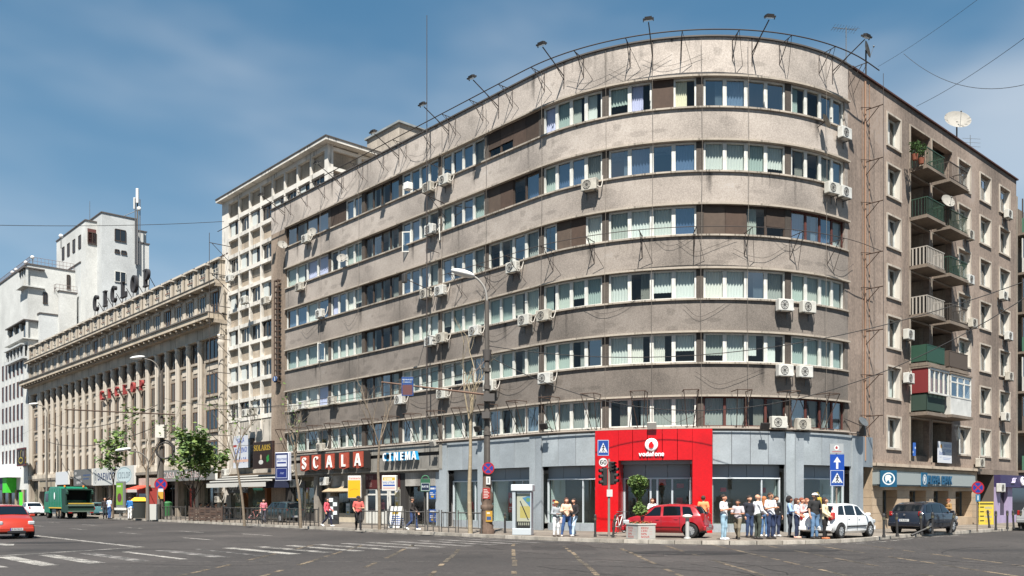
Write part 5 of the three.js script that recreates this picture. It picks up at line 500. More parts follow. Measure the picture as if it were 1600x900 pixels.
{ const list = [[478, 373], [468, 448], [500, 490], [695, 281], [669, 293], [672, 359], [801, 418], [665, 459], [688, 454], [672, 533], [690, 528], [624.6, 624.5], [691, 615], [519, 626], [473, 633], [456, 638], [501, 699], [742, 517], [820, 500], [850, 493], [852, 591], [765, 603], [921.5, 289], [1320, 208.6], [1300, 294.6], [1320, 301], [1226, 477], [1262, 480], [1226, 579], [1257, 581], [1216, 660], [1254, 663]];
  const L = list.map(([px, py]) => { const q = Q(px, py, 0.3); let row = 0, best = 9; LV.forEach((v, i) => { const e = Math.abs(q.y - (v - WH)); if (e < best) { best = e; row = i; } }); return { ...q, row, k: list.findIndex((z) => z[0] === px) }; }).sort((a, b) => a.row - b.row || a.s - b.s);
  for (let r = 0; r < 6; r++) { const row = L.filter((z) => z.row === r); row.forEach((z, i) => ac(z.s, z.y, `white air conditioner at the ${['top', 'second', 'third', 'fourth', 'fifth', 'lowest'][r]} ribbon window row, ${ORD[i]} from the far end`, 'air conditioners on the ribbon window front', z.k)); }
  const R2 = [[1420, 523], [1420, 591], [1520, 505], [1515, 437], [1576, 525], [1568, 462], [1577, 588], [1571, 651], [1515, 367], [1575.5, 335], [1531.5, 723]].map(([px, py]) => Q(px, py, 0.3)).sort((a, b) => b.y - a.y);
  R2.forEach((z, i) => ac(z.s, z.y, `white air conditioner on the side street front, ${ORD[i]} from the top`, 'air conditioners on the side street front', i));
  const P = [[382, 469, 'on the pale grid building beside the narrow window, upper pair'], [414, 470, 'on the pale grid building next to the ladder frame'], [358.6, 435, 'on the edge pier of the pale grid building'], [384, 645, 'on the pale grid building, outer one of the lower pair'], [395, 643, 'on the pale grid building, inner one of the lower pair'], [507, 752, 'under the red cinema boxes by the grey panel'], [460, 755, 'under the blue framed light box'], [452, 733, 'beside the first red letter box'], [352, 738, 'over the striped awning at the grid building'], [341, 765, 'at the foot of the classical block, upper of two'], [341, 780, 'at the foot of the classical block, lower of two'], [1564, 762, 'on the lilac shop front']]; P.forEach(([px, py, l], i) => { const q = Q(px, py, 0.3); ac(q.s, q.y, 'white air conditioner ' + l, 'air conditioners low on the shop fronts', i); });
}
// ---------- rails, brackets and floodlights round the brown block ----------
const iron = M(0x3b3431, 0.75);
function bracketAt(g, s, y, out, drop) { const L = [bar(V(0, 0, 0), V(0, 0, out), 0.022), bar(V(0, -drop, 0), V(0, 0, out * 0.75), 0.02), bar(V(0, -drop, 0.01), V(0, 0.05, 0.01), 0.02), bar(V(0, 0, out), V(0.5, -drop * 1.25, 0), 0.012, 4)]; const m = mesh('bracket', merge(L), iron, g); onFront(m, s, y, 0); return m; }
{ const g = thing('roof_rail', 'thin iron pipe rail on brackets running round the parapet', 'rail'), yR = yAt(sAt(1097, 1), 46, 1), a = sAt(340, 1), b = ARC + 1.6; const pts = []; for (let s = a; s <= b; s += 0.6) pts.push(FP(s, yR, 1.0)); mesh('pipe', new THREE.TubeGeometry(new THREE.CatmullRomCurve3(pts), 220, 0.03, 5), iron, g); for (let s = sAt(430); s < b; s += 2.42) bracketAt(g, s, yR - 0.02, 1.0, 0.9);
  mesh('end_pipe', bar(FP(ARC + 1.6, yR, 1.0), FP(ARC + 1.6, 5, 1.0), 0.014, 4), iron, g);
  const fl = [[408, 304], [495, 254], [583, 206], [660, 163], [737, 121], [846, 69], [1013, 30], [1203, 26], [1354, 57]]; fl.forEach(([px, py], i) => { const o = 1.9, s = sAt(px, o), y = yAt(s, py, o), f = thing('floodlight', `black floodlight on a long arm above the parapet, ${ORD[i]} from the far end`, 'floodlight', 'floodlights round the parapet'); onFront(f, s, TOPY - 0.7, 0); const yy = y - TOPY + 0.7; mesh('arm', merge([bar(V(0, 0, 0), V(0, yy - 0.1, o - 0.1), 0.028), bar(V(0, -0.2, 0), V(0, yy * 0.55, o * 0.55), 0.02), bar(V(0, -0.6, 0.01), V(0, 0.7, 0.01), 0.025)]), iron, f); const h = mesh('lamp_head', merge([bx(0.44, 0.07, 0.34, 0, 0, 0), bx(0.32, 0.07, 0.2, 0, 0.07, 0), bx(0.03, 0.16, 0.05, 0.23, -0.02, 0), bx(0.03, 0.16, 0.05, -0.23, -0.02, 0)]).rotateX(0.35), M(0x33302e, 0.6), f); h.position.set(0, yy, o); const gl = mesh('glass', bx(0.38, 0.02, 0.28, 0, -0.045, 0).rotateX(0.35), M(0x9a9c98, 0.2), f); gl.position.set(0, yy, o); });
}
{ const g = thing('middle_rail', 'thin iron rail on brackets below the third ribbon window row', 'rail'), y = 14.35, a = sAt(690, 1), b = ARC + 1.6, pts = []; for (let s = a; s <= b; s += 0.6) pts.push(FP(s, y, 1.0)); mesh('pipe', new THREE.TubeGeometry(new THREE.CatmullRomCurve3(pts), 160, 0.018, 4), iron, g); for (let s = a + 0.6; s < sEnd; s += 2.42) bracketAt(g, s, y - 0.02, 1.0, 1.05); }
{ const g = thing('lower_bracket_row', 'row of bent iron sign brackets over the grey cladding', 'rail'), y = 6.8; for (let s = sAt(452); s < sEnd - 0.5; s += 2.3) { const L = [bar(V(-0.35, 0, 0.1), V(-0.35, 0, 0.95), 0.022), bar(V(0.35, 0, 0.1), V(0.35, 0, 0.95), 0.022), bar(V(-0.35, 0, 0.95), V(0.35, 0, 0.95), 0.022), bar(V(-0.35, 0, 0.95), V(-0.1, -1.75, 0.12), 0.02), bar(V(0.35, 0, 0.95), V(0.15, -1.75, 0.12), 0.02), bar(V(0.35, 0, 0.12), V(0.35, -1.75, 0.12), 0.018)]; onFront(mesh('bracket', merge(L), rust, g), s, y, 0); } const pts = []; for (let s = sAt(452); s <= ARC + 1; s += 0.7) pts.push(FP(s, 5.04, 0.3)); mesh('cable_tray', new THREE.TubeGeometry(new THREE.CatmullRomCurve3(pts), 160, 0.035, 4), M(0x8a7f75, 0.8), g); }
{ const g = thing('corner_sign_brackets', 'column of iron sign brackets on the plain wall at the side street corner', 'sign frame'), s = ARC + 1.6; for (const y of [21.9, 19.2, 17.0, 14.4, 12.6, 10.4, 8.1, 6.0]) { const L = [bar(V(0, 0, 0), V(0, 0, 1.0), 0.03), bar(V(0, -0.75, 0), V(0, 0, 0.8), 0.025), bar(V(0, -0.8, 0.01), V(0, 0.05, 0.01), 0.03), bar(V(-0.4, 0.05, 0), V(0, 0.03, 0.35), 0.02)]; onFront(mesh('bracket', merge(L), rust, g), s, y, 0); } const v = mesh('pipe', merge([bar(V(0, 3.7, 0.05), V(0, 23.4, 0.05), 0.05), bar(V(0.5, 5, 0.03), V(0.5, 23.4, 0.03), 0.02, 4), bar(V(-0.25, 5, 0.03), V(-0.3, 23, 0.03), 0.012, 4)]), M(0x8d6f5a, 0.85), g); onFront(v, s, 0, 0); }
{ const g = thing('far_sign_brackets', 'column of iron sign brackets at the edge of the pale grid building', 'sign frame'), s = sAt(349, 0); for (const y of [22.8, 20.3, 17.7, 15.0, 12.2, 9.5, 7.0]) onFront(mesh('bracket', merge([bar(V(0, 0, -0.6), V(0, 0, 1.2), 0.03), bar(V(0, -1.3, -0.55), V(0, 0, 1.0), 0.025)]), iron, g), s, y, 0); onFront(mesh('pipe', bar(V(0, 5, 1.2), V(0, 23.6, 1.2), 0.025, 4), iron, g), s, 0, 0); }
{ const g = thing('facade_cables', 'loose cables running down the ribbon window front', 'cable'); for (const px of [690, 759, 846, 946, 1019, 1096, 1169, 1291, 560, 500]) { const s = sAt(px, 0.17); mesh('cable', tubeOf([FP(s, 23.5, 0.17), FP(s + 0.04, 18, 0.18), FP(s - 0.03, 12, 0.19), FP(s + 0.02, 5.1, 0.18)], 0.009, 30, 4), M(0x7d746a, 0.8), g); }
  const r = rng(91); for (let i = 0; i < 26; i++) { const s = lerp(sAt(470), sEnd - 2, r()), y = [22.6, 14.0, 13.4, 10.9, 5.6, 7.7][i % 6] + r() * 0.4, w = 1.5 + r() * 2; mesh('cable', tubeOf([FP(s, y, 0.12), FP(s + w * 0.3, y - 0.3 - r() * 0.3, 0.13), FP(s + w * 0.6, y - 0.35, 0.12), FP(s + w, y + r() * 0.3, 0.12)], 0.008, 20, 4), M(0x2e2a28, 0.8), g); } }
{ // tall mast and hanging street lamp at the facade
  const s = sAt(667, 0.9), m = thing('tall_mast', 'very tall thin mast rising in front of the ribbon windows into the sky', 'mast', '', FP(s, 5.2, 0.9)); mesh('pole', cyl(0.045, 0.02, 24.5, 0, 0, 0, 6), iron, m); mesh('stay', merge([6, 11, 16].map((y) => bar(V(0, y, 0), V(-TN(s).n[0] * 0.9, y - 0.1, -TN(s).n[1] * 0.9), 0.02, 4))), iron, m);
  const q = Q(640, 292, 2.6), fl = thing('box_lamp', 'white box lamp on an arm below the top window row', 'lamp'); onFront(fl, q.s, q.y, 0); mesh('arm', merge([bar(V(0, -0.4, 0), V(0, 0, 2.6), 0.03), bar(V(0, -1.2, 0), V(0, -0.25, 1.2), 0.02)]), iron, fl); mesh('box', rb(0.4, 0.4, 0.4, 0.04, 0, 0, 2.7), M(0xd8d5cf, 0.5), fl);
  const q2 = Q(632, 435, 2.4), f2 = thing('dark_floodlight', 'dark floodlight on an arm below the third window row', 'floodlight'); onFront(f2, q2.s, q2.y, 0); mesh('arm', bar(V(0, -0.5, 0), V(0, 0, 2.4), 0.025), iron, f2); mesh('lamp_head', rb(0.3, 0.5, 0.22, 0.04, 0, 0, 2.4), M(0x3a3836, 0.6), f2);
  for (const [i, [px, py]] of [[742, 667], [846, 663], [672, 690], [1018, 661], [1198, 662]].entries()) { const z = Q(px, py, 0.9), f = thing('shop_floodlight', `small floodlight above the shop fascia, ${ORD[i === 2 ? 0 : i < 2 ? i + 1 : i]} from the cinema`, 'floodlight', 'floodlights above the shop fascia'); onFront(f, z.s, z.y, 0.5); mesh('lamp_head', merge([bx(0.42, 0.3, 0.12, 0, 0, 0.25), bx(0.3, 0.2, 0.1, 0, 0, 0.15)]).rotateX(0.4), i === 4 || i < 2 ? M(0x2c2a29, 0.5) : M(0xa8a49c, 0.5), f); mesh('arm', bar(V(0, -0.2, -0.5), V(0, -0.05, 0.15), 0.02), iron, f); }
  const cq = Q(1346, 660, 0.6), cf = thing('corner_floodlight', 'tilted grey floodlight at the side street end of the cladding', 'floodlight'); onFront(cf, cq.s, cq.y, 0.6); mesh('lamp_head', new THREE.LatheGeometry([[0, -0.1], [0.12, -0.08], [0.33, 0.12], [0.3, 0.14], [0, 0.1]].map(([a, b]) => new THREE.Vector2(a, b)), 20).rotateX(1.2).scale(1.3, 0.8, 1), M(0x6f7170, 0.4, { metalness: 0.4 }), cf); mesh('box', bx(0.25, 0.9, 0.25, 0.55, -0.2, -0.2), M(0x4d4945, 0.7), cf); mesh('arm', bar(V(-0.6, 0.2, -0.6), V(0.5, -0.2, -0.1), 0.025), iron, cf); }
// ---------- overhead wires ----------
{ let k = 0; const wire = (label, a, b, drop, r = 0.012) => tag(mesh('overhead_wire', sag(a, b, drop, r), M(0x2e2c2b, 0.8)), label, 'wire', 'overhead wires');
  wire('level wire crossing the sky left of the pale grid building', AT(-40, 351, 60), FP(sAt(350), yAt(sAt(350), 346), 0), 0.2, 0.02); wire('wire from the sky corner down to the roof of the rounded corner', AT(1640, 30, 30), AT(1432, 166, 49), 0.2); wire('sagging wire at the upper right of the sky', AT(1412, 84, 40), AT(1640, 120, 30), 0.9, 0.01); wire('thin steep wire at the upper right of the sky', AT(1540, -10, 30), AT(1372, 104, 45), 0.1, 0.008);
  const pole = AT(760, 540, 41.2); wire('black wire from the tram pole across the rounded corner to the side street, upper', pole.clone(), AT(1640, 425, 36), 1.7, 0.018); wire('black wire from the tram pole across the rounded corner to the side street, lower', AT(762, 556, 41.2), AT(1640, 440, 33), 3.6, 0.018); wire('black wire from the tram pole towards the far end of the cinema block', AT(757, 556, 41.2), AT(340, 640, 62), 0.6, 0.016); wire('wire across the pale grid building and the cinema block', AT(247, 620, 70), AT(757, 575, 41.2), 1.3, 0.014); wire('wire between the two far street lamps', AT(73, 660, 104), AT(247, 632, 70), 1.2, 0.03); wire('lower wire between the two far street lamps', AT(73, 690, 104), AT(247, 665, 70), 1.0, 0.03); wire('thin wire along the ribbon windows at the third row', AT(-20, 705, 70), AT(640, 345, 50), 0.4, 0.006); wire('wire over the shop signs of the cinema block', AT(247, 690, 70), AT(600, 670, 48), 0.6, 0.014);
}
// ---------- road markings, each one a strip of its own on the road ----------
{ const paint = [T(0xaaa59d, texWorn, 2.2, 0.9), T(0x98938c, texWorn, 1.7, 0.9), T(0x8a8580, texWorn, 1.4, 0.9), T(0x736f6b, texWorn, 1.2, 0.9)], yel = [T(0x8c7b64, texWorn, 1.8, 0.9), T(0x786a58, texWorn, 1.3, 0.9), T(0x685e50, texWorn, 1.1, 0.9)], thin = T(0x77716c, texWorn, 1.2, 0.9);
  const strip = (name, x, d, dx, dd, len, w, m) => { const n = Math.hypot(dx, dd); dx /= n; dd /= n; const L = len / 2, g = new THREE.BufferGeometry(), px = -dd * w / 2, pd = dx * w / 2, P = [[x - dx * L + px, d - dd * L + pd], [x + dx * L + px, d + dd * L + pd], [x + dx * L - px, d + dd * L - pd], [x - dx * L - px, d - dd * L - pd]]; g.setAttribute('position', new THREE.Float32BufferAttribute(P.flatMap(([a, b]) => [a, 0.004, -b]), 3)); g.setAttribute('normal', new THREE.Float32BufferAttribute([0, 1, 0, 0, 1, 0, 0, 1, 0, 0, 1, 0], 3)); g.setAttribute('uv', new THREE.Float32BufferAttribute([x, d, x + len, d, x + len, d + w, x, d + w], 2)); g.setIndex([0, 2, 1, 0, 3, 2]); return mesh(name, g, m, road); };
  const tone = [2, 1, 0, 0, 2, 0, 2, 3, 0, 1, 1, 1, 2, 1, 2, 2, 2, 3]; for (let k = -3; k < 15; k++) strip('crossing_stripe', -12.6 + k * 1.16 * 0.7401, 25.2 + k * 1.16 * 0.6724, -0.6726, 0.7401, 4.8, k === 2 || k === 4 ? 0.22 : 0.46, paint[tone[k + 3]]);
  strip('centre_line', -17.75, 36.3, -0.6726, 0.7401, 14, 0.3, paint[0]); strip('stop_line', -14.4, 28.5, 0.42, 0.9, 6.2, 0.28, paint[1]);
  for (const [x0, d0, n] of [[-13.5, 37.9, 9], [-16.7, 46, 8], [-12.2, 42.2, 1]]) for (let k = 0; k < n; k++) strip('lane_dash', x0 - 0.6726 * k * 8.3, d0 + 0.7401 * k * 8.3, -0.6726, 0.7401, 3, 0.16, paint[k % 2 ? 1 : 0]);
  const ar = poly([[0, 0.15], [3, 0.15], [3, 0.4], [4.6, 0], [3, -0.4], [3, -0.15], [0, -0.15]]), am = mesh('lane_arrow', new THREE.ShapeGeometry(ar).rotateX(-Math.PI / 2).rotateY(Math.atan2(0.7401, 0.6726) * -1), paint[0], road); am.position.set(-21.2, 0.004, -35.5);
  const r = rng(77); // faded yellow box junction: broken diagonals both ways
  for (let i = 1; i < 13; i++) { const x = -9.2 + i * 1.85; for (let d = 16 + Math.max(0, i - 9) * 1.2; d < (i < 4 ? 31 + i * 0.6 : 33.2 - Math.max(0, i - 9) * 0.3); ) { const len = 0.5 + r() * 1.3; if (r() > 0.25) strip('box_junction_line', x + (r() - 0.5) * 0.06, d + len / 2, 0, 1, len, 0.11 + r() * 0.03, yel[r() * 3 | 0]); d += len + (r() < 0.3 ? 0.5 : 0.15); } }
  for (let j = 0; j < 10; j++) { const d = 16.6 + j * 1.85; for (let x = -10; x < 16; ) { const len = 1.5 + r() * 3; if (r() > 0.35) strip('box_junction_line', x + len / 2, d, 1, 0, len, 0.07, thin); x += len + 0.5; } }
  for (let i = 0; i < 26; i++) { let x = -16 + r() * 34, d = 17 + r() * 19, a = r() * 6.28; for (let k = 0; k < 7; k++) { const len = 0.5 + r() * 0.6; strip('crack', x + Math.cos(a) * len / 2, d + Math.sin(a) * len / 2, Math.cos(a), Math.sin(a), len + 0.03, 0.025 + r() * 0.02, T(0x2b2928, asphaltTex, 20, 0.8)); x += Math.cos(a) * len; d += Math.sin(a) * len; a += (r() - 0.5) * 0.8; } }
  // kerb-side edge line and darker repair patches
  for (let i = 0; i < 60; i++) { const t = 0.40 + i * 0.0052, a = kerbCurve.getPointAt(t), b = kerbCurve.getPointAt(t + 0.004), c = a.clone().add(b).multiplyScalar(0.5), dx = b.x - a.x, dz = b.z - a.z, n = Math.hypot(dx, dz), k = 0.75; if (t > 0.56) strip('edge_line', c.x - dz / n * -k * -1, -(c.z + dx / n * k), dx, -dz, n, 0.13, paint[1]); }
  for (const [px, py, w] of [[1075, 864, 1.7], [70, 848, 1.2], [1240, 860, 1.3]]) { const p = GP(px, py), m = mesh('repair_patch', new THREE.CircleGeometry(w, 9).rotateX(-Math.PI / 2).scale(1.2, 1, 0.7), T(0x3a3735, asphaltTex, 20, 0.9), road); m.position.set(p.x, 0.003, p.z); }
  const mc = thing('manhole_cover', 'round iron manhole cover in the junction near the red car', 'manhole cover', '', GP(1020, 868).setY(0.002)); mesh('cover', cyl(0.34, 0.34, 0.012, 0, 0, 0, 24), M(0x3a3634, 0.7), mc); mesh('ring', new THREE.RingGeometry(0.35, 0.45, 24).rotateX(-Math.PI / 2).translate(0, 0.006, 0), M(0x4d4845, 0.8), mc);
}
// ---------- poles, lamps, signs ----------
const discTex = ctex(128, 128, (x, w, h) => { x.fillStyle = '#b5242c'; x.fillRect(0, 0, w, h); x.fillStyle = '#26409a'; x.beginPath(); x.arc(64, 64, 50, 0, 7); x.fill(); x.strokeStyle = '#c22a33'; x.lineWidth = 13; x.beginPath(); x.moveTo(28, 28); x.lineTo(100, 100); x.moveTo(100, 28); x.lineTo(28, 100); x.stroke(); });
const pedTex = ctex(128, 160, (x, w, h) => { x.fillStyle = '#1f4da0'; x.fillRect(0, 0, w, h); x.strokeStyle = '#e9ecf2'; x.lineWidth = 4; x.strokeRect(5, 5, w - 10, h - 10); x.fillStyle = '#eef0f2'; x.beginPath(); x.moveTo(64, 26); x.lineTo(114, 128); x.lineTo(14, 128); x.closePath(); x.fill(); x.fillStyle = '#23252a'; x.beginPath(); x.arc(66, 58, 8, 0, 7); x.fill(); x.lineWidth = 9; x.strokeStyle = '#23252a'; x.beginPath(); x.moveTo(65, 66); x.lineTo(64, 92); x.lineTo(52, 114); x.moveTo(64, 92); x.lineTo(78, 114); x.moveTo(50, 82); x.lineTo(65, 72); x.lineTo(80, 82); x.stroke(); x.fillRect(28, 118, 16, 7); x.fillRect(56, 118, 16, 7); x.fillRect(84, 118, 16, 7); });
const signBack = M(0x8b8d8c, 0.5, { metalness: 0.4 });
function disc(g, r, x, y, z, tex, ry = 0) { const G = new THREE.Group(); G.name = 'sign_disc'; G.position.set(x, y, z); G.rotation.y = ry; g.add(G); mesh('plate', new THREE.CylinderGeometry(r, r, 0.02, 28).rotateX(Math.PI / 2), signBack, G); mesh('face', new THREE.CircleGeometry(r, 28).translate(0, 0, 0.012), printMat(tex, 0.4), G); return G; }
function plate(g, w, h, x, y, z, tex, ry = 0, name = 'sign_plate') { const G = new THREE.Group(); G.name = name; G.position.set(x, y, z); G.rotation.y = ry; g.add(G); mesh('plate', rb(w, h, 0.03, 0.012), signBack, G); mesh('face', new THREE.PlaneGeometry(w * 0.985, h * 0.985).translate(0, 0, 0.018), printMat(tex, 0.4), G); return G; }
const yPx = (p, py) => EYE + (CY - py) * -p.z / FL;
{ // the tram pole with ornate base, boom and sign
  const p = GP(761, 834, PAVE), g = thing('tram_pole', 'tall ornate iron tram pole with a curved lamp arm by the grey shop corner', 'pole', '', p), H0 = yPx(p, 470) - PAVE, Y = (py) => yPx(p, py) - PAVE;
  mesh('base', new THREE.LatheGeometry([[0.34, 0], [0.34, 0.2], [0.28, 0.24], [0.3, 0.4], [0.25, 0.45], [0.25, 1.1], [0.3, 1.15], [0.3, 1.3], [0.23, 1.35], [0.28, 1.5], [0.28, 1.8], [0.21, 1.95], [0.19, 2.9], [0.17, 3.0], [0, 3.0]].map(([a, b]) => new THREE.Vector2(a, b)), 16), T(0x6d5b4f, texStucco, 1.2, 0.85), g);
  mesh('shaft', merge([cyl(0.15, 0.09, H0 - 2.9, 0, 2.9, 0, 12), ...[4.5, 6.6, 7.4].map((y) => cyl(0.17, 0.17, 0.18, 0, y, 0, 12))]), T(0x5f5a55, texStucco, 1.5, 0.8), g); mesh('collar', merge([cyl(0.16, 0.22, 0.5, 0, 7.9, 0, 10), bx(0.5, 0.35, 0.35, 0.1, 6.2, 0.15), bx(0.35, 0.3, 0.3, -0.05, 5.4, 0.2)]), M(0x4a4643, 0.8), g);
  const nL = TN(-10).n; const L = V(-0.95, 0, -0.25); mesh('lamp_arm', tubeOf([V(0, H0 - 1, 0), V(0, H0, 0), V(-0.12, H0 + 0.6, 0), V(-0.5, H0 + 1.05, 0), V(-0.75, H0 + 1.15, 0)], 0.05, 24, 8), M(0x8a8680, 0.6), g); mesh('lamp_head', sph(0.3, 0, 0, 0, 1.9, 0.55, 0.9, 14).rotateZ(-0.25).translate(-1.1, H0 + 1.25, 0.05), M(0xd8d6d0, 0.4), g);
  disc(g, 0.28, 0.06, Y(732), 0.24, discTex, 0); plate(g, 0.2, 0.36, 0.06, Y(751), 0.24, ctex(32, 64, (x) => { x.fillStyle = '#e6e6e2'; x.fillRect(0, 0, 32, 64); x.fillStyle = '#222'; x.fillRect(13, 12, 6, 40); }));
  plate(g, 0.34, 0.5, -0.02, Y(771), 0.27, ctex(64, 96, (x) => { x.fillStyle = '#b5382f'; x.fillRect(0, 0, 64, 96); x.fillStyle = '#e9dcd4'; for (let i = 0; i < 6; i++) x.fillRect(8, 12 + i * 14, 30 + (i * 29) % 20, 6); }), 0, 'poster'); mesh('sticker', rb(0.3, 0.5, 0.02, 0.005, 0.1, 0.8, 0.26), printMat(ctex(64, 96, (x) => { x.fillStyle = '#c99a2c'; x.fillRect(0, 0, 64, 96); x.fillStyle = '#3a5a8c'; x.fillRect(8, 50, 44, 30); x.fillStyle = '#e9e3d4'; x.fillRect(10, 12, 30, 14); })), g);
  // boom over the road
  const e = AT(596, 597, 36.5).sub(p), st = V(0, Y(617), 0); mesh('boom', merge([bar(st, e, 0.05, 8, 0.03), bar(V(0, Y(560), 0), st.clone().lerp(e, 0.3), 0.012, 4)]), M(0x7a6152, 0.7), g);
  const hp = AT(637, 604, 37.2).sub(p); const bd = thing('boom_sign', 'blue and orange chequered junction sign hanging on the tram pole boom', 'sign', '', p.clone().add(hp)); plate(bd, 0.5, 0.8, 0, 0, 0.05, ctex(128, 200, (x, w, h) => { x.fillStyle = '#274f8f'; x.fillRect(0, 0, w, h); x.fillStyle = '#e8ebef'; x.font = 'bold 19px sans-serif'; x.fillText('NU BLOCATI', 8, 34); x.font = 'bold 15px sans-serif'; x.fillText('INTERSECTIA', 10, 60); x.fillStyle = '#c2703a'; x.fillRect(10, 84, 108, 106); x.strokeStyle = '#27304f'; x.lineWidth = 6; for (let i = -6; i < 12; i++) { x.save(); x.beginPath(); x.rect(10, 84, 108, 106); x.clip(); x.beginPath(); x.moveTo(10 + i * 20, 84); x.lineTo(116 + i * 20, 190); x.moveTo(116 + i * 20 - 100, 84); x.lineTo(10 + i * 20 - 100, 190); x.stroke(); x.restore(); } })); mesh('clamp', merge([bx(0.05, 0.12, 0.14, -0.15, 0.2, 0), bx(0.05, 0.12, 0.14, 0.15, 0.2, 0)]), steelGrey, bd);
}
function streetLamp(p, h, ax, az, label, tilt = 0.2) { const g = thing('street_lamp', label, 'street lamp', 'street lamps along the boulevard', p); mesh('pole', cyl(0.13, 0.08, h - 1, 0, 0, 0, 10), T(0x74706b, texStucco, 2, 0.8), g); mesh('arm', tubeOf([V(0, h - 1.2, 0), V(0, h - 0.3, 0), V(ax * 0.35, h + 0.25, az * 0.35), V(ax, h + 0.45, az)], 0.05, 20, 6), T(0x74706b, texStucco, 2, 0.8), g); const hd = mesh('lamp_head', sph(0.26, 0, 0, 0, 2.2, 0.5, 0.9, 14), M(0xd9d8d4, 0.4), g); hd.position.set(ax * 1.25, h + 0.5, az * 1.25); hd.rotation.set(0, -Math.atan2(az, ax), -0.15); return g; }
{ const a = GP(248, 811.5, PAVE); streetLamp(a, yPx(a, 572), -1.2, 0.3, 'grey street lamp in front of the red column letters'); const b = GP(73, 800.5, PAVE); streetLamp(b, yPx(b, 640), -1.0, 0.5, 'grey street lamp before the far end of the classical block'); const c = GP(231, 813, PAVE); streetLamp(c, yPx(c, 716), -1.3, 0.4, 'low grey street lamp behind the bare tree near the kiosk');
  const p = GP(247, 812, PAVE), t = thing('feeder_pole', 'dark pole with coiled cable and a no stopping sign beside the kiosk', 'pole', '', GP(253, 812, PAVE)); mesh('shaft', cyl(0.16, 0.12, 11.5, 0, 0, 0, 8), T(0x5a544f, texStucco, 2), t); mesh('cable_coil', merge([new THREE.TorusGeometry(0.7, 0.07, 6, 20).translate(0.3, 5.4, 0.2), new THREE.TorusGeometry(0.62, 0.06, 6, 20).translate(0.35, 5.3, 0.28)]), M(0x2a2827, 0.8), t); mesh('box', bx(0.7, 1.0, 0.5, 0, 6.8, 0.2), M(0xbab5ab, 0.7), t); mesh('cabinet', bx(0.8, 1.2, 0.6, -0.5, 0.6, 0.3), M(0xa7a69f, 0.7), t); disc(t, 0.5, 0, yPx(t.position, 757) - PAVE, 0.22, discTex); plate(t, 0.4, 0.8, 0, 2.0, 0.22, ctex(32, 64, (x) => { x.fillStyle = '#d9a53a'; x.fillRect(0, 0, 32, 64); x.fillStyle = '#e9e6df'; x.fillRect(0, 0, 32, 20); }), 0, 'notice'); mesh('cross_arm', bar(V(-6.5, 8.3, 2), V(1.0, 8.1, 0), 0.05), rust, t); }
{ // traffic light with two signs
  const p = GP(951.5, 839, PAVE), g = thing('traffic_light', 'traffic light pole with a crossing sign and a 60 sign before the red portal', 'traffic light', '', p), Y = (py) => yPx(p, py) - PAVE; mesh('pole', cyl(0.055, 0.05, Y(717), 0, 0, 0, 10), T(0x8d8680, texStucco, 0.8, 0.7), g);
  plate(g, 0.48, 0.67, -0.25, Y(700), 0.08, pedTex); disc(g, 0.22, -0.25, Y(722.5), 0.08, ctex(128, 128, (x) => { x.fillStyle = '#b9232b'; x.fillRect(0, 0, 128, 128); x.fillStyle = '#f0eeea'; x.beginPath(); x.arc(64, 64, 52, 0, 7); x.fill(); x.fillStyle = '#1c1c1e'; x.font = 'bold 78px sans-serif'; x.textAlign = 'center'; x.fillText('60', 64, 92); })); plate(g, 0.24, 0.3, 0.02, Y(770.5), 0.07, ctex(32, 32, (x) => { x.fillStyle = '#deded9'; x.fillRect(0, 0, 32, 32); }));
  const hood = merge([0, 1, 2].map((i) => new THREE.CylinderGeometry(0.09, 0.1, 0.16, 12, 1, true, 0, 4.2).rotateX(Math.PI / 2).rotateZ(1.2).translate(0, 0.24 - i * 0.24, 0.16)));
  for (const [x, ry, y, n] of [[-0.19, -1.3, Y(745), 0], [0.18, 1.0, Y(743), 1], [0.12, 0.5, Y(729), 2]]) { const h = new THREE.Group(); h.name = 'signal_head'; h.position.set(x, y, 0); h.rotation.y = ry; g.add(h); mesh('housing', rb(0.26, n === 2 ? 0.42 : 0.74, 0.18, 0.03), M(0x262423, 0.6), h); mesh('visor', n === 2 ? hood.clone().scale(1, 0.55, 1) : hood, M(0x1d1c1b, 0.7), h); for (let i = 0; i < (n === 2 ? 2 : 3); i++) mesh('lens', new THREE.CircleGeometry(0.085, 14).translate(0, n === 2 ? 0.1 - i * 0.2 : 0.24 - i * 0.24, 0.095), M([0x4a1512, 0x4a3a12, 0x143a24][i], 0.3), h); }
  mesh('clamp', merge([bx(0.4, 0.04, 0.06, -0.1, Y(731), 0.03), bx(0.4, 0.04, 0.06, 0, Y(757), 0)]), M(0x9b3a34, 0.6), g);
}
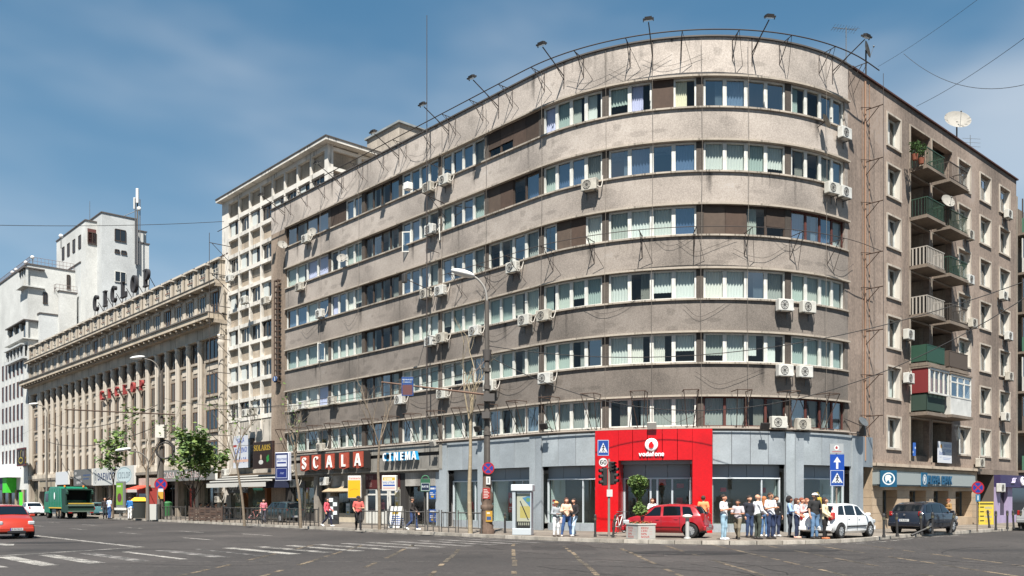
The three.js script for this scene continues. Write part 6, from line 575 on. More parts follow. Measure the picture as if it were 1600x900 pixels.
{ // one way and crossing board
  const p = GP(1307, 841, PAVE), g = thing('direction_sign', 'tall blue one way arrow and crossing sign on a spotted pole by the white car', 'sign', '', p), Y = (py) => yPx(p, py) - PAVE; mesh('pole', cyl(0.04, 0.035, Y(694), 0, 0, 0, 8), T(0x7d7268, texStucco, 0.5, 0.8), g); plate(g, 0.56, 0.4, -0.02, Y(701), 0.06, ctex(128, 92, (x, w, h) => { x.fillStyle = '#b4b8b9'; x.fillRect(0, 0, w, h); x.fillStyle = '#f0efec'; x.beginPath(); x.arc(64, 38, 24, 0, 7); x.fill(); x.fillStyle = '#b02a2a'; x.beginPath(); x.arc(63, 40, 11, 0, 7); x.fill(); x.fillRect(60, 22, 8, 14); x.font = 'bold 20px sans-serif'; x.textAlign = 'center'; x.fillText('vodafone', 64, 82); }));
  plate(g, 0.58, 0.68, 0, Y(723), 0.06, ctex(128, 150, (x, w, h) => { x.fillStyle = '#1b4fb0'; x.fillRect(0, 0, w, h); x.fillStyle = '#eef0f4'; x.beginPath(); x.moveTo(64, 20); x.lineTo(98, 72); x.lineTo(74, 72); x.lineTo(74, 132); x.lineTo(54, 132); x.lineTo(54, 72); x.lineTo(30, 72); x.closePath(); x.fill(); })); plate(g, 0.58, 0.66, 0, Y(747), 0.062, pedTex); }
{ const p = GP(1527, 830.5, PAVE), g = thing('no_stopping_sign', 'round no stopping sign on a thin pole in front of the bank end', 'sign', '', p); mesh('pole', cyl(0.035, 0.035, yPx(p, 755), 0, 0, 0, 8), T(0x7a6d62, texPlain, 1, 0.7), g); disc(g, 0.31, 0, yPx(p, 762) - PAVE, 0.05, discTex); plate(g, 0.22, 0.36, 0, yPx(p, 778) - PAVE, 0.05, ctex(32, 48, (x) => { x.fillStyle = '#4a7ea0'; x.fillRect(0, 0, 32, 48); x.fillStyle = '#e6e8e6'; x.fillRect(12, 8, 8, 30); })); }
{ const p = GP(668, 830, PAVE), g = thing('parking_sign', 'small dark blue plate with green rim on a grey post by the cinema', 'sign', '', p); mesh('pole', cyl(0.045, 0.045, yPx(p, 752), 0, 0, 0, 8), M(0xa7a59f, 0.6), g); plate(g, 0.48, 0.62, -0.1, yPx(p, 758) - PAVE, 0.06, ctex(64, 80, (x) => { x.fillStyle = '#35684b'; x.fillRect(0, 0, 64, 80); x.fillStyle = '#c8d2cf'; x.fillRect(4, 26, 56, 50); x.fillStyle = '#1e2a44'; x.fillRect(7, 29, 50, 44); x.fillStyle = '#e6e8ea'; x.font = 'bold 18px sans-serif'; x.fillText('RATB', 8, 56); })); mesh('top', new THREE.TorusGeometry(0.18, 0.02, 5, 16, Math.PI).translate(-0.1, yPx(p, 752) - PAVE + 0.1, 0.06), M(0x3f7a55, 0.6), g); }
// bollards
const bolG = new THREE.LatheGeometry([[0.06, 0], [0.06, 0.1], [0.045, 0.12], [0.045, 0.75], [0.055, 0.77], [0.055, 0.85], [0.035, 0.9], [0, 0.91]].map(([a, b]) => new THREE.Vector2(a, b)), 12), bolRing = cyl(0.058, 0.058, 0.1, 0, 0.66, 0, 12);
function bollard(px, py, label, tilt = 0, tdir = 0, sc = 1) { const g = thing('bollard', label, 'bollard', 'black bollards along the kerb', GP(px, py, PAVE)); g.rotation.set(0, tdir, tilt, 'YXZ'); mesh('post', bolG.clone().scale(sc, sc, sc), M(0x2b2928, 0.6), g); mesh('band', bolRing.clone().scale(sc, sc, sc), M(0x4d4a3a, 0.6), g); }
[[789, 833, 'black bollard between the tram pole and the advertising kiosk'], [827, 835, 'black bollard at the near edge of the advertising kiosk'], [930, 839, 'black bollard at the near corner of the red portal jamb'], [957.5, 840, 'black bollard leaning beside the traffic light pole', -0.12], [1381, 840, 'upright black bollard between the white car and the dark hatchback', 0], [1402, 838.5, 'black bollard at the near rear corner of the dark hatchback', 0.03], [1424, 836.5, 'black bollard knocked over flat behind the dark hatchback', -1.15], [1440, 835.5, 'black bollard in front of the dark hatchback bumper end', 0.05], [1457, 834.5, 'black bollard by the rear wheel of the dark hatchback', 0], [1485, 833, 'black bollard leaning at the front wheel of the dark hatchback', -0.2], [1546, 825, 'black bollard leaning in front of the yellow menu board', 0.1], [1556, 828.5, 'black bollard at the corner of the lilac shop', 0], [1574, 827, 'black bollard in the middle of the lilac shop front', 0], [1584, 826.5, 'black bollard beside the silver car bumper', 0.05], [1595, 826, 'black bollard farthest along the side street', 0]].forEach(([px, py, l, t = 0]) => bollard(px, py, l, t, 0, px < 1000 ? 1.05 : 1.1));
{ const g = thing('mushroom_post', 'grey post with a wide pale cap at the rear of the red car', 'post', '', GP(1074, 842, PAVE)); mesh('stem', new THREE.LatheGeometry([[0.14, 0], [0.14, 0.05], [0.08, 0.1], [0.075, 0.85], [0, 0.85]].map(([a, b]) => new THREE.Vector2(a, b)), 14), M(0x9b9a96, 0.5), g); mesh('cap', sph(0.2, 0, 0.9, 0, 1, 0.4, 1, 16), M(0xd3cfc2, 0.5), g); const u = thing('rusty_post', 'short rusty post by the rear wheel of the white car', 'post', '', GP(1318, 840, PAVE)); mesh('stem', bx(0.06, 0.75, 0.06, 0, 0.37, 0), rust, u); mesh('foot', bx(0.16, 0.03, 0.16, 0, 0.015, 0), rust, u); }
// guard rails along the kerb by the cinema
function guardRail(p0, p1, label, m, h = 0.95, loops = 2) { const g = thing('guard_rail', label, 'railing', 'guard rails along the boulevard kerb', p0), d = p1.clone().sub(p0), n = loops, L = []; const at = (t, y) => d.clone().multiplyScalar(t).setY(y); mesh('top_rail', bar(at(0, h), at(1, h), 0.03), m, g); for (let i = 0; i <= n; i++) mesh('post', bar(at(i / n, 0), at(i / n, h + (i % n ? 0 : 0.12)), 0.03), m, g); mesh('lower_rail', bar(at(0, 0.25), at(1, 0.25), 0.022), m, g); for (let i = 0; i < n * 2; i++) L.push(bar(at((i + 0.5) / (n * 2), 0.25), at((i + 0.5) / (n * 2), h), 0.012, 4)); mesh('bars', merge(L), m, g).userData.kind = 'stuff'; }
{ const kp = (px) => { let best = null, e = 1e9; for (const q of kerbLine) { const k = Math.abs(pxOf(q) - px); if (k < e) { e = k; best = q; } } return best; }, rp = (px) => { const k = kp(px), n = TN(-10).n; const d = -k.z, X = (px - CX) / FL; let q = V(0, 0, 0); const dd = d + 0.45; return V(X * dd, PAVE, -dd); };
  const rails = [[752, 716], [712, 690], [686, 668], [664, 634], [631, 605], [601, 562]]; rails.forEach(([a, b], i) => guardRail(rp(a), rp(b), `grey tube guard rail at the kerb, ${ORD[i]} counting from the tram pole`, M(0x4a4744, 0.7)));
  const r2 = [[498, 478], [474, 452], [448, 428], [424, 404], [400, 380], [376, 350]]; r2.forEach(([a, b], i) => guardRail(rp(a), rp(b), `dark guard rail along the kerb by the green estate car, ${ORD[i]} from the cinema`, M(0x33302e, 0.7), 1.0, 3));
  const r3 = [[290, 268], [266, 252]]; r3.forEach(([a, b], i) => guardRail(rp(a), rp(b), `dark guard rail at the kerb beside the leafy tree, ${ORD[i]} from the terrace fence`, M(0x3a3835, 0.7), 1.0, 3));
  // wooden terrace fence of slats
  const f0 = rp(347), f1 = rp(296), fd = f1.clone().sub(f0), tf = thing('terrace_fence', 'low dark wooden terrace fence at the kerb left of the bare trees', 'fence', '', f0), fr = -Math.atan2(fd.z, fd.x), fl = fd.length(), wood = [M(0x4d3a2f, 0.85), M(0x56453a, 0.85), M(0x41332b, 0.85)]; for (let i = 0; i < 7; i++) { const m = mesh('post', bx(0.1, 1.1, 0.1, 0, 0.55, 0), wood[2], tf); m.position.copy(fd.clone().multiplyScalar(i / 6)); } for (let j = 0; j < 5; j++) for (let i = 0; i < 6; i++) { const m = mesh('slat', bx(fl / 6 - 0.08, 0.15, 0.03, 0, 0.2 + j * 0.18, 0), wood[(i + j) % 3], tf); m.position.copy(fd.clone().multiplyScalar((i + 0.5) / 6)); m.rotation.y = fr; } }
// advertising kiosk with telephone hood
{ const p = GP(817, 836, PAVE), g = thing('advertising_kiosk', 'grey advertising kiosk with a beach poster on the pavement', 'kiosk', '', p, -0.25); mesh('plinth', rb(0.86, 0.3, 0.5, 0.03, 0, 0.15, 0), M(0xa7adb0, 0.5), g); mesh('frame', merge([bx(0.14, 1.62, 0.42, -0.36, 1.11, 0), bx(0.05, 1.62, 0.4, 0.4, 1.11, 0), bx(0.6, 0.1, 0.36, 0.06, 1.88, 0)]), M(0x9aa1a5, 0.5), g); mesh('roof_box', rb(0.98, 0.3, 0.52, 0.04, 0, 2.08, 0), M(0xb9bec0, 0.5), g); mesh('back_panel', bx(0.64, 1.56, 0.2, 0.055, 1.08, -0.02), M(0x2f3133, 0.6), g); mesh('poster', new THREE.PlaneGeometry(0.6, 1.5).translate(0.055, 1.08, 0.1), printMat(ctex(128, 320, (x, w, h) => { x.fillStyle = '#d8d0b8'; x.fillRect(0, 0, w, h); x.fillStyle = '#d6c070'; x.fillRect(30, 120, 98, 110); x.fillStyle = '#5a93bd'; x.beginPath(); x.moveTo(50, 40); x.lineTo(128, 20); x.lineTo(128, 130); x.closePath(); x.fill(); x.fillStyle = '#7aa36a'; x.beginPath(); x.arc(108, 60, 20, 0, 7); x.fill(); x.strokeStyle = '#1c1c20'; x.lineWidth = 9; x.beginPath(); x.moveTo(30, 70); x.lineTo(110, 250); x.stroke(); x.fillStyle = '#24211f'; x.fillRect(0, 262, w, 58); x.fillStyle = '#c9c2ae'; for (let i = 0; i < 6; i++) x.fillRect(14 + i * 19, 272, 9, 26); })), g); mesh('cover_glass', new THREE.PlaneGeometry(0.6, 1.5).translate(0.055, 1.08, 0.16), glass, g); }
// planter with a topiary tree
const leafTone = [0x465e26, 0x58732e, 0x6c8236, 0x3a5022].map((h) => { const m = new THREE.MeshPhysicalMaterial({ color: h, roughness: 0.75, side: THREE.DoubleSide, transmission: 0.25, thickness: 0 }); return m; });
function leafGeo(r, n, size, place) { const P = [], N = [], I = []; const q = new THREE.Quaternion(), e = new THREE.Euler(), a = V(0, 0, 0); for (let i = 0; i < n; i++) { const c = place(r); if (!c) continue; e.set((r() - 0.5) * 2.2, r() * 6.28, (r() - 0.5) * 2.2); q.setFromEuler(e); const s = size * (0.6 + r() * 0.8), b = P.length / 3; for (const [x, y, z] of [[0, 0, -0.6], [0.42, 0.08, 0], [0, 0, 0.75], [-0.42, 0.08, 0]]) { a.set(x * s, y * s, z * s).applyQuaternion(q).add(c); P.push(a.x, a.y, a.z); } a.set(0, 1, 0).applyQuaternion(q); for (let k = 0; k < 4; k++) N.push(a.x, a.y, a.z); I.push(b, b + 2, b + 1, b, b + 3, b + 2); } const g = new THREE.BufferGeometry(); g.setAttribute('position', new THREE.Float32BufferAttribute(P, 3)); g.setAttribute('normal', new THREE.Float32BufferAttribute(N, 3)); g.setIndex(I); return g; }
{ const p = GP(1001, 843, PAVE), g = thing('planter_box', 'square pale planter with red lettering in front of the red car', 'planter', '', p, 0.45); g.scale.setScalar(0.82); const tex = ctex(200, 160, (x, w, h) => { x.fillStyle = '#c9c6bf'; x.fillRect(0, 0, w, h); x.fillStyle = '#b9342f'; x.font = 'bold 36px sans-serif'; for (const [t, y] of [['REDU', 40], ['CERI', 74], ['50%', 112], ['NOUA', 148]]) x.fillText(t, 30, y); x.fillStyle = '#d8a39c'; x.fillRect(30, 46, 90, 6); x.fillRect(130, 40, 40, 5); x.fillRect(130, 70, 40, 5); x.fillRect(130, 100, 40, 5); }); mesh('box', bx(1.0, 0.72, 1.0, 0, 0.36, 0), T(0xbab6ae, texPlain, 1, 0.8), g); for (let i = 0; i < 4; i++) mesh('panel', new THREE.PlaneGeometry(0.92, 0.62).translate(0, 0.36, 0.504).rotateY(i * Math.PI / 2), printMat(tex, 0.7), g); mesh('rim', merge([bx(1.06, 0.05, 0.06, 0, 0.745, 0.5), bx(1.06, 0.05, 0.06, 0, 0.745, -0.5), bx(0.06, 0.05, 0.94, 0.5, 0.745, 0), bx(0.06, 0.05, 0.94, -0.5, 0.745, 0)]), M(0xc4c1b9, 0.7), g); mesh('soil', bx(0.92, 0.02, 0.92, 0, 0.725, 0), M(0x3d3027, 0.95), g);
  const r = rng(31), fl = mesh('flowers', leafGeo(r, 260, 0.06, (r) => V((r() - 0.5) * 0.85, 0.74 + r() * 0.14, (r() - 0.5) * 0.85)), M(0xb0533a, 0.8), g); mesh('ground_leaves', leafGeo(r, 300, 0.06, (r) => V((r() - 0.5) * 0.85, 0.73 + r() * 0.1, (r() - 0.5) * 0.85)), leafTone[0], g);
  const t = thing('topiary_tree', 'slim clipped tree with a round top growing in the planter', 'tree', '', p.clone().add(V(-0.1, 0.6, 0))), Y = (py) => yPx(p, py) - PAVE - 0.6; mesh('trunk', tubeOf([V(0.15, 0, 0), V(0.1, 0.4, 0), V(-0.05, 1.1, 0.02), V(0, Y(752), 0)], 0.03, 12, 6), M(0x6b4f3a, 0.9), t); const top = Y(752); const cr = new THREE.Group(); cr.name = 'crown'; t.add(cr); for (let k = 0; k < 3; k++) { mesh('leaf_clump', leafGeo(r, 420, 0.085, (r) => { const u = r() * 6.28, v = Math.acos(2 * r() - 1), d = 0.75 + r() * 0.35, w = 0.36; return V(Math.sin(v) * Math.cos(u) * w * d, top - 0.05 + Math.cos(v) * 0.27 * d, Math.sin(v) * Math.sin(u) * w * d); }), leafTone[k], cr); mesh('leaf_clump', leafGeo(r, 420, 0.08, (r) => { const h = r(), u = r() * 6.28, w = 0.26 * Math.sqrt(r()) * (0.65 + 0.45 * Math.sin(h * 9)); return V(0.02 + Math.cos(u) * w + (1 - h) * 0.06, 0.35 + h * (top - 0.55), Math.sin(u) * w); }), leafTone[k], cr); } }
// ---------- street trees ----------
function branchTree(name, label, p, H, opt) { const { seed, leaf = 0, spread = 1, bare = true, trunkR = 0.08, bark = 0x7f7364, lean = 0 } = opt, r = rng(seed), g = thing(name, label, 'tree', 'young street trees', p), tips = []; const tm = T(bark, texStucco, 0.8, 0.9);
  const h1 = H * (opt.fork || 0.55), c = [V(0, 0, 0), V(lean * 0.2 + (r() - 0.5) * 0.1, h1 * 0.35, 0), V(lean * 0.6 + (r() - 0.5) * 0.15, h1 * 0.7, 0), V(lean, h1, 0)]; const curve = new THREE.CatmullRomCurve3(c); const segs = []; for (let i = 0; i < 10; i++) segs.push(bar(curve.getPoint(i / 10), curve.getPoint((i + 1) / 10), lerp(trunkR, trunkR * 0.6, i / 10), 8, lerp(trunkR, trunkR * 0.6, (i + 1) / 10))); mesh('trunk', merge(segs), tm, g);
  const L = []; const grow = (a, dir, len, rad, lev) => { let q = a.clone(), d = dir.clone(); const n = 4; for (let i = 0; i < n; i++) { d.add(V((r() - 0.5) * 0.35, 0.08, (r() - 0.5) * 0.35)).normalize(); const e = q.clone().addScaledVector(d, len / n); L.push(bar(q, e, lerp(rad, rad * 0.5, i / n), 5, lerp(rad, rad * 0.5, (i + 1) / n))); q = e; if (lev < 3 && i >= 1 && r() < 0.85) grow(q, d.clone().add(V((r() - 0.5) * 1.6, r() * 0.4, (r() - 0.5) * 1.6)).normalize(), len * (0.45 + r() * 0.25), rad * 0.5, lev + 1); if (lev >= 1) tips.push(q.clone()); } tips.push(q.clone()); };
  const nb = opt.limbs || 4; for (let i = 0; i < nb; i++) { const a = i / nb * 6.28 + r(); grow(curve.getPoint(1 - 0.3 * (i / nb) * (opt.low || 0.6)), V(Math.cos(a) * 0.55 * spread, 0.9, Math.sin(a) * 0.55 * spread).normalize(), (H - h1) * (0.75 + r() * 0.3), trunkR * 0.45, 0); } mesh('branches', merge(L), tm, g);
  if (leaf) { const cr = new THREE.Group(); cr.name = 'crown'; g.add(cr); const clumps = tips.map((t) => ({ t, w: 0.3 + r() * 0.5 })); for (let k = 0; k < 4; k++) mesh('leaf_clump', leafGeo(r, leaf / 4, opt.leafSize || 0.2, (r) => { const c = clumps[r() * clumps.length | 0], u = r() * 6.28, v = Math.acos(2 * r() - 1), d = Math.cbrt(r()) * c.w * (opt.puff || 1); return c.t.clone().add(V(Math.sin(v) * Math.cos(u) * d, Math.cos(v) * d * 0.7, Math.sin(v) * Math.sin(u) * d)); }), leafTone[k], cr).userData.kind = 'stuff'; } }
{ const at = (px, py) => GP(px, py, PAVE), top = (p, py) => yPx(p, py) - PAVE; let p = at(303, 814); branchTree('street_tree', 'leafy young tree at the kerb in front of the red lettered shop', p, top(p, 676) * 0.74, { seed: 4, leaf: 1900, spread: 1.05, fork: 0.42, limbs: 6, low: 1, leafSize: 0.26, bark: 0x4d4034, puff: 1.0 });
  p = at(177, 810); branchTree('street_tree', 'slender young tree with sparse leaves in front of the car dealer sign', p, top(p, 678) * 0.86, { seed: 9, leaf: 520, spread: 0.3, fork: 0.5, limbs: 4, low: 1.6, leafSize: 0.26, trunkR: 0.08, bark: 0x6f6252 });
  p = at(382, 822); branchTree('street_tree', 'bare young tree left of the green estate car', p, top(p, 655), { seed: 14, leaf: 90, leafSize: 0.12, spread: 0.7, fork: 0.62, limbs: 4, trunkR: 0.09, lean: -0.5 }); p = at(470, 825); branchTree('street_tree', 'bare young tree at the right of the green estate car', p, top(p, 650), { seed: 22, leaf: 50, leafSize: 0.12, spread: 0.6, fork: 0.68, limbs: 4, trunkR: 0.09, lean: -0.35 }); p = at(593, 828); branchTree('street_tree', 'bare thin tree in front of the white cinema doors', p, top(p, 620), { seed: 27, spread: 0.5, fork: 0.66, limbs: 4, trunkR: 0.09 }); p = at(735, 834); branchTree('street_tree', 'pale barked bare tree beside the tram pole', p, top(p, 575), { seed: 35, spread: 0.45, fork: 0.68, limbs: 4, trunkR: 0.11, bark: 0xa4977f }); p = at(229, 812); branchTree('street_tree', 'bare tree with few leaves behind the wheelie bins', p, top(p, 668), { seed: 41, leaf: 110, leafSize: 0.14, spread: 0.7, fork: 0.55, limbs: 4, trunkR: 0.1, bark: 0x8d7d6a }); p = at(40, 798); branchTree('street_tree', 'thin bare trunk at the far end beside the green flag sign', p, top(p, 700), { seed: 48, spread: 0.4, fork: 0.7, limbs: 3, trunkR: 0.12, bark: 0x9b9082 }); }
// bins
{ const g = thing('wheelie_bin', 'dark wheelie bin with a yellow lid in front of the kiosk', 'bin', '', GP(218, 811, PAVE), 0.4); mesh('body', new THREE.CylinderGeometry(0.95, 0.75, 1.35, 4).rotateY(Math.PI / 4).scale(1, 1, 0.75).translate(0, 0.75, 0), M(0x2f322f, 0.7), g); mesh('lid', new THREE.CylinderGeometry(0.5, 1.0, 0.3, 4).rotateY(Math.PI / 4).scale(1.05, 1, 0.8).translate(0, 1.58, 0), M(0xd9a42c, 0.6), g); for (const x of [-0.5, 0.5]) mesh('wheel', new THREE.CylinderGeometry(0.12, 0.12, 0.08, 12).rotateZ(Math.PI / 2).translate(x, 0.12, 0.4), M(0x1f1e1d, 0.8), g);
  const h = thing('green_bin', 'green litter bin beside the feeder pole', 'bin', '', GP(261, 811, PAVE)); mesh('body', cyl(0.32, 0.42, 1.0, 0, 0.25, 0, 14), M(0x2f6b3a, 0.6), h); mesh('lid', sph(0.44, 0, 1.25, 0, 1, 0.4, 1), M(0x2a5f34, 0.6), h); mesh('leg', cyl(0.05, 0.05, 0.3, 0, 0, 0, 6), steelGrey, h); }
// ---------- vehicles ----------
const tyreM = M(0x1b1a1a, 0.85), rimM = M(0xb2b3b3, 0.35, { metalness: 0.6 }), trimM = M(0x232324, 0.6), chromeM = M(0xc9c9c8, 0.2, { metalness: 0.9 }), tailM = M(0x8e1a18, 0.25), lampM = M(0xa9adae, 0.12), carGlass = new THREE.MeshPhysicalMaterial({ color: 0x11161a, roughness: 0.05, ior: 1.6 });
const tyreG = new THREE.LatheGeometry([[0.19, -0.08], [0.27, -0.095], [0.30, -0.07], [0.305, 0], [0.30, 0.07], [0.27, 0.095], [0.19, 0.08]].map(([a, b]) => new THREE.Vector2(a, b)), 24).rotateX(Math.PI / 2), rimG = merge([new THREE.CylinderGeometry(0.195, 0.195, 0.06, 24).rotateX(Math.PI / 2), ...[0, 1, 2, 3, 4].map((i) => bx(0.055, 0.36, 0.03, 0, 0, 0.04, 0, 0, i * Math.PI / 5 * 2)), new THREE.CylinderGeometry(0.05, 0.05, 0.1, 12).rotateX(Math.PI / 2).translate(0, 0, 0.02)]);
function lin(pts, x) { if (x <= pts[0][0]) return pts[0][1]; for (let i = 1; i < pts.length; i++) if (x <= pts[i][0]) return lerp(pts[i - 1][1], pts[i][1], (x - pts[i - 1][0]) / (pts[i][0] - pts[i - 1][0])); return pts.at(-1)[1]; }
function plateTex(str) { return ctex(128, 28, (x, w, h) => { x.fillStyle = '#e4e5e3'; x.fillRect(0, 0, w, h); x.fillStyle = '#2c4ea0'; x.fillRect(0, 0, 12, h); x.fillStyle = '#26272a'; x.font = 'bold 23px sans-serif'; x.fillText(str, 17, 22); }); }
function makeCar(name, label, o) { // x forward, wheels on y = 0
  const { L, W, H, wb, color, rear } = o, h2 = L / 2, g = thing(name, label, 'car', 'cars parked or driving', o.pos), paint = new THREE.MeshPhysicalMaterial({ color, roughness: 0.4, clearcoat: 1, clearcoatRoughness: 0.08, metalness: o.metal || 0 });
  g.rotation.y = Math.atan2(o.dir[1], o.dir[0]); const top0 = o.top.map(([x, y]) => [x * h2, y * H]);
  const topY = (x) => { let s = 0; for (let k = -2; k <= 2; k++) s += lin(top0, clamp(x + k * 0.03, -h2, h2)); return s / 5; }, belt = (x) => H * (0.635 - 0.03 * x / h2), isG = (x) => topY(x) > belt(x) + 0.03, wid = (x) => W / 2 * (1 - 0.13 * Math.pow(Math.abs(x) / h2, 3.5) - (x > 0 ? 0.05 * Math.pow(x / h2, 2) : 0)), bot = (x) => 0.2 + 0.14 * Math.pow(Math.abs(x) / h2, 6), hs = H / 1.44;
  const roofW = (x) => wid(x) * (0.9 - 0.13 * clamp((topY(x) - belt(x)) / (H * 0.36)));
  const sec = (x) => { const w = wid(x), b = bot(x), T0 = topY(x), B = Math.min(belt(x), T0 - 0.03), s = []; s.push([0, b], [w * 0.86, b], [w * 0.97, b + 0.1], [w, lerp(b, B, 0.45)], [w * 0.995, lerp(b, B, 0.75)], [w * 0.965, B - 0.02], [w * 0.93, B + 0.005]); const rw = roofW(x); s.push([lerp(w * 0.92, rw, 0.5), lerp(B, T0, 0.5)], [rw, T0 - 0.045], [rw * 0.86, T0 - 0.008], [0, T0 + 0.012]); return s; };
  const N = 46, xs = Array.from({ length: N + 1 }, (_, i) => -h2 + L * i / N), P = [], I = []; const K = 20; for (const x of xs) { const s = sec(x), ring = [...s, ...s.slice(1, -1).reverse().map(([z, y]) => [-z, y])]; const f = Math.pow(Math.abs(x) / h2, 10) * 0.0; for (const [z, y] of ring) P.push(x, y, z); }
  for (let i = 0; i < N; i++) for (let k = 0; k < K; k++) { const a = i * K + k, b = i * K + (k + 1) % K, c = a + K, d = b + K; I.push(a, c, b, b, c, d); } for (const [i, f] of [[0, 1], [N, 0]]) { const c = P.length / 3, x = xs[i]; P.push(x + (f ? -0.03 : 0.03), 0.5 * hs, 0); for (let k = 0; k < K; k++) { const a = i * K + k, b = i * K + (k + 1) % K; f ? I.push(c, a, b) : I.push(c, b, a); } }
  let geo = new THREE.BufferGeometry(); geo.setAttribute('position', new THREE.Float32BufferAttribute(P, 3)); geo.setIndex(I); geo.computeVertexNormals();
  const xr = -(wb / 2) + (o.shift || 0), xf2 = wb / 2 + (o.shift || 0), wr = 0.305 * (o.ws || 1); const ev = new Evaluator(); ev.attributes = ['position', 'normal']; ev.useGroups = false; let br = new Brush(geo); br.updateMatrixWorld(); for (const x of [xr, xf2]) for (const sg of [1, -1]) { const c = new Brush(new THREE.CylinderGeometry(wr + 0.055, wr + 0.055, 0.5, 24).rotateX(Math.PI / 2).translate(x, wr, sg * W / 2)); c.updateMatrixWorld(); br = ev.evaluate(br, c, SUBTRACTION); }
  const bg = toCreasedNormals(br.geometry, 0.6); mesh('body', bg, paint, g); mesh('underside', bx(L * 0.86, 0.12, W * 0.62, 0, 0.27, 0), trimM, g);
  // glass: side windows between shoulder and roof edge, windscreen, rear window
  const side = (xa0, xa1, xb0, xb1, sg) => { const Pg = [], Ig = [], n = 10, m = 4; for (let i = 0; i <= n; i++) for (let j = 0; j <= m; j++) { const v = j / m, x = lerp(lerp(xa0, xa1, v), lerp(xb0, xb1, v), i / n), B = belt(x), T0 = topY(x), y = lerp(B + 0.03, Math.max(B + 0.05, T0 - 0.085), v), t = clamp((y - B) / Math.max(0.05, T0 - 0.045 - B)), z = lerp(wid(x) * 0.93, roofW(x), t) + 0.012; Pg.push(x, y, sg * z); } for (let i = 0; i < n; i++) for (let j = 0; j < m; j++) { const a = i * (m + 1) + j, b = a + 1, c = a + m + 1, d = c + 1; sg > 0 ? Ig.push(a, c, b, b, c, d) : Ig.push(a, b, c, b, d, c); } const q = new THREE.BufferGeometry(); q.setAttribute('position', new THREE.Float32BufferAttribute(Pg, 3)); q.setIndex(Ig); q.computeVertexNormals(); mesh('side_window', q, carGlass, g); };
  for (const sg of [1, -1]) for (const w of o.win) side(...w.map((v) => v * h2), sg);
  const scr = (nm, x0, x1, k) => { const Pg = [], Ig = [], n = 8, m = 8; for (let i = 0; i <= n; i++) for (let j = 0; j <= m; j++) { const x = lerp(x0, x1, i / n) * h2, z = (j / m * 2 - 1) * roofW(x) * k; Pg.push(x, topY(x) + 0.02 - 0.012 * Math.pow(Math.abs(j / m * 2 - 1), 3), z); } for (let i = 0; i < n; i++) for (let j = 0; j < m; j++) { const a = i * (m + 1) + j, b = a + 1, c = a + m + 1, d = c + 1; Ig.push(a, b, c, b, d, c); } const q = new THREE.BufferGeometry(); q.setAttribute('position', new THREE.Float32BufferAttribute(Pg, 3)); q.setIndex(Ig); q.computeVertexNormals(); mesh(nm, q, carGlass, g); };
  scr('windscreen', o.ws0, o.ws1, 0.93); scr('rear_window', o.rw0, o.rw1, 0.88);
  for (const x of [xr, xf2]) for (const sg of [1, -1]) { const w = new THREE.Group(); w.name = 'wheel'; w.position.set(x, wr, sg * (W / 2 - 0.1)); w.rotation.y = sg > 0 ? 0 : Math.PI; w.scale.setScalar(o.ws || 1); g.add(w); mesh('tyre', tyreG, tyreM, w); mesh('rim', rimG.clone().translate(0, 0, 0.03), rimM, w); mesh('well', new THREE.CylinderGeometry(wr + 0.045, wr + 0.045, 0.02, 20).rotateX(Math.PI / 2).translate(0, 0.01, -0.14), trimM, w); }
  for (const sg of [1, -1]) { const xm = o.ws0 * h2 - 0.18; mesh('mirror', rb(0.1, 0.12, 0.2, 0.03, xm, belt(xm) + 0.08, sg * (wid(xm) + 0.06)), paint, g); const zt = wid(-h2 * 0.94) - 0.01, zf = wid(h2 * 0.93); mesh('tail_light', rb(0.12, o.tailH || 0.26, 0.12, 0.03, -h2 * 0.955, H * (o.tailY || 0.58), sg * zt * 0.86), tailM, g); mesh('headlight', rb(0.3, 0.17, 0.26, 0.05, h2 * 0.9, H * 0.46, sg * zf * 0.86), lampM, g);
    const zs = (x) => sg * (wid(x) + 0.004); mesh('side_moulding', bx(wb * 0.66, 0.05, 0.03, o.shift || 0, 0.5 * hs, zs(0)), o.mould || trimM, g); for (const x of o.doors) { mesh('door_seam', bx(0.012, belt(x * h2) - 0.34, 0.012, x * h2, (belt(x * h2) + 0.3) / 2, sg * (wid(x * h2) - 0.004)), trimM, g); mesh('door_handle', rb(0.15, 0.035, 0.03, 0.012, x * h2 + 0.16, belt(x * h2) - 0.13, zs(x * h2)), paint, g); } }
  mesh('rear_bumper', rb(0.14, 0.2, W * 0.86, 0.05, -h2 - 0.0, 0.42 * hs, 0), o.bumper ? M(o.bumper, 0.6) : paint, g); mesh('front_bumper', rb(0.14, 0.2, W * 0.84, 0.05, h2, 0.38 * hs, 0), o.bumper ? M(o.bumper, 0.6) : paint, g); mesh('grille', rb(0.04, 0.1, W * 0.42, 0.01, h2 + 0.06, 0.3 * hs, 0), trimM, g);
  const pm = printMat(plateTex(o.plate || 'B 07 KLM'), 0.5); const p1 = mesh('number_plate', new THREE.PlaneGeometry(0.5, 0.11), pm, g); p1.position.set(-h2 - 0.08, o.plateY || 0.42, 0); p1.rotation.y = -Math.PI / 2; mesh('number_plate', new THREE.PlaneGeometry(0.5, 0.11).rotateY(Math.PI / 2).translate(h2 + 0.076, 0.42, 0), pm, g); mesh('emblem', new THREE.CylinderGeometry(0.045, 0.045, 0.02, 16).rotateZ(Math.PI / 2).translate(-h2 - 0.005, H * 0.6, 0), chromeM, g); return g; }
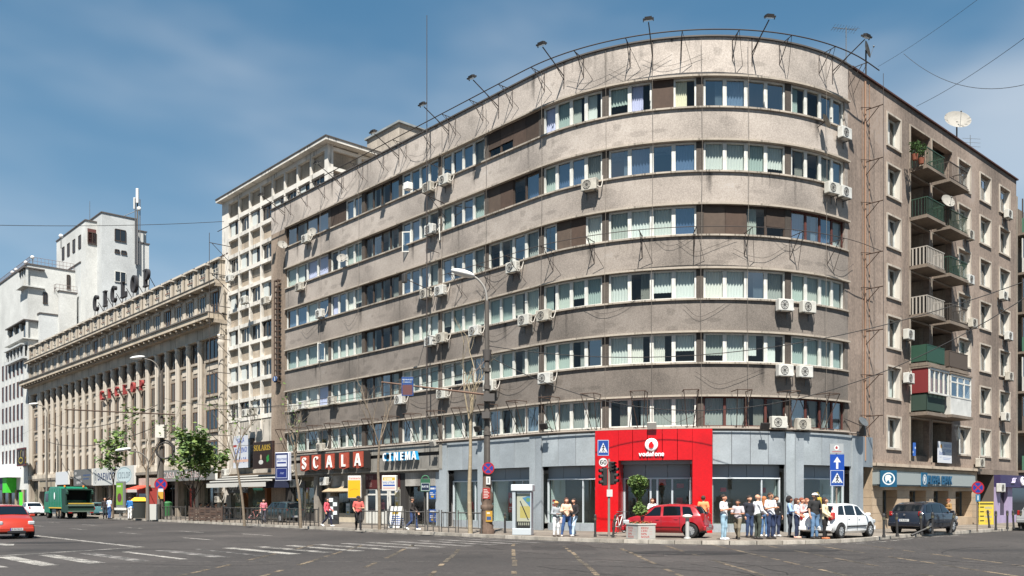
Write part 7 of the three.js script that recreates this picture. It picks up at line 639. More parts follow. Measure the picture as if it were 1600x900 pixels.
const hatchTop = [[-1, 0.34], [-0.975, 0.52], [-0.93, 0.66], [-0.76, 0.94], [-0.6, 0.985], [-0.15, 1.0], [0.2, 0.965], [0.58, 0.68], [0.86, 0.585], [0.97, 0.46], [1, 0.3]], hatchWin = [[-0.75, -0.66, -0.5, -0.47], [-0.45, -0.42, -0.02, -0.02], [0.04, 0.04, 0.5, 0.2]];
const astraTop = [[-1, 0.34], [-0.98, 0.55], [-0.93, 0.67], [-0.74, 0.92], [-0.55, 0.98], [-0.12, 1.0], [0.2, 0.96], [0.56, 0.68], [0.86, 0.58], [0.97, 0.45], [1, 0.3]];
const sedanTop = [[-1, 0.36], [-0.97, 0.6], [-0.62, 0.66], [-0.4, 0.95], [-0.2, 1.0], [0.1, 0.98], [0.44, 0.68], [0.84, 0.58], [0.97, 0.46], [1, 0.3]], sedanWin = [[-0.52, -0.38, -0.12, -0.12], [-0.06, -0.06, 0.36, 0.12]];
const estTop = [[-1, 0.4], [-0.985, 0.66], [-0.9, 0.97], [-0.6, 1.0], [0.1, 0.985], [0.48, 0.68], [0.86, 0.6], [0.97, 0.46], [1, 0.3]], estWin = [[-0.86, -0.82, -0.5, -0.5], [-0.44, -0.44, -0.06, -0.06], [0, 0, 0.4, 0.12]];
const offs = (p, dir, f, sd) => V(p.x + dir[0] * f + dir[1] * sd, p.y, p.z - (dir[1] * f - dir[0] * sd)); // dir = [x, depth]; f forward, sd to the right hand (away from the viewer for a car heading left)
{ const hr = [-0.9, 0.436]; let w = GP(1077, 841, PAVE); makeCar('red_hatchback', 'red hatchback parked on the pavement before the red portal', { L: 3.45, W: 1.55, H: 1.38, wb: 2.32, color: 0x960c18, pos: V(w.x + hr[0] * 1.12 + 0.436 * 0.7, PAVE, w.z - (hr[1] * 1.12 + 0.9 * 0.7)), dir: hr, top: hatchTop, win: hatchWin, ws0: 0.56, ws1: 0.24, rw0: -0.9, rw1: -0.77, doors: [-0.43, 0.02], tailY: 0.62, tailH: 0.3, mould: M(0x861019, 0.5), plateY: 0.5 });
  const u = [0.7401, 0.6724]; w = GP(1312, 842, PAVE); makeCar('white_hatchback', 'white hatchback parked on the pavement behind the waiting group', { L: 3.75, W: 1.63, H: 1.42, wb: 2.47, color: 0xe2e3e2, pos: V(w.x + u[0] * 1.25 - u[1] * 0.72, PAVE, w.z - (u[1] * 1.25 + u[0] * 0.72)), dir: u, top: hatchTop, win: hatchWin, ws0: 0.56, ws1: 0.24, rw0: -0.9, rw1: -0.77, doors: [-0.43, 0.02], tailY: 0.6, tailH: 0.22 });
  w = GP(1451, 834, PAVE); makeCar('dark_hatchback', 'dark navy hatchback parked in front of the bank', { L: 4.2, W: 1.74, H: 1.46, wb: 2.6, color: 0x10131d, pos: V(w.x + u[0] * 1.3 - u[1] * 0.76, PAVE, w.z - (u[1] * 1.3 + u[0] * 0.76)), dir: u, top: astraTop, win: hatchWin, ws0: 0.55, ws1: 0.24, rw0: -0.9, rw1: -0.75, doors: [-0.43, 0.02], tailY: 0.63, tailH: 0.2, ws: 1.04, plateY: 0.62, mould: M(0x10131d, 0.4), plate: 'B 70 XLP' });
  w = GP(1592, 826, PAVE); makeCar('silver_car', 'silver car at the far end of the side street in front of the lilac shop', { L: 4.2, W: 1.7, H: 1.42, wb: 2.55, color: 0x9a9c9c, metal: 0.4, pos: V(w.x + u[0] * 2.1 + u[1] * 0.6, PAVE, w.z - (u[1] * 2.1 - u[0] * 0.6)), dir: u, top: sedanTop, win: sedanWin, ws0: 0.42, ws1: 0.14, rw0: -0.6, rw1: -0.42, doors: [-0.1], tailY: 0.6 });
  const l = [-0.6726, 0.7401]; makeCar('green_estate_car', 'dark green estate car parked behind the guard rail by the jewellery shop', { L: 3.9, W: 1.58, H: 1.42, wb: 2.4, color: 0x1c2f33, pos: AT(440, 813, 61).setY(PAVE), dir: l, top: estTop, win: estWin, ws0: 0.46, ws1: 0.14, rw0: -0.97, rw1: -0.9, doors: [-0.47, 0], tailY: 0.55 });
  const m = [0.6726, -0.7401]; w = GP(24, 842); makeCar('orange_red_car', 'orange red car driving out of frame at the lower left', { L: 3.8, W: 1.66, H: 1.47, wb: 2.4, color: 0xa02c12, pos: V(w.x - m[0] * 1.75, 0, w.z + m[1] * 1.75), dir: m, top: hatchTop, win: hatchWin, ws0: 0.56, ws1: 0.24, rw0: -0.9, rw1: -0.77, doors: [-0.43, 0.02], plate: 'B 84 NLH' });
  w = GP(49, 806); makeCar('white_sedan', 'white saloon driving away ahead of the green refuse truck', { L: 4.2, W: 1.68, H: 1.4, wb: 2.5, color: 0xd3d6d8, pos: w, dir: l, top: sedanTop, win: sedanWin, ws0: 0.42, ws1: 0.14, rw0: -0.6, rw1: -0.42, doors: [-0.1], tailY: 0.58 });
  makeCar('teal_car', 'teal car half hidden behind the green refuse truck', { L: 4.0, W: 1.66, H: 1.4, wb: 2.5, color: 0x3c6468, pos: GP(148, 806.5).setY(0.0), dir: l, top: hatchTop, win: hatchWin, ws0: 0.56, ws1: 0.24, rw0: -0.9, rw1: -0.77, doors: [-0.43, 0.02] });
}
{ // refuse truck
  const l = [-0.6726, 0.7401], w = GP(126, 811), g = thing('refuse_truck', 'green refuse truck with an open dark hopper at the rear', 'truck', '', w.clone()); g.rotation.y = Math.atan2(l[1], l[0]); g.scale.setScalar(0.95); const green = new THREE.MeshPhysicalMaterial({ color: 0x14805f, roughness: 0.45, clearcoat: 0.4, map: scaled(texPlain, 3) }), dg = M(0x17372c, 0.6), W = 2.25;
  const bodyS = poly([[1.6, 0.95], [5.6, 0.95], [5.6, 2.75], [5.2, 2.9], [2.2, 2.9], [1.9, 2.75]]); mesh('container', ext(bodyS, W, 0.04).translate(0, 0, -W / 2), green, g); for (let i = 0; i < 5; i++) mesh('rib', bx(0.08, 1.8, W + 0.12, 2.2 + i * 0.8, 1.85, 0), green, g); mesh('yellow_stripe', bx(3.9, 0.1, W + 0.14, 3.6, 1.0, 0), M(0xc9a032, 0.6), g);
  const hp = poly([[1.85, 0.7], [1.75, 2.75], [0.5, 2.7], [0.1, 2.45], [0.1, 2.25], [0.55, 2.3], [0.6, 1.25], [-0.1, 1.15], [-0.1, 0.75], [0.3, 0.55]]); for (const z of [-W / 2, W / 2 - 0.12]) mesh('hopper_side', ext(hp, 0.12, 0.01).translate(0, 0, z), dg, g); mesh('hopper_roof', bx(1.4, 0.12, W - 0.26, 0.9, 2.68, 0), dg, g); mesh('hopper_back', bx(0.08, 1.6, W - 0.26, 1.7, 1.9, 0, 0, 0, 0.15), M(0x1d1c1a, 0.9), g); mesh('hopper_lip', merge([bx(0.5, 0.4, W - 0.26, 0.15, 0.95, 0), bx(1.2, 0.1, W - 0.26, 1.1, 1.2, 0)]), dg, g); mesh('lift_bar', merge([bx(0.1, 0.12, W, -0.15, 1.25, 0), bx(0.1, 0.1, W, -0.12, 0.7, 0)]), M(0x5d6b5f, 0.6), g); mesh('warning_strip', bx(0.03, 0.1, W - 0.1, -0.2, 1.4, 0), M(0xb59a3c, 0.6), g);
  mesh('chassis', bx(6.6, 0.25, 0.9, 3.6, 0.7, 0), trimM, g); mesh('side_tank', rb(1.2, 0.45, 0.5, 0.05, 4.6, 0.65, -0.75), M(0x8a8c8a, 0.5), g); mesh('side_tank', rb(1.2, 0.45, 0.5, 0.05, 4.6, 0.65, 0.75), M(0x8a8c8a, 0.5), g);
  const cab = poly([[5.7, 0.55], [7.3, 0.55], [7.35, 1.4], [7.1, 2.45], [5.75, 2.5]]); mesh('cab', ext(cab, W - 0.1, 0.05).translate(0, 0, -W / 2 + 0.05), green, g); for (const z of [-W / 2 - 0.01, W / 2 + 0.01]) mesh('cab_window', bx(0.95, 0.75, 0.02, 6.4, 1.95, z), carGlass, g); mesh('windscreen', bx(0.03, 0.9, W - 0.3, 7.28, 1.9, 0, 0, 0, 0.24), carGlass, g);
  for (const x of [2.3, 3.2, 6.4]) for (const sg of [1, -1]) { const q = new THREE.Group(); q.name = 'wheel'; q.position.set(x, 0.46, sg * (W / 2 - 0.2)); q.rotation.y = sg > 0 ? 0 : Math.PI; q.scale.set(1.5, 1.5, 2); g.add(q); mesh('tyre', tyreG, tyreM, q); mesh('rim', rimG, M(0x9a8d7a, 0.6), q); } for (const sg of [1, -1]) { mesh('mudguard', new THREE.CylinderGeometry(0.6, 0.6, 0.5, 16, 1, true, 0, Math.PI).rotateZ(Math.PI / 2).rotateY(Math.PI / 2).translate(2.75, 0.5, sg * (W / 2 - 0.25)), M(0x7d6a52, 0.8), g); mesh('beacon', cyl(0.09, 0.08, 0.16, 1.9, 2.9, sg * 0.8, 12), M(0xd9812a, 0.4), g); mesh('tail_light', bx(0.04, 0.12, 0.3, -0.14, 0.6, sg * 0.9), tailM, g); }
  const em = mesh('emblem', new THREE.CircleGeometry(0.28, 20).scale(0.7, 1.2, 1).rotateY(Math.PI).translate(3.6, 2.1, -W / 2 - 0.09), M(0xdfe3e0, 0.5), g); mesh('emblem', new THREE.CircleGeometry(0.28, 20).scale(0.7, 1.2, 1).translate(3.6, 2.1, W / 2 + 0.09), M(0xdfe3e0, 0.5), g); }
// bicycles
function bicycle(label, p, ry, frame = 0xcfcfcb, sc = 1) { const g = thing('bicycle', label, 'bicycle', 'parked bicycles', p, ry); g.scale.setScalar(sc); const fm = M(frame, 0.4); for (const x of [-0.52, 0.52]) { const w = new THREE.Group(); w.name = 'wheel'; w.position.set(x, 0.34, 0); g.add(w); mesh('tyre', new THREE.TorusGeometry(0.32, 0.018, 6, 28), tyreM, w); mesh('spokes', merge(Array.from({ length: 9 }, (_, i) => bar(V(Math.cos(i * 0.7) * 0.31, Math.sin(i * 0.7) * 0.31, 0), V(-Math.cos(i * 0.7) * 0.31, -Math.sin(i * 0.7) * 0.31, 0), 0.003, 3))), rimM, w).userData.kind = 'stuff'; }
  const a = V(-0.52, 0.34, 0), b = V(-0.05, 0.3, 0), c = V(-0.2, 0.8, 0), d = V(0.36, 0.85, 0), e = V(0.52, 0.34, 0); mesh('frame', merge([bar(a, b, 0.016), bar(a, c, 0.012), bar(b, c, 0.018), bar(b, d, 0.018), bar(c, d, 0.018), bar(d, e, 0.016)]), fm, g); mesh('saddle', sph(0.09, -0.23, 0.9, 0, 1.5, 0.4, 0.8), trimM, g); mesh('seat_post', bar(c, V(-0.23, 0.9, 0), 0.014), steelGrey, g); mesh('handlebar', merge([bar(d, V(0.33, 1.0, 0), 0.014), bar(V(0.3, 1.0, -0.26), V(0.3, 1.0, 0.26), 0.014)]), steelGrey, g); mesh('crank', merge([new THREE.TorusGeometry(0.08, 0.012, 5, 16).translate(-0.05, 0.3, 0.03), bar(V(-0.05, 0.3, 0.05), V(0.06, 0.2, 0.08), 0.01), bar(V(-0.05, 0.3, -0.05), V(-0.16, 0.4, -0.08), 0.01)]), steelGrey, g); return g; }
bicycle('pale bicycle leaning in the doorway of the red portal', GP(968, 833.5, PAVE), 1.05, 0xd6d6d2); bicycle('small bicycle with red parts parked behind the guard rail', GP(400, 817, PAVE), 0.7, 0xb0706a);
// ---------- people ----------
// surface nets over a distance field
function surfNet(f, lo, hi, c) { const n = [0, 1, 2].map((k) => Math.ceil((hi[k] - lo[k]) / c) + 1), [nx, ny, nz] = n, D = new Float32Array(nx * ny * nz); let q = 0; for (let k = 0; k < nz; k++) for (let j = 0; j < ny; j++) for (let i = 0; i < nx; i++) D[q++] = f(lo[0] + i * c, lo[1] + j * c, lo[2] + k * c);
  const id = (i, j, k) => i + nx * (j + ny * k), vid = new Int32Array(nx * ny * nz).fill(-1), P = [], I = []; const off = [0, 1, nx, nx + 1, nx * ny, nx * ny + 1, nx * ny + nx, nx * ny + nx + 1], E = [[0, 1], [2, 3], [4, 5], [6, 7], [0, 2], [1, 3], [4, 6], [5, 7], [0, 4], [1, 5], [2, 6], [3, 7]];
  for (let k = 0; k < nz - 1; k++) for (let j = 0; j < ny - 1; j++) for (let i = 0; i < nx - 1; i++) { const b = id(i, j, k); let m = 0; for (let e = 0; e < 8; e++) if (D[b + off[e]] < 0) m |= 1 << e; if (m === 0 || m === 255) continue; let x = 0, y = 0, z = 0, cnt = 0; for (const [u, v] of E) { const a = D[b + off[u]], d = D[b + off[v]]; if ((a < 0) === (d < 0)) continue; const t = a / (a - d); x += (u & 1) + t * ((v & 1) - (u & 1)); y += (u >> 1 & 1) + t * ((v >> 1 & 1) - (u >> 1 & 1)); z += (u >> 2 & 1) + t * ((v >> 2 & 1) - (u >> 2 & 1)); cnt++; } vid[b] = P.length / 3; P.push(lo[0] + (i + x / cnt) * c, lo[1] + (j + y / cnt) * c, lo[2] + (k + z / cnt) * c); }
  const quad = (a, b, d, e, fl) => { if (a < 0 || b < 0 || d < 0 || e < 0) return; fl ? I.push(a, b, d, a, d, e) : I.push(a, d, b, a, e, d); };
  for (let k = 1; k < nz - 1; k++) for (let j = 1; j < ny - 1; j++) for (let i = 1; i < nx - 1; i++) { const b = id(i, j, k), s = D[b] < 0; if (s !== D[b + 1] < 0) quad(vid[b], vid[b - nx], vid[b - nx - nx * ny], vid[b - nx * ny], !s); if (s !== D[b + nx] < 0) quad(vid[b], vid[b - nx * ny], vid[b - nx * ny - 1], vid[b - 1], !s); if (s !== D[b + nx * ny] < 0) quad(vid[b], vid[b - 1], vid[b - 1 - nx], vid[b - nx], !s); }
  const g = new THREE.BufferGeometry(); g.setAttribute('position', new THREE.Float32BufferAttribute(P, 3)); g.setIndex(I); g.computeVertexNormals(); return g; }
// bones: [a, b, ra, rb, flatten z]
function field(bones, k = 0.03) { const B = bones.map(([a, b, ra, rb2, fz = 1]) => { const d = [b[0] - a[0], b[1] - a[1], b[2] - a[2]]; return { a, d, l: d[0] * d[0] + d[1] * d[1] + d[2] * d[2] || 1e-9, ra, rb: rb2, fz }; });
  return (x, y, z) => { let s = 9; for (const { a, d, l, ra, rb: r2, fz } of B) { const px = x - a[0], py = y - a[1], pz = (z - a[2]) / fz, t = clamp((px * d[0] + py * d[1] + pz * d[2]) / l), qx = px - d[0] * t, qy = py - d[1] * t, qz = pz - d[2] * t, e = Math.sqrt(qx * qx + qy * qy + qz * qz) - (ra + (r2 - ra) * t); const h = Math.max(k - Math.abs(s - e), 0) / k; s = Math.min(s, e) - h * h * k * 0.25; } return s; }; }
const bboxOf = (bones, m) => { const lo = [9, 9, 9], hi = [-9, -9, -9]; for (const b of bones) for (const p of [b[0], b[1]]) for (let k = 0; k < 3; k++) { lo[k] = Math.min(lo[k], p[k] - Math.max(b[2], b[3]) - m); hi[k] = Math.max(hi[k], p[k] + Math.max(b[2], b[3]) + m); } return [lo, hi]; };
const ARM = { down: [[0.235, 1.13, -0.03], [0.25, 0.88, 0.06]], chest: [[0.26, 1.14, 0.02], [0.08, 1.2, 0.27]], fold: [[0.27, 1.13, 0.06], [0.02, 1.12, 0.24]], hip: [[0.3, 1.16, -0.04], [0.2, 0.95, 0.12]], phone: [[0.24, 1.12, 0.06], [0.12, 1.3, 0.3]], back: [[0.26, 1.13, -0.1], [0.22, 0.9, -0.14]], swing: [[0.24, 1.14, 0.08], [0.22, 0.92, 0.24]], bag: [[0.25, 1.13, 0.02], [0.2, 0.98, 0.25]] };
function person(label, p, o) { const { h = 1.75, yaw = 0, top = 0x888888, legs = 0x30343c, hair = 0x2b211b, skin = 0xc08f74, aL = 'down', aR = 'down', leg = 'stand', sleeve = 'short', style = 'short', shoes = 0x2a2624, f = false, turn = 0 } = o; const g = thing('person', label, 'person', o.group || 'pedestrians', p, yaw), sc = h / 1.75; g.scale.setScalar(sc);
  const sw = f ? 0.165 : 0.19, hw = f ? 0.095 : 0.09, sit = leg === 'sit', dy = sit ? -0.45 : 0, mk = (s, a, y = 0) => [s * a[0], a[1] + dy, a[2]];
  const J = {}; for (const [s, nm, pose] of [[1, 'L', aL], [-1, 'R', aR]]) { J['s' + nm] = mk(s, [sw, 1.41, -0.01]); J['e' + nm] = mk(s, [ARM[pose][0][0] - (f ? 0.02 : 0), ARM[pose][0][1], ARM[pose][0][2]]); J['w' + nm] = mk(s, ARM[pose][1]); J['h' + nm] = [s * hw, 0.92 + dy, 0];
    const st = leg === 'walk' ? (nm === 'L' ? 1 : -1) : 0; J['k' + nm] = sit ? [s * 0.12, 0.5, 0.42] : [s * (hw + 0.01 + (leg === 'wide' ? 0.05 : 0)), 0.5, st > 0 ? 0.2 : st < 0 ? 0.03 : 0.02]; J['a' + nm] = sit ? [s * 0.12, 0.08, 0.4] : [s * (hw + 0.01 + (leg === 'wide' ? 0.1 : 0)), 0.08 + (st < 0 ? 0.08 : 0), st > 0 ? 0.26 : st < 0 ? -0.3 : -0.02]; J['t' + nm] = [J['a' + nm][0] + s * 0.02, 0.035 + (st < 0 ? 0.0 : 0), J['a' + nm][2] + 0.15]; }
  const W = (y) => y + dy, c1 = [0, W(0.97), 0], c2 = [0, W(1.14), 0.01], c3 = [0, W(1.31), 0], nk = [0, W(1.47), -0.005], hd = [0, W(1.53), 0.01];
  const torso = (e) => [[[-0.05, W(0.95), 0], [0.05, W(0.95), 0], 0.125 + e, 0.125 + e, 0.85], [c1, c2, 0.13 + e, (f ? 0.115 : 0.125) + e, 0.82], [c2, c3, (f ? 0.115 : 0.13) + e, 0.135 + e, 0.8], [[-sw * 0.7, W(1.36), -0.01], [sw * 0.7, W(1.36), -0.01], 0.095 + e, 0.095 + e, 0.85]];
  const arm = (nm, e, fore = true) => [[J['s' + nm], J['e' + nm], 0.052 + e, 0.042 + e], ...(fore ? [[J['e' + nm], J['w' + nm], 0.041 + e, 0.028 + e]] : [])], lg = (nm, e) => [[J['h' + nm], J['k' + nm], 0.088 + e, 0.058 + e], [J['k' + nm], J['a' + nm], 0.056 + e, 0.038 + e]], foot = (nm, e) => [[[J['a' + nm][0], J['a' + nm][1] - 0.035, J['a' + nm][2] - 0.03], J['t' + nm], 0.04 + e, 0.03 + e]];
  const body = [...torso(0), ...arm('L', 0), ...arm('R', 0), ...lg('L', 0), ...lg('R', 0), ...foot('L', 0), ...foot('R', 0), [nk, hd, 0.055, 0.05]], geos = []; let [lo, hi] = bboxOf(body, 0.05); geos.push(surfNet(field(body), lo, hi, 0.024));
  // head with face
  const H = V(0, W(1.61), 0.015), hb = [[[0, W(1.64), -0.01], [0, W(1.62), 0.02], 0.092, 0.088, 1.1], [[0, W(1.555), 0.04], [0, W(1.545), 0.05], 0.052, 0.045], [[0, W(1.62), 0.105], [0, W(1.588), 0.122], 0.012, 0.017], [[-0.04, W(1.645), 0.085], [0.04, W(1.645), 0.085], 0.018, 0.018], [[-0.022, W(1.562), 0.092], [0.022, W(1.562), 0.092], 0.012, 0.012], [[0.093, W(1.625), 0.0], [0.095, W(1.595), -0.005], 0.018, 0.012, 1.2], [[-0.093, W(1.625), 0.0], [-0.095, W(1.595), -0.005], 0.018, 0.012, 1.2], [[0, W(1.5), 0], [0, W(1.55), 0.01], 0.05, 0.05]], tr = (gg) => { if (turn) { gg.translate(0, 0, 0).rotateY(turn); } return gg; };
  [lo, hi] = bboxOf(hb, 0.03); geos.push(tr(surfNet(field(hb, 0.02), lo, hi, 0.011)));
  // hands: palm, four fingers, thumb, slightly curled
  for (const nm of ['L', 'R']) { const w = J['w' + nm], e = J['e' + nm], s = nm === 'L' ? 1 : -1, d = V(w[0] - e[0], w[1] - e[1], w[2] - e[2]).normalize(), side = V(0, 0, 1).cross(d).length() > 0.4 ? V(0, 0, 1) : V(0, 1, 0), ac2 = side.clone().addScaledVector(d, -side.dot(d)).normalize(), inn = V(0, 0, 0).crossVectors(d, ac2).normalize(); if (inn.x * s > 0) inn.negate(); const at = (a, b, c) => { const v = V(...w).addScaledVector(d, a).addScaledVector(ac2, b).addScaledVector(inn, c); return [v.x, v.y, v.z]; }; const hbones = [[at(-0.02, 0, 0), at(0.03, 0, 0), 0.026, 0.024], [at(0.03, -0.02, 0), at(0.075, -0.022, 0.004), 0.017, 0.015], [at(0.03, 0.02, 0), at(0.075, 0.022, 0.004), 0.017, 0.015], [at(0.05, 0, 0), at(0.08, 0, 0.003), 0.017, 0.015]]; [[-0.03, 0.055], [-0.01, 0.072], [0.01, 0.078], [0.03, 0.07]].forEach(([b, l]) => { hbones.push([at(0.085, b, 0.004), at(0.085 + l * 0.5, b * 1.05, 0.012), 0.0095, 0.009], [at(0.085 + l * 0.5, b * 1.05, 0.012), at(0.085 + l * 0.85, b * 1.05, 0.034), 0.009, 0.008]); }); hbones.push([at(0.025, 0.03, 0.01), at(0.06, 0.055, 0.02), 0.011, 0.01], [at(0.06, 0.055, 0.02), at(0.09, 0.058, 0.03), 0.01, 0.009]); [lo, hi] = bboxOf(hbones, 0.015); geos.push(surfNet(field(hbones, 0.008), lo, hi, 0.008)); }
  mesh('body', merge(geos.map((q) => { q.deleteAttribute('uv'); return q; })), M(skin, 0.6), g);
  const eye = merge([-1, 1].map((s) => sph(0.011, s * 0.035, W(1.625), 0.098, 1.3, 0.8, 0.7, 8))); mesh('eyes', tr(eye), M(o.glasses ? 0x111111 : 0x2b2522, 0.3), g); if (o.glasses) mesh('sunglasses', tr(merge([bx(0.055, 0.035, 0.012, -0.034, W(1.625), 0.112), bx(0.055, 0.035, 0.012, 0.034, W(1.625), 0.112), bx(0.2, 0.008, 0.008, 0, W(1.64), 0.108), bx(0.006, 0.008, 0.12, 0.1, W(1.638), 0.05), bx(0.006, 0.008, 0.12, -0.1, W(1.638), 0.05)])), M(0x161515, 0.2), g);
  // clothes
  const sl = sleeve === 'long', hem = W(o.hem || 0.9), tb = [...torso(0.016), ...['L', 'R'].flatMap((nm) => sl ? arm(nm, 0.014) : [[J['s' + nm], [lerp(J['s' + nm][0], J['e' + nm][0], 0.72), lerp(J['s' + nm][1], J['e' + nm][1], 0.72), lerp(J['s' + nm][2], J['e' + nm][2], 0.72)], 0.072, 0.066]])]; if (o.hem) tb.push([[-0.07, W(0.95), 0], [-0.08, hem + 0.05, 0], 0.13, 0.11, 0.9], [[0.07, W(0.95), 0], [0.08, hem + 0.05, 0], 0.13, 0.11, 0.9]); const tf = field(tb); [lo, hi] = bboxOf(tb, 0.04); const wr = ['L', 'R'].map((n2) => J['w' + n2]); mesh('top', surfNet((x, y, z) => { let v = Math.max(tf(x, y, z), hem - y + 0.01 * Math.sin(x * 30), Math.hypot(x, z) < 0.09 ? y - W(1.47) : -1); if (sl) for (const w of wr) v = Math.max(v, 0.03 - Math.hypot(x - w[0], y - w[1], z - w[2])); v += 0.005 * Math.sin(y * 17 + x * 14 + z * 9); return v; }, lo, hi, 0.02), o.topMat || M(top, 0.9), g);
  const lb = [[[-0.05, W(0.94), 0], [0.05, W(0.94), 0], 0.137, 0.137, 0.86], ...lg('L', 0.016), ...lg('R', 0.016)], lf = field(lb, 0.025); [lo, hi] = bboxOf(lb, 0.04); const cut = o.legCut || 0.075; mesh(f && o.skirt ? 'skirt' : 'trousers', surfNet((x, y, z) => Math.max(lf(x, y, z) + 0.006 * Math.sin(y * 19 + x * 12), cut - y, y - W(1.03)), lo, hi, 0.021), M(legs, 0.9), g);
  for (const nm of ['L', 'R']) { const sb = foot(nm, 0.014), ff = field(sb); [lo, hi] = bboxOf(sb, 0.03); mesh('shoe', surfNet((x, y, z) => Math.max(ff(x, y, z), 0.003 - y), lo, hi, 0.016), M(shoes, 0.7), g); }
  if (style !== 'bald') { const long = style === 'long', hr = [[[0, W(1.655), -0.018], [0, W(1.635), -0.005], 0.106, 0.102, 1.1]]; if (long) hr.push([[0, W(1.6), -0.06], [0, W(1.36), -0.1], 0.095, 0.06, 0.7], [[0.075, W(1.62), 0], [0.09, W(1.4), 0.02], 0.035, 0.03], [[-0.075, W(1.62), 0], [-0.09, W(1.4), 0.02], 0.035, 0.03]); if (style === 'curly') hr.push([[0, W(1.68), -0.03], [0, W(1.6), -0.05], 0.125, 0.12, 1]); const hf = field(hr, 0.02); [lo, hi] = bboxOf(hr, 0.03); mesh('hair', tr(surfNet((x, y, z) => { const face = 0.03 + Math.max(0, (y - W(1.665)) * 1.4); return Math.max(hf(x, y, z) + 0.005 * Math.sin(x * 160) * Math.sin(y * 130 + z * 90), z - Math.max(long ? 0.045 : 0.02, y > W(1.665) ? 0.3 * 1 : 0) , long || style === 'curly' ? -1 : W(1.565) - y, y < W(1.66) && Math.abs(x) < 0.07 ? z - 0.01 : -1); }, lo, hi, 0.012)), M(hair, 0.85), g); }
  if (o.cap) mesh('cap', tr(merge([new THREE.SphereGeometry(0.115, 16, 8, 0, 6.28, 0, 1.5).scale(1, 0.85, 1.1).translate(0, W(1.655), 0), bx(0.16, 0.012, 0.1, 0, W(1.665), 0.15)])), M(o.cap, 0.8), g);
  if (o.bagC) { const b = o.bagP || [0.27, W(0.85), 0.05]; mesh('bag', rb(0.3, 0.3, 0.12, 0.04, ...b), M(o.bagC, 0.7), g); mesh('bag_strap', tubeOf([V(b[0] + 0.1, b[1] + 0.14, b[2]), V(b[0] * 0.9, b[1] + 0.35, b[2]), V(b[0] - 0.1, b[1] + 0.14, b[2])], 0.012, 12), M(o.bagC, 0.7), g); }
  if (o.pack) mesh('backpack', rb(0.32, 0.46, 0.2, 0.07, 0, W(1.22), -0.22, 3), M(o.pack, 0.8), g);
  return g; }
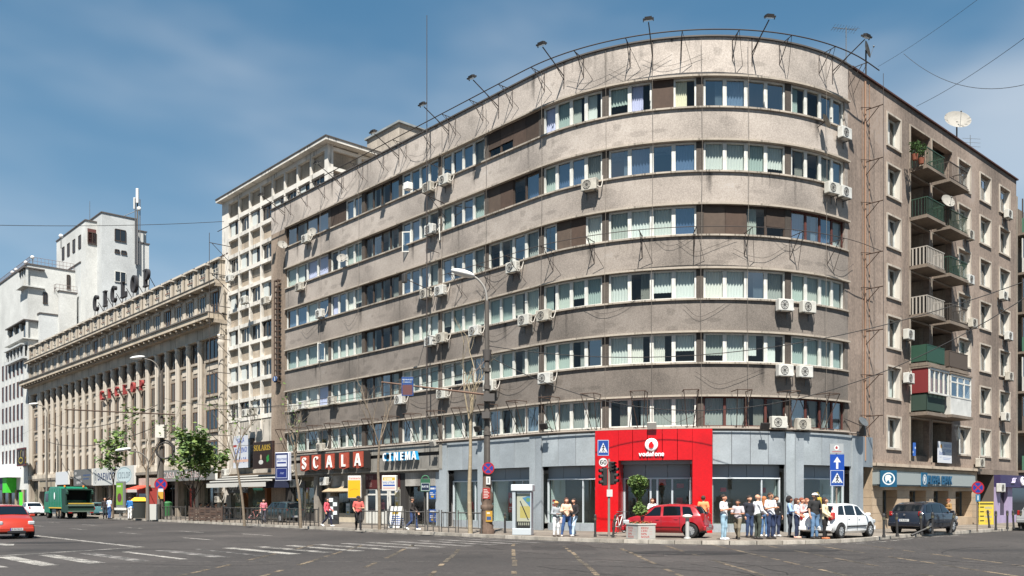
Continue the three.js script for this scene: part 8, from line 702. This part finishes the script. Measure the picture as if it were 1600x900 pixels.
{ const P = (px, py) => GP(px, py, PAVE), grp = 'group waiting to cross', checks = printMat(ctex(128, 128, (x) => { x.fillStyle = '#d8cfd2'; x.fillRect(0, 0, 128, 128); const r = rng(5); for (let i = 0; i < 60; i++) { x.fillStyle = ['#5b4550', '#8a5a66', '#3d3a44'][i % 3]; x.beginPath(); x.ellipse(r() * 128, r() * 128, 7, 5, r() * 3, 0, 7); x.fill(); } }), 0.9); const J1 = 0x7d9bb5, J2 = 0x24344f;
  const W = [['man in a white shirt and pale jeans at the left of the waiting group', 1131, 843.5, { h: 1.76, yaw: 0.9, top: 0xe2e1e0, legs: 0x8aa5b4, aL: 'chest', aR: 'chest', shoes: 0xdedede, skin: 0xb98267 }], ['boy in a dark flower shirt and khaki trousers beside the white shirted man', 1153, 842.5, { h: 1.56, yaw: -0.5, top: 0x7d6a72, legs: 0x6b6252, aL: 'fold', aR: 'fold', leg: 'walk', skin: 0x9a6a50 }], ['man in a dark jacket with backpack half hidden in the waiting group', 1171, 840, { h: 1.72, yaw: 0.3, top: 0x1f222b, legs: 0x2c3d5c, sleeve: 'long', pack: 0x1b1d26 }], ['bald man in a white shirt and dark trousers seen from the side', 1184, 842.5, { h: 1.78, yaw: 1.9, top: 0xe6e6e8, legs: 0x3a4038, sleeve: 'long', hair: 0x8d7c6c, aL: 'swing', aR: 'bag', style: 'bald' }], ['person with auburn hair and blue jeans behind the bald man', 1194, 838.5, { h: 1.7, yaw: 2.6, top: 0x3a3036, legs: 0x4a6a92, hair: 0xa0643a, style: 'long', f: true, sleeve: 'long', shoes: 0xd8d8d8 }], ['man in a white tee with sunglasses and dark jeans holding papers', 1204, 842, { h: 1.84, yaw: 0.5, top: 0xdcdce0, legs: 0x22304e, hair: 0x3b2a20, aL: 'chest', aR: 'chest', glasses: 1, skin: 0xb07f62 }], ['person in black close behind the man with sunglasses', 1213, 838.5, { h: 1.72, yaw: 0.2, top: 0x1b1a1d, legs: 0x26304a, sleeve: 'long', shoes: 0xcfcfcf }], ['curly haired woman in a light blue shirt with a blue bag', 1234, 839.5, { h: 1.68, yaw: 1.2, top: 0x8ba6c9, legs: 0x1f2530, f: true, style: 'curly', hair: 0x1d1716, aL: 'fold', aR: 'fold', sleeve: 'long', bagC: 0x2b57a8, bagP: [0.05, 1.0, 0.28], skin: 0x8a5d48 }], ['woman in a white and blue top with long brown hair between two women', 1245, 841, { h: 1.62, yaw: 1.0, top: 0xcfd0dc, legs: 0x1c2740, f: true, style: 'long', hair: 0x4a2c22, aL: 'bag', aR: 'bag', bagC: 0xd8cfcb, shoes: 0xc9a08e }], ['woman in a pink top and black trousers with reddish hair', 1253, 840.5, { h: 1.64, yaw: 1.1, top: 0xd9a5a2, legs: 0x17171c, f: true, style: 'short', hair: 0x7a3f2a, aL: 'fold', aR: 'chest', sleeve: 'long', shoes: 0xc9c4bd }], ['woman in a grey vest at the inner side of the waiting women', 1261, 838, { h: 1.62, yaw: 0.6, top: 0x8a8d90, legs: 0x20242e, f: true, style: 'long', hair: 0x8d5a45, aL: 'fold', aR: 'fold' }], ['tall man in a black tee with headband and jeans by the white car', 1273, 842, { h: 1.84, yaw: 0.3, top: 0x232324, legs: 0x5a7796, hair: 0x3a2c24, glasses: 1, cap: 0xd9d4ce, aL: 'hip', aR: 'down', skin: 0xb58a70, bagC: 0xb9a03a, bagP: [0.18, 1.42, -0.06] }], ['woman in a cream jacket with a red bag and black leggings', 1289, 842.5, { h: 1.64, yaw: 0.9, top: 0xcfbf9c, legs: 0x171516, f: true, style: 'long', hair: 0x3a251e, sleeve: 'long', aL: 'bag', aR: 'bag', bagC: 0xb8332f, bagP: [0.1, 0.98, 0.3], hem: 0.82, shoes: 0xa5633f }]]; W.forEach(([l, px, py, o], i) => person(l, P(px, py), { ...o, group: grp, ...(i === 1 ? { topMat: checks } : {}) }));
  person('man in an orange shirt behind the roof of the red car', P(1099, 833), { h: 1.74, yaw: 2.8, top: 0xd98a5a, legs: 0x4a4a50, hair: 0x3a2c24 }); person('woman in a white top coming out of the portal door', P(1019, 832), { h: 1.62, yaw: 0.2, top: 0xd9d6d6, legs: 0x4c4c55, f: true, style: 'long', hair: 0x5a3a2c });
  person('fair haired woman in a grey jacket and white trousers', P(869, 838.5), { h: 1.5, yaw: 0.3, top: 0x8d9194, legs: 0xdad9d8, f: true, hair: 0xb98a52, sleeve: 'long', aL: 'fold', aR: 'fold', cap: 0xc48f5a, bagC: 0xc2aea4, bagP: [0.28, 0.8, 0.1], shoes: 0x4a3f38, group: 'three women by the shop window' }); person('woman with long brown hair in a peach jacket and blue jeans', P(885, 838.5), { h: 1.64, yaw: 0.1, top: 0xd4b096, legs: 0x34507c, f: true, style: 'long', hair: 0x4d2f24, sleeve: 'long', aL: 'chest', aR: 'chest', leg: 'wide', group: 'three women by the shop window', shoes: 0xb9aca2 }); person('woman in a black jacket and pale jeans next to the shop glass', P(896.5, 838), { h: 1.62, yaw: -0.6, top: 0x1f1e20, legs: 0xa9bccb, f: true, style: 'long', hair: 0x231b19, sleeve: 'long', aL: 'bag', group: 'three women by the shop window', leg: 'walk', shoes: 0xd6d3cf });
  person('man in a black and red top crossing by the yellow sign', P(560, 828.5), { h: 1.75, yaw: 0.2, top: 0xb5564e, legs: 0x1b1a1d, aL: 'fold', aR: 'bag', leg: 'walk', pack: 0x232123, cap: 0x2a2324 }); person('woman in a pink jacket and navy trousers by the postcard rack', P(511, 822.5), { h: 1.66, yaw: 1.2, top: 0xd0525e, legs: 0x1d1e33, f: true, style: 'long', hair: 0x2a1d1b, sleeve: 'long', aL: 'bag', leg: 'walk', shoes: 0xd9d9d6 }); person('man in a dark jacket and jeans walking past the dark glazed shop', P(644, 828), { h: 1.7, yaw: 1.3, top: 0x2f2a28, legs: 0x2c3e66, leg: 'walk', sleeve: 'long', aL: 'swing', aR: 'bag', shoes: 0xdcdcd8, cap: 0x3a332f });
  person('woman in a brown coat beside the front of the dark hatchback', FP(sAt(1482, 1.2), PAVE, 1.2), { h: 1.6, yaw: -1.3, top: 0x8a6a3f, legs: 0x4a3a30, f: true, sleeve: 'long', aL: 'chest', aR: 'chest', hair: 0x6b3a22, cap: 0x7a4526, hem: 0.8 });
  person('dark clothed person by the green poster case', P(164, 810.5), { h: 1.72, yaw: 0.4, top: 0x2a2326, legs: 0x2a2c33, sleeve: 'long', skin: 0xc08f74 }); person('man in a pale shirt and jeans near the green poster case', P(171, 811), { h: 1.75, yaw: 2.6, top: 0xb9c6dc, legs: 0x34507c }); person('person in a blue jacket and white trousers left of the wheelie bin', P(203, 812), { h: 1.75, yaw: 2.9, top: 0x2a6aa5, legs: 0xd8d6d0, sleeve: 'long' });
  const SC = M(0x3a302a, 0.8); [[313, 'black top', 0x1d1c1f], [324, 'navy top', 0x25304a], [336, 'dark grey top', 0x2b2a2c], [352, 'charcoal jacket', 0x232429]].forEach(([px, d, c], i) => { const n = TN(-40), q = AT(px, 812, 66).setY(PAVE), ry = n.ry + Math.PI + (i % 2 ? 0.3 : -0.3), ch = thing('terrace_chair', `dark terrace chair under the seated person in a ${d}`, 'chair', 'terrace chairs', q, ry); mesh('seat', bx(0.45, 0.05, 0.45, 0, 0.42, 0), SC, ch); mesh('backrest', bx(0.45, 0.4, 0.04, 0, 0.75, -0.22), SC, ch); for (const [x, z] of [[-0.2, -0.2], [0.2, -0.2], [-0.2, 0.2], [0.2, 0.2]]) mesh('leg', bx(0.04, 0.4, 0.04, x, 0.2, z), SC, ch); person(`person in a ${d} sitting at the terrace behind the wooden fence`, q.clone(), { h: 1.75, yaw: ry, top: c, legs: 0x2b2d33, leg: 'sit', aL: 'bag', aR: 'bag', sleeve: 'long', group: 'people sitting at the terrace' }); });
  person('person in a pink top beside the small bicycle', GP(412, 817.5, PAVE), { h: 1.6, yaw: 0.3, top: 0xb96a74, legs: 0x3a3a44, f: true, style: 'long' });
}
renderer.render(scene, camera);
